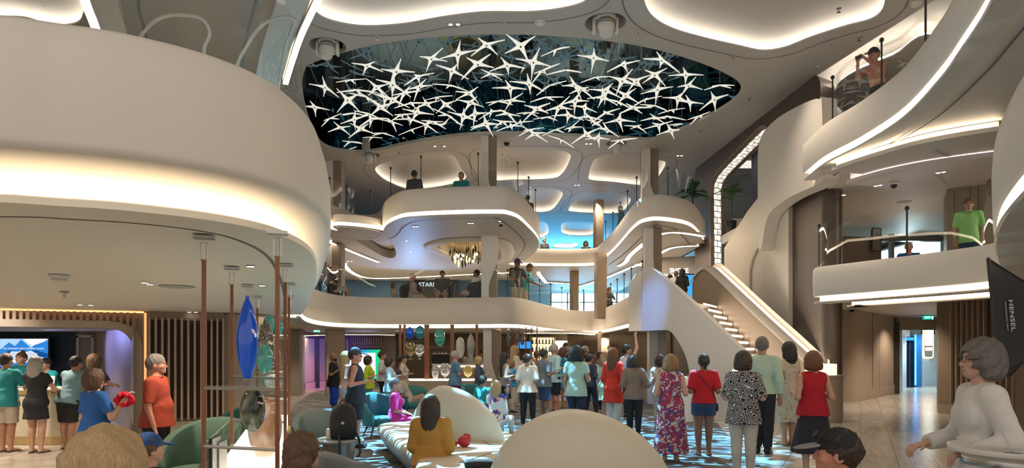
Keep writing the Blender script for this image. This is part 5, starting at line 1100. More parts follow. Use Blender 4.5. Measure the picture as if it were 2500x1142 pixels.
# air vents in the cove edge
# ---------------- people: bodies grown as smooth distance-field surfaces ----------------
class Field:
    def __init__(s, lo, hi, h):
        s.h = h; s.lo = np.array(lo, float)-3*h; n = np.ceil((np.array(hi)-s.lo)/h).astype(int)+4
        s.ax = [s.lo[i]+h*np.arange(n[i]) for i in range(3)]; s.d = np.full(n, .5, np.float32)
    def sl(s, lo, hi, pad):
        r = []
        for i in range(3):
            a = max(0, int((lo[i]-pad-s.lo[i])/s.h)); b = min(len(s.ax[i]), int((hi[i]+pad-s.lo[i])/s.h)+2)
            if b <= a: return None
            r.append(slice(a, b))
        return tuple(r)
    def xyz(s, q): return s.ax[0][q[0]][:, None, None], s.ax[1][q[1]][None, :, None], s.ax[2][q[2]][None, None, :]
    def put(s, q, d, k):
        o = s.d[q]; d = d.astype(np.float32)
        if k > 0: h = np.maximum(k-np.abs(o-d), 0)/k; s.d[q] = np.minimum(o, d)-h*h*k*.25
        else: s.d[q] = np.minimum(o, d)
    def cone(s, a, b, ra, rb, k=.02, cut0=None, cut1=None):
        a, b = np.array(a, float), np.array(b, float); R_ = max(ra, rb)
        q = s.sl(np.minimum(a, b)-R_, np.maximum(a, b)+R_, k+2*s.h)
        if q is None: return
        X, Y, Z = s.xyz(q); ab = b-a; l2 = ab@ab+1e-12
        t0 = ((X-a[0])*ab[0]+(Y-a[1])*ab[1]+(Z-a[2])*ab[2])/l2; t = np.clip(t0, 0, 1)
        d = np.sqrt((X-a[0]-t*ab[0])**2+(Y-a[1]-t*ab[1])**2+(Z-a[2]-t*ab[2])**2)-(ra+(rb-ra)*t); l = math.sqrt(l2)
        if cut1 is not None: d = np.maximum(d, (t0-cut1)*l)
        if cut0 is not None: d = np.maximum(d, (cut0-t0)*l)
        s.put(q, d, k)
    def ell(s, c, r, M=None, k=.02, sub=False):
        c = np.array(c, float); r = np.array(r, float); m = r.max(); q = s.sl(c-m, c+m, k+2*s.h)
        if q is None: return
        X, Y, Z = s.xyz(q); X = X-c[0]; Y = Y-c[1]; Z = Z-c[2]
        if M is not None: A = np.array(M); X, Y, Z = X*A[0][0]+Y*A[1][0]+Z*A[2][0], X*A[0][1]+Y*A[1][1]+Z*A[2][1], X*A[0][2]+Y*A[1][2]+Z*A[2][2]
        k0 = np.sqrt((X/r[0])**2+(Y/r[1])**2+(Z/r[2])**2); k1 = np.sqrt((X/r[0]**2)**2+(Y/r[1]**2)**2+(Z/r[2]**2)**2)+1e-9
        d = k0*(k0-1)/k1
        if sub:
            o = s.d[q]; d = -d.astype(np.float32); h = np.maximum(k-np.abs(o-d), 0)/max(k, 1e-6); s.d[q] = np.maximum(o, d)+h*h*k*.25
        else: s.put(q, d, k)
    def ecyl(s, c0, c1, r0, r1, k=.02, p=1.0, wav=0, nw=8):
        """upright elliptical tapering tube, flat ends; c1 is the upper end"""
        c0, c1 = np.array(c0, float), np.array(c1, float); m = max(max(r0), max(r1))+abs(wav)
        q = s.sl(np.minimum(c0, c1)-[m, m, 0], np.maximum(c0, c1)+[m, m, 0], k+2*s.h)
        if q is None: return
        X, Y, Z = s.xyz(q); t = np.clip((Z-c0[2])/(c1[2]-c0[2]+1e-9), 0, 1); u = (1-t)**p
        rx = r1[0]+(r0[0]-r1[0])*u; ry = r1[1]+(r0[1]-r1[1])*u; x = X-(c0[0]+(c1[0]-c0[0])*t); y = Y-(c0[1]+(c1[1]-c0[1])*t)
        if wav: w_ = 1+wav/rx*np.sin(np.arctan2(y, x)*nw+3*Z)*u; rx = rx*w_; ry = ry*w_
        d = (np.sqrt((x/rx)**2+(y/ry)**2)-1)*np.minimum(rx, ry); d = np.maximum(d, np.maximum(Z-c1[2], c0[2]-Z)); s.put(q, d, k)
    def cut(s, p, n):
        """remove everything on the side n points to"""
        X, Y, Z = s.xyz((slice(None),)*3); n = np.array(n, float)/np.linalg.norm(n); d = ((X-p[0])*n[0]+(Y-p[1])*n[1]+(Z-p[2])*n[2]).astype(np.float32); s.d = np.maximum(s.d, d)
    def ripple(s, amp, f, ph=0):
        X, Y, Z = s.xyz((slice(None),)*3); s.d = (s.d+amp*np.sin(X*f+ph+2*np.sin(Z*f*.4))*np.sin(Y*f*1.1+Z*f*.6+ph)).astype(np.float32)
    def mesh(s):
        v = s.d; ins = v < 0
        cs = [(i, j, k) for i in (0, 1) for j in (0, 1) for k in (0, 1)]
        sh = tuple(n-1 for n in v.shape)
        cnt = sum(ins[i:i+sh[0], j:j+sh[1], k:k+sh[2]].astype(np.int8) for i, j, k in cs); act = (cnt > 0) & (cnt < 8)
        I = np.argwhere(act)
        if len(I) == 0: return np.zeros((0, 3)), np.zeros((0, 4), int)
        cv = np.stack([v[I[:, 0]+i, I[:, 1]+j, I[:, 2]+k] for i, j, k in cs], 1); P = np.zeros((len(I), 3)); W_ = np.zeros(len(I))
        for a in range(8):
            for b in range(a+1, 8):
                dd = np.array(cs[b])-np.array(cs[a])
                if np.abs(dd).sum() != 1: continue
                x = (cv[:, a] < 0) != (cv[:, b] < 0); t = np.where(x, cv[:, a]/(cv[:, a]-cv[:, b]+1e-12), 0)
                P += np.where(x[:, None], np.array(cs[a])+t[:, None]*dd, 0); W_ += x
        P = (I+P/W_[:, None])*s.h+s.lo
        ix = np.full(sh, -1, np.int32); ix[act] = np.arange(len(I)); Q = []
        for ax in range(3):
            b1, b2 = (ax+1) % 3, (ax+2) % 3
            a0 = [slice(1, -1)]*3; a0[ax] = slice(0, -1); a1 = [slice(1, -1)]*3; a1[ax] = slice(1, None)
            s0, s1 = ins[tuple(a0)], ins[tuple(a1)]; E = np.argwhere(s0 != s1)
            if not len(E): continue
            fl = s0[tuple(E.T)]; G = E.copy(); G[:, b1] += 1; G[:, b2] += 1
            def at(o1, o2): g = G.copy(); g[:, b1] -= o1; g[:, b2] -= o2; return ix[tuple(g.T)]
            qd = np.stack([at(1, 1), at(0, 1), at(0, 0), at(1, 0)], 1); qd = np.where(fl[:, None], qd, qd[:, ::-1]); Q.append(qd[(qd >= 0).all(1)])
        return P, np.concatenate(Q)
def mobj(name, parts, mats, parent, mi=None):
    V, Q = [], []; b = 0
    for p, q in parts: V.append(p); Q.append(q+b); b += len(p)
    V = np.concatenate(V); Q = np.concatenate(Q); me = bpy.data.meshes.new(name)
    me.vertices.add(len(V)); me.vertices.foreach_set('co', V.astype(np.float32).ravel()); me.loops.add(Q.size); me.loops.foreach_set('vertex_index', Q.astype(np.int32).ravel())
    me.polygons.add(len(Q)); me.polygons.foreach_set('loop_start', np.arange(0, Q.size, 4, dtype=np.int32)); me.polygons.foreach_set('loop_total', np.full(len(Q), 4, np.int32)); me.update(calc_edges=True); me.validate()
    for m in mats: me.materials.append(m)
    if mi is not None: me.polygons.foreach_set('material_index', mi(V[Q].mean(1)).astype(np.int32))
    me.polygons.foreach_set('use_smooth', np.ones(len(me.polygons), bool)); me.update()
    o = bpy.data.objects.new(name, me); COL.objects.link(o); o.parent = parent
    return o

# ---- cloth, skin and hair ----
def cloth(name, c, kind='plain', c2=(1, 1, 1), c3=None, c4=None, sc=12):
    if name in MATS: return MATS[name]
    m = mat(name, c, .8, bump=.25, bscale=45, vary=0 if kind != 'plain' else .06, vscale=5, sheen=0)
    if kind == 'plain': return m
    nt, N, L = nodes_of(m); b = N['Principled BSDF']; tc = N.new('ShaderNodeTexCoord'); rp = N.new('ShaderNodeValToRGB'); E = rp.color_ramp.elements
    if kind == 'floral':
        nz = N.new('ShaderNodeTexNoise'); nz.inputs['Scale'].default_value = sc*.5; mx = N.new('ShaderNodeMix'); mx.data_type = 'RGBA'; mx.inputs['Factor'].default_value = .13
        v = N.new('ShaderNodeTexVoronoi'); v.inputs['Scale'].default_value = sc; L.new(tc.outputs['Object'], nz.inputs['Vector']); L.new(tc.outputs['Object'], mx.inputs['A']); L.new(nz.outputs['Color'], mx.inputs['B']); L.new(mx.outputs['Result'], v.inputs['Vector'])
        sx = N.new('ShaderNodeSeparateColor'); L.new(v.outputs['Color'], sx.inputs[0]); L.new(sx.outputs[0], rp.inputs[0]); rp.color_ramp.interpolation = 'CONSTANT'
        cols = [c, c2, c3 or c, c4 or c2]; E[0].color = (*cols[0], 1); E[1].position = .3; E[1].color = (*cols[1], 1)
        for p_, q_ in ((.52, cols[2]), (.76, cols[3])): e = E.new(p_); e.color = (*q_, 1)
        L.new(rp.outputs[0], b.inputs['Base Color'])
    elif kind == 'paisley':
        v = N.new('ShaderNodeTexVoronoi'); v.inputs['Scale'].default_value = sc; ma = N.new('ShaderNodeMath'); ma.operation = 'MULTIPLY'; ma.inputs[1].default_value = 26; sn = N.new('ShaderNodeMath'); sn.operation = 'SINE'
        L.new(tc.outputs['Object'], v.inputs['Vector']); L.new(v.outputs['Distance'], ma.inputs[0]); L.new(ma.outputs[0], sn.inputs[0]); L.new(sn.outputs[0], rp.inputs[0])
        E[0].position = .45; E[0].color = (*c, 1); E[1].position = .62; E[1].color = (*c2, 1); L.new(rp.outputs[0], b.inputs['Base Color'])
    elif kind in ('stripe', 'vstripe'):
        w_ = N.new('ShaderNodeTexWave'); w_.bands_direction = 'Z' if kind == 'stripe' else 'X'; w_.inputs['Scale'].default_value = sc; L.new(tc.outputs['Object'], w_.inputs['Vector']); L.new(w_.outputs['Fac'], rp.inputs[0])
        E[0].position = .45; E[0].color = (*c, 1); E[1].position = .55; E[1].color = (*c2, 1); L.new(rp.outputs[0], b.inputs['Base Color'])
    elif kind == 'patch':
        nz = N.new('ShaderNodeTexNoise'); nz.inputs['Scale'].default_value = sc; nz.inputs['Detail'].default_value = 2; L.new(tc.outputs['Object'], nz.inputs['Vector']); L.new(nz.outputs['Fac'], rp.inputs[0]); E[0].position = .52; E[0].color = (*c, 1); E[1].position = .56; E[1].color = (*c2, 1)
        if c3: e = E.new(.64); e.color = (*c3, 1)
        L.new(rp.outputs[0], b.inputs['Base Color'])
    elif kind == 'block':
        sx = N.new('ShaderNodeSeparateXYZ'); L.new(tc.outputs['Object'], sx.inputs[0]); mr = N.new('ShaderNodeMapRange'); mr.inputs['From Min'].default_value = -.3; mr.inputs['From Max'].default_value = .3; L.new(sx.outputs[0], mr.inputs[0]); L.new(mr.outputs[0], rp.inputs[0]); rp.color_ramp.interpolation = 'CONSTANT'; E[0].color = (*c, 1); E[1].position = .62; E[1].color = (*c2, 1); L.new(rp.outputs[0], b.inputs['Base Color'])
    return m
SKINS = {'fair': (.50, .29, .21), 'tan': (.40, .205, .13), 'brown': (.25, .125, .075), 'dark': (.12, .06, .04), 'red': (.50, .22, .15)}
def skin(k): return mat('skin_'+k, SKINS[k], .5, vary=.06, vscale=14, bump=.04, bscale=120)
HAIRS = {'black': (.012, .010, .009), 'dark': (.03, .018, .012), 'brown': (.085, .042, .02), 'auburn': (.13, .05, .022), 'grey': (.30, .28, .26), 'darkgrey': (.12, .105, .095), 'blonde': (.38, .25, .12), 'white': (.55, .53, .50), 'honey': (.22, .12, .05)}
def hair_m(k):
    n = 'hair_'+k
    if n in MATS: return MATS[n]
    m = mat(n, HAIRS[k], .45); nt, N, L = nodes_of(m); b = N['Principled BSDF']; tc = N.new('ShaderNodeTexCoord'); mp = N.new('ShaderNodeMapping'); mp.inputs['Scale'].default_value = (260, 260, 16)
    nz = N.new('ShaderNodeTexNoise'); nz.inputs['Scale'].default_value = 1; nz.inputs['Detail'].default_value = 3; mx = N.new('ShaderNodeMix'); mx.data_type = 'RGBA'; mx.inputs['A'].default_value = tuple(x*.5 for x in HAIRS[k])+(1,); mx.inputs['B'].default_value = tuple(min(1, x*1.6) for x in HAIRS[k])+(1,)
    bp = N.new('ShaderNodeBump'); bp.inputs['Strength'].default_value = .5; bp.inputs['Distance'].default_value = .01
    L.new(tc.outputs['Object'], mp.inputs[0]); L.new(mp.outputs[0], nz.inputs['Vector']); L.new(nz.outputs['Fac'], mx.inputs['Factor']); L.new(mx.outputs['Result'], b.inputs['Base Color']); L.new(nz.outputs['Fac'], bp.inputs['Height']); L.new(bp.outputs[0], b.inputs['Normal'])
    return m
LIPM = mat('lips', (.36, .16, .125), .45); EYEW = mat('eye_white', (.65, .62, .58), .25); IRIS = mat('eye_iris', (.03, .02, .015), .15)
ARMS = {'down': ((.035, -.012, -.168), (.035, .03, -.312)), 'bent': ((.04, -.035, -.163), (.015, .105, -.135)), 'chest': ((.05, -.01, -.160), (-.045, .105, -.075)), 'cross': ((.035, .025, -.163), (-.13, .085, -.11)), 'up': ((.03, .05, .155), (.0, .055, .305)),
        'desk': ((.045, .085, -.142), (-.02, .215, -.155)), 'lap': ((.03, .01, -.168), (-.035, .135, -.21)), 'phone': ((.035, .075, -.15), (-.065, .16, -.02)), 'clap': ((.055, .03, -.155), (-.085, .125, -.07)), 'hip': ((.10, -.035, -.135), (.02, .03, -.24)), 'behind': ((.045, -.05, -.16), (-.03, -.085, -.27)),
        'out': ((.075, .01, -.155), (.10, .12, -.10)), 'photo': ((.02, .12, -.095), (-.06, .21, .035)), 'wave': ((.07, .03, -.15), (.09, .11, -.02)), 'rail': ((.06, .06, -.15), (.02, .19, -.19)), 'lean': ((.05, .02, -.165), (.0, .16, -.20))}
def person(px, top, Y, face, label, sex='f', sk='fair', hair='short', hc='brown', b=1.0, z0=0.0, H=None, sit=None, legs=None, aL='down', aR='down', head=(0, 0), lean=0, roll=0, up=None, lo=None, shoes=None, cap=None, glasses=False, extra=None, dx=0, group=None, lit=None, recline=False, bag=None, beard=None, hlen=.12, bu=1.0):
    """face: degrees clockwise seen from above, 0 = looking away from the viewer, 90 = towards the right; up/lo: (material, options)"""
    X = XY(px, Y).x+dx; ztop = CZ+(HOR-top)/F*Y
    fem = sex == 'f'
    stand = sit is None
    if H is None: H = (ztop-z0)/(1 if not lean else (.53+.47*math.cos(R(lean)))) if stand else (1.64 if fem else 1.76)
    if hair not in ('bald',) and stand and H > 1.2: pass
    t = empty('person', (X, Y, z0), R(-face), label, 'person', group)
    rng = random.Random(label); h = .0085 if Y < 9 else .010 if Y < 13 else .0125 if Y < 18 else .016
    if Y < 5: h = .0065
    # ---- joints (metres, local: x to the person's right, y forward) ----
    sw = (.089 if fem else .104)*H*(.5+.5*b); hw = (.050 if fem else .047)*H*b
    pz = .525*H if stand else (ztop-z0)-.475*H*math.cos(R(lean))
    pel = np.array([0, 0, pz]); Ml = np.array(Matrix.Rotation(R(-lean), 3, 'X') @ Matrix.Rotation(R(roll), 3, 'Y'))
    def T(x, y, z): return pel+Ml @ np.array([x*H, y*H, (z-.525)*H])   # torso-fixed point
    A = lambda *q: np.array(q)*H
    Mh = Ml @ np.array(Matrix.Rotation(R(-head[0]), 3, 'Z') @ Matrix.Rotation(R(-head[1]), 3, 'X'))   # head: yaw right, pitch down positive
    nk = T(0, -.004, .868)
    Mh0 = np.array(Matrix.Rotation(R(-head[0]), 3, 'Z') @ Matrix.Rotation(R(lean*.75-head[1]), 3, 'X'))
    Mh = Ml @ Mh0
    hs = 1.07
    Ah = lambda *q: np.array(q)*H*hs
    def Hd(x, y, z): return nk+Mh @ (np.array([x, y, z-.868])*H*hs)
    hips = [pel+np.array([s*hw, 0, -.012*H]) for s in (-1, 1)]
    if stand:
        st = legs or (0, 0, 0, 0)          # (left forward, right forward, spread, knee bend)
        feet = [np.array([s*(hw*.9+st[2]*H), st[i]*H, .045*H]) for i, s in enumerate((-1, 1))]
        knees = [np.array([(hips[i][0]+feet[i][0])/2, (hips[i][1]+feet[i][1])/2+(.012+st[3])*H, .28*H]) for i in (0, 1)]
    elif recline:
        knees = [pel+np.array([s*hw*1.1, .24*H, .06*H]) for s in (-1, 1)]; feet = [knees[i]+np.array([0, .19*H, -.13*H]) for i in (0, 1)]
    else:
        fz = .045*H
        knees = [pel+np.array([s*hw*1.25, .235*H, -.005*H]) for s in (-1, 1)]; feet = [np.array([knees[i][0], knees[i][1]+.02*H, max(fz, knees[i][2]-.245*H)]) for i in (0, 1)]
    shd = [T(s*sw/H, -.004, .808) for s in (-1, 1)]
    elb, wr = [], []
    for i, s, a in ((0, -1, aL), (1, 1, aR)):
        e, w_ = ARMS[a] if isinstance(a, str) else a
        elb.append(shd[i]+A(s*e[0], e[1], e[2])); wr.append(shd[i]+A(s*w_[0], w_[1], w_[2]))
    hdir = []
    for i in (0, 1): v = wr[i]-elb[i]; hdir.append(v/np.linalg.norm(v))
    allp = np.array(hips+feet+knees+shd+elb+wr+[Hd(0, 0, 1.0)]+[wr[i]+hdir[i]*.12*H for i in (0, 1)]); lo_, hi_ = allp.min(0)-.14*H*max(1, b), allp.max(0)+.10*H; lo_[2] = max(lo_[2], -.01)
    # ---- body ----
    def torso(f, e=0, k=.05, bust=True):
        bt = .5+.5*b
        f.ell(T(0, 0, .535), A(.092*b, .066*b, .062)+e, Ml, k); f.ell(T(0, .004+.02*(b-1), .625), A((.074 if fem else .080)*b, .056*b*b, .085)+e, Ml, k); f.ell(T(0, 0, .735), A((.086 if fem else .098)*bt, .062*bt, .095)+e, Ml, k)
        f.cone(T(-sw/H*.86, -.006, .797), T(sw/H*.86, -.006, .797), .036*H+e, .036*H+e, k)
        for s in (-1, 1):
            f.ell(T(s*.040, -.034, .515), A(.050, .048, .055)*b+e, Ml, k)
            if fem and bust: f.ell(T(s*.040, .050, .725), A(.040, .038*bu, .040)*bt+e, Ml, .03)
    def armp(f, i, e=0, c=None, k=.02, er=1.0):
        f.cone(shd[i], elb[i], .031*H*(.6+.4*b)*(1 if not fem else .92)+e, .0235*H+e*er, k, cut1=min(c, 1.0) if c is not None and c <= 1 else None)
        if c is None or c > 1: f.cone(elb[i], wr[i], .0235*H+e*er, .0155*H+e*er, k, cut1=None if c is None else c-1)
    def legp(f, i, e=0, c=None, k=.02, e2=None):
        e2 = e if e2 is None else e2; m = .85 if not fem else 1
        f.cone(hips[i], knees[i], .058*H*(.4+.6*b)+e, .036*H+e2, k, cut1=c if c is not None and c <= 1 else None)
        if c is None or c > 1:
            f.cone(knees[i], feet[i], .0345*H+e2, .0215*H+e2, k, cut1=None if c is None else c-1)
            v = feet[i]-knees[i]; f.ell(knees[i]+v*.28+np.array([0, -.010*H, 0]), A(.033, .034, .07)+e2, None, k)
    f = Field(lo_, hi_, h); torso(f)
    f.cone(T(0, -.010, .815), Hd(0, .004, .900), .036*H, .031*H, .03)
    for s in (-1, 1): f.cone(T(0, -.014, .845), T(s*.07, -.01, .812), .026*H, .024*H, .03)
    FD = []
    for i in (0, 1):
        armp(f, i); legp(f, i); fd = np.array([(-.25, .25)[i]*.6, 1, 0]); fd /= np.linalg.norm(fd)
        if recline: fd = np.array([0, .55, .83])
        FD.append(fd); q = feet[i]; f.cone(q, q+fd*(-.015*H)+[0, 0, -.022*H], .022*H, .021*H, .012); f.cone(q+fd*.01*H+[0, 0, -.018*H], q+fd*.085*H+[0, 0, -.030*H], .021*H, .0145*H, .02)
    hq = hdir
    if Y > 13.5:
        for i, s in ((0, -1), (1, 1)): hand_prims(f, wr[i], hdir[i], H, s, 1.25)
    parts = [f.mesh()]
    # head on a finer grid
    hc_ = Hd(0, 0, .93); fh = Field(hc_-.105*H, hc_+.105*H, min(h, .006 if Y < 14 else .009)); k_ = .022
    fh.ell(Hd(0, -.006, .940), Ah(.0455, .057, .058), Mh, 0); fh.ell(Hd(0, .014, .908), Ah(.036, .042, .043), Mh, k_); fh.ell(Hd(0, .036, .884), Ah(.019, .019, .015), Mh, k_)
    fh.cone(Hd(-.018, .043, .9475), Hd(.018, .043, .9475), .010*H, .010*H, .012)
    for s in (-1, 1): fh.ell(Hd(s*.0185, .0565, .934), Ah(.0125, .012, .009), Mh, .008, True); fh.ell(Hd(s*.024, .034, .916), Ah(.014, .014, .014), Mh, .015); fh.ell(Hd(s*.047, -.006, .926), Ah(.006, .015, .019), Mh, .008)
    fh.cone(Hd(0, .050, .940), Hd(0, .0615, .917), .0050*H, .0078*H, .009)
    for s in (-1, 1): fh.ell(Hd(s*.008, .056, .914), Ah(.005, .005, .004), Mh, .006)
    fh.cone(Hd(-.012, .0495, .899), Hd(.012, .0495, .899), .0052*H, .0052*H, .006); fh.cone(Hd(-.010, .049, .892), Hd(.010, .049, .892), .0056*H, .0056*H, .006); fh.cone(Hd(0, -.012, .90), Hd(0, -.012, .86), .030*H, .031*H, .02)
    parts.append(fh.mesh())
    if Y <= 13.5:
        for i, s in ((0, -1), (1, 1)):
            c = wr[i]+hdir[i]*.055*H; g = Field(c-.075*H, c+.075*H, .0045); hand_prims(g, wr[i], hdir[i], H, s, 1.0); parts.append(g.mesh())
    Mi = Mh.T
    def mi(C):
        L_ = ((C-nk) @ Mi.T)/H + np.array([0, 0, .868]); r = np.zeros(len(C))
        r[(np.abs(L_[:, 0]) < .0135) & (L_[:, 1] > .049) & (np.abs(L_[:, 2]-.8955) < .0065)] = 1
        r[(np.abs(np.abs(L_[:, 0])-.019) < .0125) & (L_[:, 1] > .040) & (np.abs(L_[:, 2]-.9505) < .0042)] = 2
        if beard: r[(L_[:, 1] > .002) & (L_[:, 2] < .905) & (L_[:, 2] > .868) & (r == 0)] = 2
        return r
    mobj('body', parts, [skin(sk), LIPM, hair_m(beard or (hc if hc not in ('blonde', 'white') else 'honey'))], t, mi)
    # eyes
    if Y < 20:
        for s in (-1, 1):
            m = MB().lathe([(0.0, .0085), (.0038, .0076), (.0062, .0058), (.0085, 0), (.001, -.0085)], n=10); Rx = Mh @ np.array(Matrix.Rotation(R(-90), 3, 'X')); c = Hd(s*.0185, .0435, .934)
            Vv = [tuple(c+Rx @ (np.array(p)*H/1.7)) for p in m.v]; Mm = [1 if max(m.v[z].z for z in q) > .0080 or min(m.v[z].z for z in q) > .0057 else 0 for q in m.f]
            obj('eye', Vv, m.f, None, t, True, 80, [EYEW, IRIS], Mm)
    # ---- hair ----
    if hair != 'bald':
        fz = Field(Hd(0, 0, .93)-np.array([.12, .14, .12])*H-(np.array([0, 0, hlen*H]) if hair in ('long', 'pony', 'mid') else 0), Hd(0, 0, .93)+np.array([.12, .12, .115])*H, min(h, .007 if Y < 14 else .011))
        v = {'short': (.006, .5), 'bob': (.013, .8), 'long': (.010, .8), 'mid': (.012, .8), 'pony': (.006, .6), 'bun': (.006, .6), 'curly': (.020, .9), 'thin': (.003, .45), 'afro': (.026, .9)}[hair]; e = v[0]
        fz.ell(Hd(0, -.008, .943), Ah(.0465+e, .058+e, .059+e), Mh, 0)
        if hair in ('bob', 'mid', 'curly', 'afro', 'long'):
            L2 = .052 if hair in ('bob', 'afro') else .07
            for s in (-1, 1): fz.cone(Hd(s*.040, -.008, .94), Hd(s*.044, -.012, .94-L2), (.016+e)*H, (.015+e)*H, .03)
            fz.ell(Hd(0, -.040, .905), Ah(.046+e*.6, .026+e*.6, .05), Mh, .03)
        if hair in ('long', 'mid'):
            bot = .90-hlen*(1 if hair == 'long' else .6); p0, p1 = Hd(0, -.045, .90), T(0, -.062, bot); fz.ell((p0+p1)/2, Ah(.055, .026, (.90-bot)*.62+.02), Ml, .03)
            for s in (-1, 1): fz.cone(Hd(s*.043, -.02, .90), T(s*.05, -.035, max(bot, .80)), .02*H, .018*H, .03)
        if hair == 'pony': fz.cone(Hd(0, -.062, .95), Hd(0, -.082, .93), .014*H, .018*H, .01); fz.cone(Hd(0, -.082, .93), T(0, -.075, .90-hlen), .019*H, .008*H, .02)
        if hair == 'bun': fz.ell(Hd(0, -.028, 1.006), Ah(.024, .024, .021), Mh, .01)
        # open the face and the forehead
        if hair in ('short', 'thin', 'pony', 'bun'):
            n_ = Mh @ np.array([0, .62, -.78]); fz.cut(Hd(0, .016, .934 if hair != 'thin' else .944), n_)
            if hair == 'short' or hair == 'thin': fz.cut(Hd(0, 0, .893), Mh @ np.array([0, .1, -1]))
        fz.ell(Hd(0, .062, .917), Ah(.036 if hair not in ('short', 'thin', 'pony', 'bun') else .040, .046, .046), Mh, .01, True)
        if hair in ('curly', 'afro'): fz.ripple(.006*H/1.7, 150, rng.random()*6)
        elif hair not in ('thin',): fz.ripple(.0034, 120, rng.random()*6)
        if Y < 6: fz.ripple(.006, 55, rng.random()*6)
        P_, Q_ = fz.mesh()
        if len(P_): mobj('hair', [(P_, Q_)], [hair_m(hc)], t)
    # ---- upper garment ----
    um, uo = up if up else (None, {})
    if um:
        e = uo.get('e', .017); f = Field(lo_, hi_, h); torso(f, e, .05); hem = uo.get('hem', .50); sl = uo.get('sl', .55); fl = uo.get('flare', 0)
        if hem < .60:
            c1, c0 = T(0, .0, .64), T(0, 0, hem)
            if not stand: c0 = np.array([c0[0], c0[1], max(c0[2], pel[2]-.03*H)])
            f.ecyl(c0, c1, ((.104*b)*H+e+fl*H, (.086*b)*H+e+fl*H), ((.080*b)*H+e, (.062*b)*H+e), .03, 1, uo.get('wav', .004), 7)
        if sl > 0:
            for i in (0, 1): armp(f, i, e*uo.get('sle', 1.0)+.002, sl, .03)
        for s in (-1, 1): f.cone(T(0, -.012, .84), T(s*.07, -.01, .812), .026*H+e*.6, .026*H+e, .02)
        if sl == 0:
            for i, s in ((0, -1), (1, 1)): f.ell(shd[i]+A(s*.022, 0, -.012), A(.030, .062, .066), Ml, .004, True)
        nd = uo.get('neck', .03); f.ell(T(0, .012+nd*.5, .868), A(.040+nd*.3, .040+nd*.4, .020+nd), Ml, .004, True)
        f.cut(T(0, 0, .855), Ml @ np.array([0, 0, 1.]))
        if stand or hem > .52: f.cut(T(0, 0, hem), Ml @ np.array([0, 0, -1.]))
        f.ripple(.0022, 38, rng.random()*6); P_, Q_ = f.mesh(); o = mobj(uo.get('name', 'shirt'), [(P_, Q_)], [um], t)
        if uo.get('collar'):
            f = Field(nk-.11*H, nk+.09*H, min(h, .008)); c = T(0, -.004, .846); f.ell(c, A(.046, .046, .020), Ml, 0); f.ell(T(0, .0, .862), A(.0385, .0395, .045), Ml, .004, True); f.cut(T(0, .046, .85), Ml @ np.array([0, 1, .2])); P_, Q_ = f.mesh()
            if len(P_): mobj('collar', [(P_, Q_)], [um], o)
        if uo.get('cardigan'):
            pass
    # ---- lower garment ----
    lm, lo2 = lo if lo else (None, {})
    if lm:
        kd = lo2.get('kind', 'pants'); e = lo2.get('e', .008); f = Field(lo_, hi_, h); wz = lo2.get('waist', .60)
        if kd in ('pants', 'shorts', 'capri'):
            c = {'pants': 1.95, 'shorts': lo2.get('len', .85), 'capri': 1.55}[kd]; f.ell(T(0, 0, .535), A(.094*b, .068*b, .066)+e, Ml, .04); f.ecyl(T(0, 0, .525), T(0, 0, wz), (.092*b*H+e, .068*b*H+e), (.080*b*H+e, .060*b*H+e), .03)
            for s in (-1, 1): f.ell(T(s*.040, -.034, .515), A(.050, .048, .055)*b+e, Ml, .04)
            for i in (0, 1): legp(f, i, e, c, .02, e+lo2.get('loose', .004))
            f.cut(T(0, 0, wz), Ml @ np.array([0, 0, 1.]))
        else:
            zb = lo2.get('len', .30)*H; w0 = lo2.get('w', .125)*H; 
            if stand: f.ecyl((0, (feet[0][1]+feet[1][1])*.3, zb), T(0, 0, wz), (w0, w0*.8), (.078*b*H+e, .060*b*H+e), .02, lo2.get('p', 1.3), lo2.get('wav', .010), lo2.get('nw', 7))
            else:
                for i in (0, 1): legp(f, i, e+.012, min(1.6, lo2.get('cut', 1.2)), .05)
            f.ell(T(0, 0, .535), A(.094*b, .068*b, .066)+e, Ml, .04)
            for s in (-1, 1): f.ell(T(s*.040, -.034, .515), A(.050, .048, .055)*b+e, Ml, .04)
            f.cut(T(0, 0, wz), Ml @ np.array([0, 0, 1.]))
            if stand: f.cut((0, 0, zb), (0, 0, -1))
        f.ripple(.002, 42, rng.random()*6); P_, Q_ = f.mesh(); mobj(lo2.get('name', {'pants': 'trousers', 'shorts': 'shorts', 'capri': 'trousers', 'skirt': 'skirt'}[kd]), [(P_, Q_)], [lm], t)
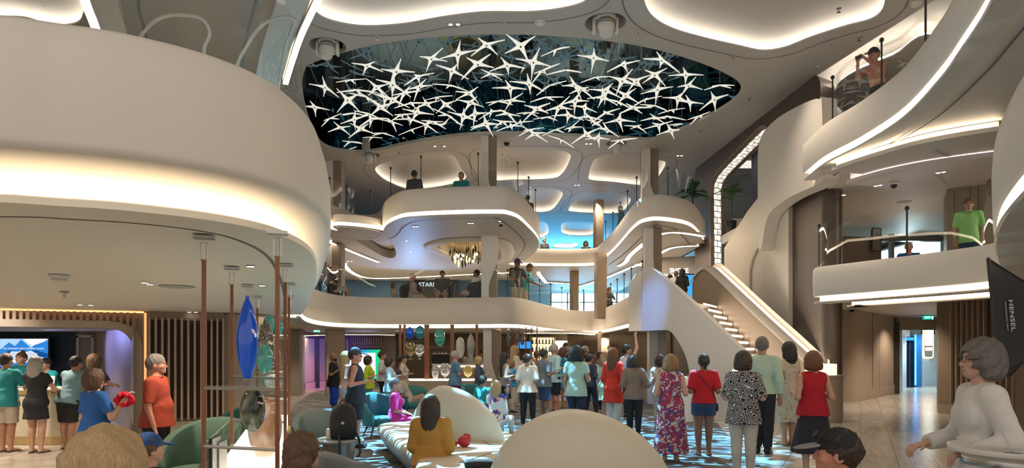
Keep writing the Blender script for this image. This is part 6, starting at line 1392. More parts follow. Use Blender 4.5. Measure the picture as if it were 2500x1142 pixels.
    # ---- shoes ----
    if shoes and Y < 19:
        sm, kind = shoes
        for i in (0, 1):
            q = feet[i]; fd = FD[i]; c = q+fd*.035*H; f = Field(c-np.array([.09, .09, .06])*H, c+np.array([.09, .09, .05])*H, min(h, .008))
            if kind == 'shoe': f.cone(q, q+fd*(-.015*H)+[0, 0, -.022*H], .027*H, .027*H, .012); f.cone(q+fd*.01*H+[0, 0, -.016*H], q+fd*.09*H+[0, 0, -.029*H], .026*H, .020*H, .02); f.cut(q+np.array([0, 0, .012*H]), (0, 0, 1)); f.cut((0, 0, .002), (0, 0, -1)) if stand else None
            else: f.cone(q+fd*(-.022*H)+[0, 0, -.046*H], q+fd*.09*H+[0, 0, -.046*H], .026*H, .028*H, 0); f.cut(q+np.array([0, 0, -.036*H]), (0, 0, 1)); f.cone(q+fd*.055*H+[-.024*H, 0, -.036*H], q+fd*.055*H+[.024*H, 0, -.036*H], .010*H, .010*H, .004); f.cone(q+fd*.055*H+[0, 0, -.016*H], q+fd*.078*H+[0, 0, -.03*H], .006*H, .005*H, .004); f.cut((0, 0, .001), (0, 0, -1)) if stand else None
            P_, Q_ = f.mesh()
            if len(P_): mobj('shoe' if kind == 'shoe' else 'sandal', [(P_, Q_)], [sm], t)
    # ---- cap, glasses, extras ----
    if cap:
        cm, bm_ = cap; f = Field(Hd(0, .03, .96)-.13*H, Hd(0, .03, .96)+.13*H, min(h, .007)); f.ell(Hd(0, -.006, .945), Ah(.053, .064, .067), Mh, 0); f.cut(Hd(0, 0, .951), Mh @ np.array([0, -.12, -1])); cpo = mobj('cap', [f.mesh()], [cm], t)
        f = Field(Hd(0, .07, .95)-.08*H, Hd(0, .07, .95)+.08*H, min(h, .006)); f.ell(Hd(0, .072, .951), Ah(.043, .052, .007), Mh @ np.array(Matrix.Rotation(R(-12), 3, 'X')), 0); mobj('peak', [f.mesh()], [bm_], cpo)
    if glasses:
        m = MB()
        for s in (-1, 1):
            m.tube([Vector(Hd(s*.019+.0135*math.cos(a), .061, .934+.010*math.sin(a))) for a in [2*math.pi*k/12 for k in range(13)]], .0011*H, 5); m.tube([Vector(Hd(s*.032, .059, .936)), Vector(Hd(s*.047, .03, .936)), Vector(Hd(s*.049, -.004, .934))], .0013*H, 5)
        m.tube([Vector(Hd(-.006, .062, .935)), Vector(Hd(.006, .062, .935))], .0014*H, 5); m.build('glasses', DARK, t, True)
    return t, dict(T=T, Hd=Hd, wr=wr, hd=hdir, elb=elb, shd=shd, H=H, Ml=Ml, Mh=Mh, knees=knees, pel=pel, feet=feet, lo=lo_, hi=hi_, h=h)
def hand_prims(f, w, d, H, s, th):
    """palm, four unequal curled fingers and a thumb leaving the side of the palm near its base"""
    sc = H/1.7; side = np.cross(d, [0, 0, 1.]); n = np.linalg.norm(side); side = np.array([1., 0, 0]) if n < .25 else side/n
    nrm = np.cross(side, d); nrm = nrm if nrm[2] > 0 or abs(nrm[2]) < .2 else -nrm; th_s = -s     # thumb towards the body
    if side[0]*1 < 0: side = -side
    r = .0082*sc*th; pb = w+d*.012*sc; pe = w+d*.085*sc
    for o in (-.026, -.009, .009, .026): f.cone(pb+side*o*.8*sc, pe+side*o*sc, .013*sc, .0105*sc*th, .014)
    for o, l in ((-.029, .060 if th_s > 0 else .074), (-.010, .080 if th_s > 0 else .084), (.010, .084 if th_s > 0 else .080), (.029, .074 if th_s > 0 else .060)):
        a = pe+side*o*sc; m_ = a+(d*.80-nrm*.45)*l*.5*sc; e = m_+(d*.35-nrm*.9)*l*.5*sc; f.cone(a, m_, r*1.1, r, .004); f.cone(m_, e, r, r*.8, .004)
    a = w+d*.028*sc+side*th_s*.024*sc; m_ = a+(d*.6+side*th_s*.75-nrm*.15)*.036*sc; e = m_+(d*.9+side*th_s*.15-nrm*.3)*.03*sc; f.cone(a, m_, .0115*sc, .0095*sc, .006); f.cone(m_, e, .0095*sc, .0075*sc, .004)
# ---------------- the crowd ----------------
def C_(name, c, *a, **k): return cloth(name, c, *a, **k)
TEAL = C_('teal_polo', (.01, .20, .22)); AQUA = C_('aqua_shirt', (.05, .42, .44)); KHAKI = C_('khaki', (.42, .37, .29)); BLK = C_('black_cloth', (.012, .012, .014)); NVY = C_('navy_cloth', (.015, .018, .035)); DENIM = C_('denim', (.03, .06, .12)); LJEAN = C_('light_jeans', (.12, .33, .45))
WHT = C_('white_cloth_top', (.70, .69, .66)); LBLUE = C_('light_blue', (.32, .50, .62)); GREYT = C_('grey_tee', (.16, .17, .18)); STONE = C_('stone_trousers', (.50, .46, .40)); CHAR = C_('charcoal', (.045, .045, .05)); BLUET = C_('blue_tee', (.012, .09, .32)); REDP = C_('red_polo', (.33, .045, .02)); PINK = C_('pink_satin', (.55, .03, .24)); OCHRE = C_('ochre_shawl', (.42, .20, .035)); DRED = C_('dark_red', (.28, .01, .015))
SHOE = mat('black_shoe', (.015, .015, .015), .4); SAND = mat('dark_sandal', (.04, .028, .02), .6); TANS = mat('tan_sandal', (.22, .12, .06), .6); WSHOE = mat('white_shoe', (.6, .6, .58), .5)
def U(m, **k): return (m, k)
def Lw(m, kind='pants', **k): k['kind'] = kind; return (m, k)
SH = lambda m, l=.85, **k: Lw(m, 'shorts', len=l, loose=.022, e=.012, **k)
# reception desk
person(16, 865, 10.85, 8, 'man in teal polo shirt and khaki shorts at the desk, at the left edge', 'm', 'tan', 'short', 'dark', 1.12, aL='desk', aR='desk', up=U(TEAL, hem=.47, sl=.8, collar=1, neck=.01), lo=SH(KHAKI, .92), shoes=(SAND, 'sandal'))
person(51, 862, 13.1, 180, 'receptionist in teal with a hair bun facing out from behind the desk', 'f', 'fair', 'bun', 'brown', .95, aL='desk', aR='desk', up=U(TEAL, collar=1, sl=.7, neck=.01), lo=Lw(BLK))
person(89, 874, 10.75, 2, 'woman in short black dress with grey hair at the desk', 'f', 'fair', 'mid', 'grey', 1.12, aL='desk', aR='desk', up=U(BLK, hem=.605, sl=.5, neck=.015), lo=Lw(BLK, 'skirt', len=.36, w=.125, e=.021, waist=.62, name='dress_skirt'), shoes=(SAND, 'sandal'), hlen=.13)
person(165, 874, 11.15, 12, 'man in grey blue tee and black shorts leaning on the desk', 'm', 'tan', 'short', 'black', 1.12, lean=18, aL='desk', aR='desk', up=U(C_('slate_tee', (.15, .26, .31)), hem=.48, sl=.7, neck=.01), lo=SH(BLK, .95), shoes=(SAND, 'sandal'))
person(136, 878, 13.0, 200, 'clerk in bright teal bending behind the desk', 'm', 'tan', 'short', 'black', 1.05, lean=22, aL='desk', aR='desk', up=U(C_('bright_teal', (.01, .33, .36)), sl=.7), lo=Lw(BLK))
person(232, 869, 12.05, 18, 'curly haired woman in a dark tee at the end of the desk', 'f', 'fair', 'curly', 'brown', 1.1, aL='desk', aR='desk', up=U(CHAR, hem=.48, sl=.7), lo=Lw(BLK), shoes=(SAND, 'sandal'))
q, pb_ = person(232, 905, 7.1, 28, 'brown haired woman in bright blue tee with a red garland on her wrist', 'f', 'fair', 'bob', 'brown', 1.16, aL='down', aR='wave', up=U(BLUET, hem=.47, sl=.75, neck=.015), lo=Lw(STONE), shoes=(SAND, 'sandal'))
def wpos(o, p): bpy.context.view_layer.update(); return o.matrix_world @ Vector(p)
g = empty('red_garland', wpos(q, pb_['wr'][1]), 0, 'fluffy red garland round the wrist of the woman in bright blue', 'garland'); m = MB(); rg = random.Random(2)
for k in range(46):
    a = k*2.399; m.sphere((.062*math.cos(a)+rg.uniform(-.015, .015), rg.uniform(-.05, .05), .062*math.sin(a)), rg.uniform(.018, .028), 7, 5)
m.build('petals', C_('garland_red', (.65, .01, .03)), g, True)
person(384, 868, 7.7, 78, 'older man in red polo shirt and glasses standing by the slatted wall', 'm', 'red', 'short', 'darkgrey', 1.26, aL='down', aR='down', up=U(REDP, hem=.49, sl=.85, collar=1, neck=.01), lo=Lw(BLK, loose=.012), shoes=(SHOE, 'shoe'), glasses=True, head=(-8, 0))
person(272, 1068, 1.75, 25, 'blonde head closest to the viewer at the bottom edge', 'f', 'fair', 'bob', 'blonde', 1.0, up=U(CHAR), lo=Lw(BLK))
CAPB = C_('blue_cap_cloth', (.01, .06, .22)); BLKC = C_('black_cap_cloth', (.012, .012, .015))
def pouf(x, y, h, label): t = empty('pouf', (x, y, 0), 0, label, 'seat'); MB().lathe([(.001, 0), (.24, 0), (.26, .04), (.26, h-.05), (.22, h), (.001, h)], n=28).build('cushion', FGY, t, True); MB().lathe([(.262, .05), (.266, .06), (.262, .07)], n=28).build('piping', DARK, t)
person(366, 1064, 4.95, 14, 'seated man in bright blue ball cap near the bottom left', 'm', 'fair', 'short', 'brown', 1.05, H=1.56, sit=1, aL='lap', aR='lap', up=U(CHAR, sl=.8), lo=Lw(DENIM), cap=(CAPB, CAPB), shoes=(SHOE, 'shoe'), head=(20, 0))
pouf(XY(2040, 3.35).x, 3.35, .42, 'grey pouf under the man in the black and grey cap')
pouf(XY(366, 4.95).x, 4.95, .34, 'grey pouf under the man in the blue cap')
pouf(XY(742, 4.15).x, 4.15, .34, 'grey pouf under the woman with long dark brown hair')
# left of the dance floor
person(815, 862, 17.4, 86, 'bald man in black tee and bright blue shorts', 'm', 'brown', 'bald', 'black', 1.2, aL='chest', aR='chest', up=U(BLK, hem=.45, sl=.75, e=.022), lo=SH(C_('royal_shorts', (.01, .07, .50)), 1.1), shoes=(SAND, 'sandal'), beard='black')
person(845, 859, 14.4, 60, 'woman with very long wavy blonde hair behind the man in the tank top', 'f', 'tan', 'long', 'blonde', .92, aL='down', aR='bent', up=U(C_('peach_top', (.55, .38, .30)), hem=.52, sl=0), lo=SH(C_('pale_shorts', (.4, .4, .4)), .5), shoes=(TANS, 'sandal'), hlen=.26)
person(869, 852, 11.3, 82, 'muscular man in dark tank top, shorts and ball cap', 'm', 'red', 'short', 'dark', 1.16, aL='bent', aR='bent', up=U(C_('dark_tank', (.02, .03, .045)), hem=.45, sl=0, neck=.02, e=.02), lo=SH(NVY, .95), cap=(C_('slate_cap', (.04, .06, .08)), C_('dark_peak', (.02, .025, .03))), shoes=(SHOE, 'shoe'))
person(900, 870, 16.8, 84, 'woman in lime yellow blouse and light jeans', 'f', 'fair', 'bob', 'dark', 1.12, aL='bent', aR='bent', up=U(C_('lime_blouse', (.46, .55, .02)), hem=.46, sl=1.3, flare=.006), lo=Lw(LJEAN), shoes=(SHOE, 'shoe'), glasses=True)
person(934, 858, 18.2, 80, 'man in short sleeved pale shirt and black trousers', 'm', 'tan', 'short', 'dark', 1.1, aL='bent', aR='bent', up=U(C_('pale_shirt', (.48, .52, .52)), hem=.50, sl=.85, collar=1), lo=Lw(BLK, loose=.012), shoes=(SHOE, 'shoe'))
person(952, 873, 15.6, 82, 'dark haired woman in loose pale blue blouse', 'f', 'tan', 'bob', 'dark', 1.08, aL='bent', aR='out', up=U(C_('sky_blouse', (.42, .58, .68)), hem=.46, sl=1.2, flare=.012), lo=Lw(C_('grey_skirt', (.40, .40, .40)), 'skirt', len=.30, w=.13), shoes=(TANS, 'sandal'))
BT, bt_ = person(985, 868, 18.0, 84, 'woman in beige cardigan and striped skirt, dark hair tied back', 'f', 'fair', 'pony', 'black', 1.05, aL='bent', aR='bent', up=U(C_('beige_cardigan', (.52, .47, .38)), hem=.48, sl=1.85), lo=Lw(C_('striped_skirt', (.02, .02, .02), 'stripe', (.6, .58, .55), sc=14), 'skirt', len=.36, w=.105), shoes=(TANS, 'sandal'), hlen=.02)
person(966, 925, 12.6, 84, 'short haired lady in bright pink satin seated in the teal armchair', 'f', 'fair', 'short', 'darkgrey', 1.05, sit=1, aL='lap', aR='lap', up=U(PINK, hem=.50, sl=.95, flare=.01), lo=Lw(PINK), shoes=(TANS, 'sandal'))
person(1052, 968, 7.75, 6, 'long haired woman in ochre shawl and red dress seated on the sofa, seen from behind', 'f', 'tan', 'long', 'dark', 1.12, sit=1, aL='lap', aR='lap', up=U(OCHRE, hem=.515, sl=1.5, e=.030, sle=1.4, flare=.01, neck=.0, name='shawl'), lo=Lw(DRED, e=.02), hlen=.15, shoes=(SAND, 'sandal'))
person(742, 1062, 4.15, 12, 'woman with long dark brown hair and glasses at the bottom left of the dance floor', 'f', 'fair', 'long', 'brown', 1.0, H=1.6, sit=1, aL='lap', aR='lap', head=(35, 0), up=U(C_('taupe_top', (.20, .15, .12)), sl=1.8), lo=Lw(BLK), glasses=True, hlen=.2, shoes=(SHOE, 'shoe'))
person(1000, 905, 16.3, 80, 'man in pale shirt lying back in a dark teal armchair behind the pink lady', 'm', 'brown', 'short', 'dark', 1.05, sit=1, lean=-25, recline=True, aL='lap', aR='lap', up=U(C_('sand_shirt', (.40, .36, .30)), sl=.8), lo=SH(C_('tan_shorts', (.28, .20, .14)), .9))
person(1112, 858, 17.0, 70, 'grey haired man in slate blue tee with crossed arms', 'm', 'red', 'short', 'grey', 1.18, aL='cross', aR='cross', up=U(C_('slateblue_tee', (.09, .20, .28)), hem=.47, sl=.8), lo=SH(C_('patterned_shorts', (.05, .02, .06), 'patch', (.22, .05, .16), sc=14), 1.0), shoes=(SHOE, 'shoe'))
person(1170, 872, 17.8, 80, 'short haired blonde person in dark denim jacket', 'f', 'fair', 'bob', 'blonde', 1.0, aL='bent', aR='bent', up=U(C_('denim_jacket', (.05, .08, .11)), hem=.50, sl=1.8), lo=Lw(DENIM), shoes=(SHOE, 'shoe'))
person(1180, 918, 14.9, 40, 'dark haired man in teal shirt seated with his back turned behind the sofa', 'm', 'tan', 'short', 'dark', 1.1, sit=1, H=1.66, aL='lap', aR='lap', up=U(C_('sea_shirt', (.04, .26, .25)), sl=.8, collar=1), lo=Lw(KHAKI), shoes=(SHOE, 'shoe'))
person(1212, 932, 12.9, 30, 'blonde woman in white blouse with big colourful flowers, seated', 'f', 'fair', 'mid', 'blonde', 1.12, sit=1, H=1.56, aL='lap', aR='lap', up=U(C_('flower_blouse', (.72, .70, .66), 'patch', (.60, .16, .03), (.02, .06, .35), sc=7), sl=1.3), lo=Lw(C_('white_trousers', (.62, .60, .56))), shoes=(TANS, 'sandal'))
person(1233, 862, 15.6, 72, 'woman with long straight black hair in sleeveless mauve top and black skirt', 'f', 'tan', 'long', 'black', 1.0, aL='bent', aR='bent', up=U(C_('mauve_top', (.24, .18, .19)), hem=.52, sl=0), lo=Lw(BLK, 'skirt', len=.33, w=.11), shoes=(SAND, 'sandal'), hlen=.22)
person(1258, 845, 19.6, 70, 'tall woman with wavy blonde hair behind the black haired woman', 'f', 'fair', 'long', 'blonde', 1.0, aL='chest', aR='chest', up=U(C_('cream_blouse', (.60, .55, .47)), sl=1.8), lo=Lw(C_('cream_trousers', (.55, .5, .42))), shoes=(TANS, 'sandal'), hlen=.13)
person(1250, 880, 17.6, 75, 'short person in vivid blue top half hidden behind the black haired woman', 'f', 'tan', 'bob', 'honey', 1.0, aL='bent', aR='bent', up=U(C_('vivid_blue', (.02, .26, .50)), sl=.8), lo=Lw(STONE), shoes=(SHOE, 'shoe'))
person(1288, 866, 14.2, 18, 'short haired woman in white puff sleeve blouse and black trousers, back turned', 'f', 'tan', 'short', 'dark', 1.06, aL='bent', aR='bent', legs=(0, .05, .02, 0), up=U(C_('white_blouse', (.66, .62, .53)), hem=.49, sl=.95, sle=2.2, flare=.025, wav=.012, e=.016, neck=.02), lo=Lw(BLK), shoes=(SAND, 'sandal'), head=(20, 0))
person(1329, 853, 15.9, 55, 'man in grey tee and denim shorts watching the floor', 'm', 'brown', 'short', 'dark', 1.08, aL='bent', aR='bent', up=U(GREYT, hem=.47, sl=.85, e=.022), lo=SH(DENIM, 1.0), shoes=(SHOE, 'shoe'))
person(1354, 842, 17.4, 66, 'grey haired bearded man in pale aqua shirt', 'm', 'red', 'short', 'grey', 1.12, aL='bent', aR='bent', up=U(C_('pale_aqua', (.40, .60, .64)), hem=.46, sl=1.4, collar=1), lo=SH(NVY, 1.0), shoes=(SHOE, 'shoe'), beard='grey')
person(1376, 850, 19.0, 75, 'woman in blue patterned dress behind the bearded man', 'f', 'tan', 'bob', 'brown', 1.0, aL='clap', aR='clap', up=U(C_('blue_pattern', (.02, .16, .32), 'patch', (.10, .45, .60), sc=10), sl=.8), lo=Lw(C_('blue_pattern', (.02, .16, .32)), 'skirt', len=.34, w=.12), shoes=(WSHOE, 'shoe'))
person(1383, 838, 21.4, 150, 'dark haired man in charcoal shirt facing the hall behind the crowd', 'm', 'fair', 'short', 'dark', 1.1, aL='bent', aR='bent', up=U(CHAR, sl=1.8), lo=Lw(BLK), shoes=(SHOE, 'shoe'))
person(1407, 850, 12.6, 22, 'woman with a black bob in mint green top, back turned', 'f', 'tan', 'afro', 'black', 1.12, aL='down', aR='chest', up=U(C_('mint_top', (.36, .50, .42)), hem=.47, sl=.55, neck=.01, e=.02), lo=Lw(NVY), shoes=(SHOE, 'shoe'))
person(1440, 866, 16.7, 40, 'woman in navy jacket and dark trousers beside the mint green top', 'f', 'tan', 'short', 'black', 1.02, aL='bent', aR='bent', legs=(0, .08, .03, .02), up=U(C_('navy_jacket', (.025, .035, .06)), hem=.48, sl=1.85), lo=Lw(NVY), shoes=(SHOE, 'shoe'))
person(1452, 868, 17.8, 76, 'long haired woman in pale lilac top clapping', 'f', 'fair', 'long', 'brown', .95, aL='clap', aR='clap', up=U(C_('lilac_top', (.46, .46, .58)), sl=1.4), lo=Lw(C_('sea_skirt', (.10, .35, .42)), 'skirt', len=.2, w=.12), shoes=(TANS, 'sandal'))
person(1478, 862, 15.3, 70, 'woman in pale green dress beside the red dress', 'f', 'fair', 'mid', 'honey', 1.0, aL='out', aR='bent', up=U(C_('pale_green', (.36, .58, .42)), hem=.605, sl=1.2), lo=Lw(C_('pale_green', (.36, .58, .42)), 'skirt', len=.32, w=.125, e=.021, waist=.62, name='dress_skirt'), shoes=(TANS, 'sandal'))
person(1498, 851, 13.4, 40, 'woman with long auburn hair in red tunic and white capri trousers', 'f', 'fair', 'long', 'auburn', 1.04, aL='down', aR='chest', legs=(.03, -.03, .02, .0), up=U(C_('red_tunic', (.60, .035, .02)), hem=.36, sl=1.3, flare=.012, e=.02, wav=.010), lo=Lw(C_('white_capri', (.62, .58, .52)), 'capri'), shoes=(TANS, 'sandal'), hlen=.15)
person(1548, 869, 12.7, 22, 'woman in brown cardigan and black trousers, back turned', 'f', 'tan', 'bob', 'dark', 1.1, aL='bent', aR='out', up=U(C_('brown_cardigan', (.20, .14, .105)), hem=.47, sl=1.85, e=.022, flare=.006), lo=Lw(BLK), shoes=(SHOE, 'shoe'))
person(1533, 834, 16.4, 60, 'man in blue and white jersey with one arm raised high', 'm', 'fair', 'short', 'black', .95, aL='bent', aR='up', H=1.80, up=U(C_('jersey', (.62, .62, .64), 'block', (.02, .10, .42)), hem=.46, sl=.8), lo=Lw(BLK), shoes=(SHOE, 'shoe'), head=(20, -12))
person(1489, 842, 26, 170, 'man in orange shirt far back by the lit column', 'm', 'dark', 'bald', 'black', 1.05, up=U(C_('orange_shirt', (.60, .16, .04)), sl=.8), lo=Lw(BLK), shoes=(SHOE, 'shoe'))
person(1612, 869, 13.6, 30, 'woman in cream lace top mostly hidden behind the floral dress', 'f', 'tan', 'bob', 'dark', 1.0, aL='bent', aR='bent', up=U(C_('lace_top', (.52, .46, .36), 'patch', (.25, .2, .15), sc=16), sl=1.5, e=.02), lo=Lw(KHAKI), shoes=(SHOE, 'shoe'))
FLD = C_('floral_dress', (.36, .02, .05), 'floral', (.55, .48, .46), (.05, .06, .22), (.30, .05, .09), sc=34)
person(1637, 869, 9.9, 12, 'woman in long red and blue floral sundress with brown bob', 'f', 'fair', 'bob', 'honey', 1.18, aL='bent', aR='bent', up=U(FLD, hem=.605, sl=0, neck=.035, e=.018), lo=Lw(FLD, 'skirt', len=.085, w=.165, p=.9, wav=.014, e=.021, waist=.62, name='dress_skirt'), shoes=(SAND, 'sandal'))
RT, rt = person(1718, 867, 10.4, 8, 'woman in red top and denim shorts with a dark ponytail', 'f', 'brown', 'pony', 'black', 1.08, aL='bent', aR='bent', up=U(C_('red_top', (.50, .012, .02)), hem=.53, sl=.85, sle=1.8, neck=.02), lo=SH(DENIM, .45), shoes=(SAND, 'sandal'), hlen=.06)
person(1815, 862, 8.6, 24, 'woman in black and white patterned top and white trousers', 'f', 'fair', 'bob', 'dark', 1.12, aL='bent', aR='chest', head=(25, 5), up=U(C_('scroll_top', (.012, .012, .02), 'paisley', (.62, .60, .58), sc=15), hem=.44, sl=1.0, e=.024, flare=.012, neck=.045), lo=Lw(STONE), shoes=(TANS, 'sandal'))
person(1861, 825, 10.7, 28, 'tall man in mint dress shirt and black trousers facing the stairs', 'm', 'tan', 'short', 'darkgrey', 1.0, aL='bent', aR='down', up=U(C_('mint_shirt', (.42, .55, .43)), hem=.52, sl=1.85, collar=1, e=.022), lo=Lw(BLK, loose=.012, waist=.575, e=.016), shoes=(SHOE, 'shoe'))
person(1924, 838, 11.6, -20, 'woman in pale flowered dress with wavy black hair', 'f', 'tan', 'mid', 'black', 1.0, aL='bent', aR='down', up=U(C_('pale_floral', (.48, .42, .33), 'patch', (.30, .28, .16), (.55, .5, .42), sc=11), hem=.50, sl=.5), lo=Lw(C_('pale_floral', (.48, .42, .33)), 'skirt', len=.24, w=.15, p=1.1, wav=.015, e=.021, waist=.62, name='dress_skirt'), shoes=(TANS, 'sandal'))
person(1984, 862, 8.7, 2, 'woman in sleeveless red top and dark skirt with a brown bob', 'f', 'fair', 'bob', 'auburn', 1.14, aL='bent', aR='bent', up=U(C_('crimson_top', (.40, .008, .02)), hem=.50, sl=0, neck=.01), lo=Lw(C_('dark_skirt', (.02, .02, .03)), 'skirt', len=.20, w=.165, p=1.0, wav=.015), shoes=(SAND, 'sandal'))
def glasses_on_cap(d, t):
    Hd = d['Hd']; m = MB()
    for s in (-1, 1): m.sphere(Hd(s*.024, .058, .985), (.026, .012, .017), 12, 8); m.tube([Vector(Hd(s*.04, .05, .985)), Vector(Hd(s*.056, .0, .975)), Vector(Hd(s*.052, -.03, .95))], .003, 5)
    m.build('sunglasses', BLACK, t, True)
q, d_ = person(2040, 1058, 3.35, -62, 'seated man in black and grey ball cap with sunglasses on it', 'm', 'red', 'short', 'dark', 1.1, H=1.6, sit=1, aL='lap', aR='lap', up=U(CHAR, sl=.8), lo=Lw(DENIM), cap=(BLKC, C_('grey_peak', (.22, .22, .22))), shoes=(SHOE, 'shoe'))
glasses_on_cap(d_, q)
person(2392, 838, 4.25, -78, 'grey haired woman in loose white top and glasses leaning on the high table', 'f', 'fair', 'bob', 'darkgrey', .92, aL=((.045, -.045, -.16), (.04, .09, -.20)), aR='lean', up=U(C_('white_jersey', (.62, .60, .58)), hem=.42, sl=1.9, sle=1.35, flare=.012, e=.018, neck=.0), lo=Lw(DENIM), glasses=True, shoes=(SHOE, 'shoe'), bu=.45)
person(2800, 820, 3.08, -84, 'person in pale denim shirt at the right edge, only a hand in view', 'm', 'fair', 'short', 'brown', 1.1, H=1.76, aL='bent', aR='bent', up=U(C_('pale_denim', (.16, .24, .36)), sl=1.8), lo=Lw(KHAKI), shoes=(SHOE, 'shoe'))
# crowd heads further back
for px, top, Y, fc, lb, sx, sk_, hr, hc_, col in ((1400, 846, 22.5, 80, 'man in black behind the charcoal shirt', 'm', 'fair', 'short', 'black', BLK), (1420, 852, 20.5, 75, 'woman with dark hair in grey behind the mint green top', 'f', 'tan', 'bob', 'dark', GREYT), (1430, 846, 23, 100, 'grey haired person in black far back in the crowd', 'm', 'fair', 'short', 'grey', BLK), (1465, 860, 19.5, 70, 'dark haired person in dark green deep in the crowd', 'm', 'brown', 'short', 'black', C_('dark_green', (.03, .07, .05))), (1470, 880, 18.6, 60, 'short woman with curly brown hair deep in the crowd', 'f', 'fair', 'curly', 'honey', C_('rose_top', (.45, .28, .28))), (1312, 858, 24.5, 80, 'woman in pink at the bar behind the slender display', 'f', 'tan', 'bob', 'dark', C_('rose_top', (.45, .28, .28))), (1300, 868, 23.8, 90, 'man in cream behind the slender display', 'm', 'fair', 'short', 'grey', C_('cream_blouse', (.60, .55, .47)))):
    person(px, top, Y, fc, lb, sx, sk_, hr, hc_, 1.05, aL='bent', aR='bent', up=U(col, sl=1.2), lo=Lw(BLK), shoes=(SHOE, 'shoe'))
person(1143, 857, 29.9, 180, 'bartender in white shirt behind the grey glass pod', 'm', 'fair', 'short', 'dark', 1.0, aL='bent', aR='bent', up=U(WHT, sl=1.8), lo=Lw(BLK)); person(1174, 858, 30.0, 200, 'bartender in a dark waistcoat near the yellow bottles', 'f', 'tan', 'bun', 'dark', 1.0, aL='bent', aR='bent', up=U(C_('waistcoat', (.06, .05, .05)), sl=0), lo=Lw(BLK))
# ---------------- middle deck ----------------
z = 3.0
person(1262, 633, 24.7, 150, 'man in purple ball cap and dark polo looking over the glass rail', 'm', 'brown', 'short', 'dark', 1.1, z0=z, aL='rail', aR='rail', head=(-10, 15), up=U(CHAR, sl=.85, collar=1), lo=Lw(KHAKI), cap=(C_('purple_cap', (.10, .05, .30)), C_('purple_cap', (.10, .05, .30))))
person(1282, 645, 25.9, 110, 'person in aqua shirt leaning on the glass rail beside the purple cap', 'f', 'brown', 'short', 'brown', 1.0, z0=z, lean=12, aL='rail', aR='rail', head=(0, 20), up=U(AQUA, sl=.85), lo=Lw(KHAKI))
LNG = mat('navy_upholstery', (.02, .03, .045), .7)
for px, Y, rz, lb in ((1003, 23.5, -90, 'dark wing armchair of the white haired man on the middle deck'), (1165, 23.7, 90, 'dark wing armchair of the man in white on the middle deck'), (1082, 24.0, 180, 'dark armchair of the seated man facing out on the middle deck'), (808, 22.8, -60, 'dark lounge chair at the left of the middle deck')):
    c = armchair(XY(px, Y).x, Y, R(rz), LNG, lb, .8, 1.12); c.location.z = z
t = empty('low_table', (XY(1088, 23.2).x, 23.0, z), 0, 'low wooden table in front of the seated man on the middle deck', 'table'); MB().box((0, 0, .48), (1.1, .5, .05), bev=.01).build('table_top', WOODL, t); [MB().box((sx*.48, sy*.2, .23), (.05, .05, .46)).build('leg', DARK, t) for sx in (-1, 1) for sy in (-1, 1)]
person(1080, 662, 23.8, 180, 'stocky man in dark grey polo seated facing the hall', 'm', 'tan', 'short', 'black', 1.3, z0=z, sit=1, aL='lap', aR='lap', up=U(C_('olive_polo', (.06, .06, .05)), sl=.85, collar=1), lo=SH(KHAKI, .9))
person(1008, 668, 23.4, 84, 'white haired man in an armchair facing right', 'm', 'red', 'thin', 'white', 1.15, z0=z, sit=1, aL='lap', aR='lap', up=U(C_('fawn_shirt', (.36, .30, .26)), sl=.85), lo=SH(KHAKI, .9))
person(1154, 660, 23.6, -84, 'man in white tee in an armchair facing left', 'm', 'brown', 'short', 'black', 1.15, z0=z, sit=1, aL='lap', aR='lap', lean=-12, up=U(WHT, sl=.85), lo=SH(KHAKI, .9))
person(962, 690, 23.2, 100, 'small person seated low at the left of the armchairs', 'f', 'tan', 'bob', 'brown', .9, z0=z, H=1.45, sit=1, aL='lap', aR='lap', up=U(C_('fawn_top', (.38, .28, .22)), sl=.5), lo=SH(C_('fawn_top', (.38, .28, .22)), .6))
person(818, 648, 22.6, 66, 'man in orange cap and dark tee lounging on the middle deck', 'm', 'tan', 'short', 'dark', 1.1, z0=z, sit=1, lean=-14, aL='lap', aR='lap', up=U(BLK, sl=.8), lo=SH(C_('stone_shorts', (.40, .38, .34)), .9), cap=(C_('orange_cap', (.40, .10, .04)), C_('orange_cap', (.40, .10, .04))))
person(798, 640, 23.4, 70, 'dark haired person lounging behind the orange cap', 'f', 'tan', 'mid', 'dark', 1.0, z0=z, sit=1, lean=-10, aL='lap', aR='lap', up=U(C_('taupe_top', (.20, .15, .12)), sl=.8), lo=Lw(C_('fawn_top', (.38, .28, .22))))
person(1488, 697, 29.5, 150, 'person with brown hair at the glass rail of the rear bay', 'f', 'fair', 'bob', 'auburn', 1.0, z0=z, H=1.5, aL='rail', aR='rail', up=U(CHAR, sl=1), lo=Lw(BLK))
person(1651, 662, 24.0, 20, 'person in white shirt at the excursions desk', 'm', 'tan', 'short', 'darkgrey', 1.1, z0=z, aL='bent', aR='bent', up=U(WHT, sl=.85), lo=Lw(STONE)); person(1666, 657, 23.3, 30, 'woman in long black coat at the excursions desk', 'f', 'tan', 'mid', 'black', 1.1, z0=z, aL='bent', aR='bent', up=U(BLK, sl=1.8), lo=Lw(BLK, 'skirt', len=.2, w=.13)); person(1636, 671, 25.2, 30, 'person with dark hair further back at the excursions desk', 'f', 'tan', 'bob', 'black', 1.0, z0=z, aL='bent', aR='bent', up=U(CHAR, sl=1), lo=Lw(BLK))
person(2365, 486, 13.4, 212, 'man in bright lime green polo and jeans on the right middle deck', 'm', 'fair', 'short', 'auburn', .98, z0=3.1, aL='down', aR='down', up=U(C_('lime_polo', (.28, .62, .20)), hem=.46, sl=.85, collar=1, e=.024), lo=Lw(DENIM), glasses=True, shoes=(SHOE, 'shoe'))
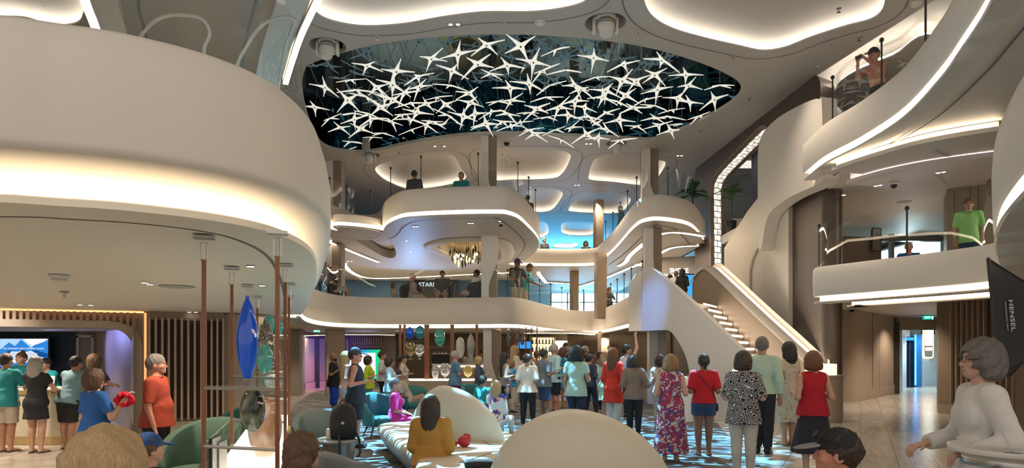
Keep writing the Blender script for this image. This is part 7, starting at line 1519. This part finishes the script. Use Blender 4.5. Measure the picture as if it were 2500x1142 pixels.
person(2219, 592, 15.2, 200, 'bald man seated low behind the right balcony front', 'm', 'red', 'thin', 'grey', 1.1, z0=3.1, H=1.6, sit=1, aL='lap', aR='lap', up=U(BLUET, sl=.8), lo=Lw(KHAKI))
# ---------------- upper deck ----------------
z = 6.0
q, d_ = person(2147, 124, 13.4, -112, 'bare chested man in black cap taking a photo over the upper glass rail', 'm', 'red', 'short', 'dark', 1.08, z0=z, lean=14, aL='photo', aR='photo', lo=SH(CHAR, .9), cap=(BLKC, BLKC), head=(0, 5))
a = wpos(q, (d_['wr'][0]+d_['wr'][1])/2+np.array([0, .085, .05])); ph = empty('phone', a, q.rotation_euler[2], 'dark phone held up by the bare chested man', 'phone'); ph.rotation_euler = (R(-14), 0, q.rotation_euler[2]); MB().box((0, 0, 0), (.15, .009, .075), bev=.004).build('case', BLACK, ph); MB().box((0, -.0055, 0), (.135, .002, .066)).build('display', emat('phone_display', (.3, .35, .4), .6), ph)
UP = [(1012, 418, 20.6, 10, 'dark haired man in black seated on the jutting balcony', 'm', 'brown', 'short', 'black', CHAR), (1126, 421, 20.5, 190, 'person in teal seated low on the jutting balcony', 'm', 'tan', 'short', 'darkgrey', TEAL), (1287, 477, 24.0, -20, 'person in dark clothes at the right end of the jutting balcony', 'm', 'tan', 'short', 'black', CHAR), (1329, 581, 31.6, 150, 'silhouetted person at the left of the blue rear bay', 'm', 'fair', 'short', 'grey', GREYT), (1430, 589, 31.8, 190, 'silhouetted person at the right of the blue rear bay', 'f', 'tan', 'bob', 'black', CHAR)]
for px, top, Y, fc, lb, sx, sk_, hr, hc_, col in UP: person(px, top, Y, fc, lb, sx, sk_, hr, hc_, 1.05, z0=z, H=1.7, sit=1, aL='lap', aR='lap', up=U(col, sl=.9), lo=Lw(BLK))
person(1516, 504, 26.8, 80, 'person in black standing at the upper rail right of centre', 'f', 'tan', 'bob', 'black', 1.0, z0=z, aL='rail', aR='rail', up=U(BLK, sl=1.5), lo=Lw(BLK))

# bags worn by two of the guests
for o, d, lb, m_, sz in ((RT, rt, 'small dark crossbody bag at the hip of the woman in red top', BLK, (.17, .06, .13)), (BT, bt_, 'beige tote bag of the woman in beige cardigan', C_('tote_beige', (.42, .34, .22)), (.30, .10, .26))):
    p = wpos(o, d['T'](.125, .02, .50)); t = empty('handbag', p, o.rotation_euler[2]+1.4, lb, 'bag'); MB().box((0, 0, -.02), sz, bev=.025).build('pouch', m_, t, True)
    q0 = t.matrix_world if False else None; bpy.context.view_layer.update(); inv = t.matrix_world.inverted(); pts_ = [inv @ wpos(o, d['T'](*q)) for q in ((.12, .02, .52), (.085, -.085, .62), (0, -.098, .74), (-.06, -.07, .82), (-.075, -.02, .855))]; MB().tube(cr(pts_, 5), .006, 6).build('strap', m_, t, True)
# ---------------- lamps of the hall, with two added fill spots ----------------
def spot(loc, tgt, e, col, ang, blend=.3, r=.05, name='downlight_or_fill_lamp'):
    l = bpy.data.lights.new(name, 'SPOT'); l.energy = e; l.color = col; l.spot_size = R(ang); l.spot_blend = blend; l.shadow_soft_size = r
    o = bpy.data.objects.new(name, l); COL.objects.link(o); o.location = loc
    o.rotation_euler = (Vector(tgt)-Vector(loc)).to_track_quat('-Z', 'Y').to_euler(); return o
def point(loc, e, col, r=.1, name='lamp'):
    l = bpy.data.lights.new(name, 'POINT'); l.energy = e; l.color = col; l.shadow_soft_size = r
    o = bpy.data.objects.new(name, l); COL.objects.link(o); o.location = loc; return o
WARM = (1, .84, .66)
for x, y, e in [(-7.5, 9, 60), (-6.2, 6.2, 50), (-9.4, 10.6, 90), (-3.6, 7.5, 50), (-3.4, 5.0, 40), (-8.2, 11.4, 80), (-4.6, 12, 50)]:
    spot((x, y, 2.45), (x, y, 0), e*2.0, WARM, 130, .7)
for x, y, e in [(-12.0, 14.6, 80), (-10.2, 14.2, 60)]: spot((x, y, 2.14), (x, y, 0), e, (1, .9, .8), 130, .6)
for x, y in [(-7, 22.5), (-2, 24.5), (2.5, 25.5), (-5, 27), (0, 28), (4, 27.5), (-6, 18.5)]: spot((x, y, 2.38), (x, y, 0), 95, WARM, 130, .6)
for x, y in [(12.5, 16), (10.5, 18.5), (13.2, 20.5), (14.5, 23.5)]: spot((x, y, 2.98), (x, y, 0), 200, WARM, 130, .6)
for x, y in [(17.5, 27.5), (19, 29)]: spot((x, y, 2.9), (x, y, 0), 220, (.72, .92, 1), 140, .6)
for x, y in [(-7, 25), (-3, 25.5), (1, 27), (-5, 31), (3.5, 33)]: spot((x, y, 5.6), (x, y, 3), 200, WARM, 130, .6)
for x, y in [(11, 14.5), (13, 14.2), (11.5, 18)]: spot((x, y, 5.3), (x, y, 3), 260, WARM, 130, .6)
point((14.6, 24, 4.9), 60, (.7, .93, 1), .3)

# projector heads: cold patterned light thrown on the dance floor
def gobo(loc, tgt, e, col, ang, sc, thr=.54, stretch=(1, 1, 1), rot=0):
    o = spot(loc, tgt, e, col, ang, .25, .02, 'projector_lamp'); l = o.data; l.use_nodes = True; nt = l.node_tree; N, L = nt.nodes, nt.links
    em = N.get('Emission') or N.new('ShaderNodeEmission'); out = N.get('Light Output') or N.new('ShaderNodeOutputLight'); L.new(em.outputs[0], out.inputs[0])
    tc = N.new('ShaderNodeTexCoord'); sx = N.new('ShaderNodeSeparateXYZ'); d1 = N.new('ShaderNodeMath'); d1.operation = 'DIVIDE'; d2_ = N.new('ShaderNodeMath'); d2_.operation = 'DIVIDE'; cx = N.new('ShaderNodeCombineXYZ'); mp = N.new('ShaderNodeMapping'); mp.inputs['Scale'].default_value = stretch; mp.inputs['Rotation'].default_value = (0, 0, R(rot))
    nz = N.new('ShaderNodeTexNoise'); nz.inputs['Scale'].default_value = sc; nz.inputs['Detail'].default_value = 1.5; nz.inputs['Distortion'].default_value = 1.6; rp = N.new('ShaderNodeValToRGB'); rp.color_ramp.elements[0].position = thr; rp.color_ramp.elements[1].position = thr+.07
    L.new(tc.outputs['Normal'], sx.inputs[0]); L.new(sx.outputs[0], d1.inputs[0]); L.new(sx.outputs[2], d1.inputs[1]); L.new(sx.outputs[1], d2_.inputs[0]); L.new(sx.outputs[2], d2_.inputs[1]); L.new(d1.outputs[0], cx.inputs[0]); L.new(d2_.outputs[0], cx.inputs[1])
    L.new(cx.outputs[0], mp.inputs[0]); L.new(mp.outputs[0], nz.inputs['Vector']); L.new(nz.outputs['Fac'], rp.inputs[0]); L.new(rp.outputs[0], em.inputs['Strength'])
    return o
hp = [Vector((c.x, c.y-.1, CEIL-.50)) for c, r, l in HOLES]
CY = (.17, .62, 1)
gobo(hp[1], (-1.6, 10.4, 0), 34000, CY, 46, 15, .53, (1, 2.2, 1), 20)
gobo(hp[0], (1.2, 12.5, 0), 20000, CY, 50, 15, .53, (1, 2.2, 1), -25)
gobo(hp[3], (2.6, 13.5, 0), 15000, CY, 28, 18, .53, (1, 2.0, 1), 10)
gobo(hp[1], (-2.4, 13.5, 0), 26000, CY, 34, 17, .53, (1, 2.0, 1), 60)
spot(hp[0]+Vector((0, .3, -.2)), (3.9, 19, 3.0), 1500, (.10, .32, 1), 14, .9, .05, 'blue_lamp')
spot((-5.5, 26.5, 2.42), (-8.2, 29.2, .9), 330, (.22, .12, 1), 75, .8, .05, 'purple_lamp')
spot((-6.8, 27.5, 2.42), (-8.6, 28.6, .2), 130, (1, .25, .25), 60, .8, .05, 'magenta_lamp')
spot((-11.2, 15.6, 2.14), (-8.4, 15.4, 1.2), 160, (.35, .35, 1), 80, .8, .05, 'violet_lamp')
spot((0, 41, 3.3), (-1, 33, 5.6), 500, (.2, .5, 1), 120, .9, .3, 'blue_lamp'); spot((-5, 33, 3.2), (-4, 28, 5.6), 350, (.25, .5, 1), 130, .9, .3, 'blue_lamp')

for x, y, e in [(-2, 12.5, 290), (1.5, 13, 290), (4.5, 13.5, 290), (5.8, 15.2, 230), (-4.5, 16, 280), (-1, 24.5, 380), (3.5, 24.5, 380), (-4, 26, 380), (1, 31, 380), (4, 31, 380)]:
    spot((x, y, CEIL-.03), (x, y, 0), e, WARM, 110, .8)
for x, y, e in [(10.5, 13.6, 250), (12.2, 11.5, 250)]: spot((x, y, CEIL+.4), (x, y, 0), e, WARM, 120, .7)

spot((-9.4, 10.9, 2.44), (-9.9, 13.0, 1.3), 90, (1, .88, .74), 75, .8)  # added fill spot, brightens the receptionist's face from the front
spot((11.8, 11.9, 5.3), (9.4, 13.5, 4.2), 120, WARM, 80, .8)  # added fill spot turned on the man in the green polo
# ---------------- camera, world, colour ----------------
cam = bpy.data.cameras.new('camera'); co = bpy.data.objects.new('camera', cam); COL.objects.link(co)
co.location = (0, 0, CZ); co.rotation_euler = (R(90), 0, 0)
cam.sensor_width = 36; cam.sensor_fit = 'HORIZONTAL'; cam.lens = 36*F/2500; cam.shift_y = (HOR-571)/2500; cam.clip_start = .05; cam.clip_end = 200
S.camera = co
w = bpy.data.worlds.new('world'); w.use_nodes = True; S.world = w
w.node_tree.nodes['Background'].inputs[0].default_value = (1, .91, .80, 1); w.node_tree.nodes['Background'].inputs[1].default_value = .56
S.view_settings.view_transform = 'Standard'; S.view_settings.look = 'None'; S.view_settings.gamma = 1; S.view_settings.use_curve_mapping = False
S.view_settings.exposure = 0.75
c = S.cycles
c.use_denoising = True; c.max_bounces = 6; c.diffuse_bounces = 3; c.glossy_bounces = 3; c.transmission_bounces = 4; c.transparent_max_bounces = 12
c.sample_clamp_indirect = 4; c.caustics_reflective = False; c.caustics_refractive = False
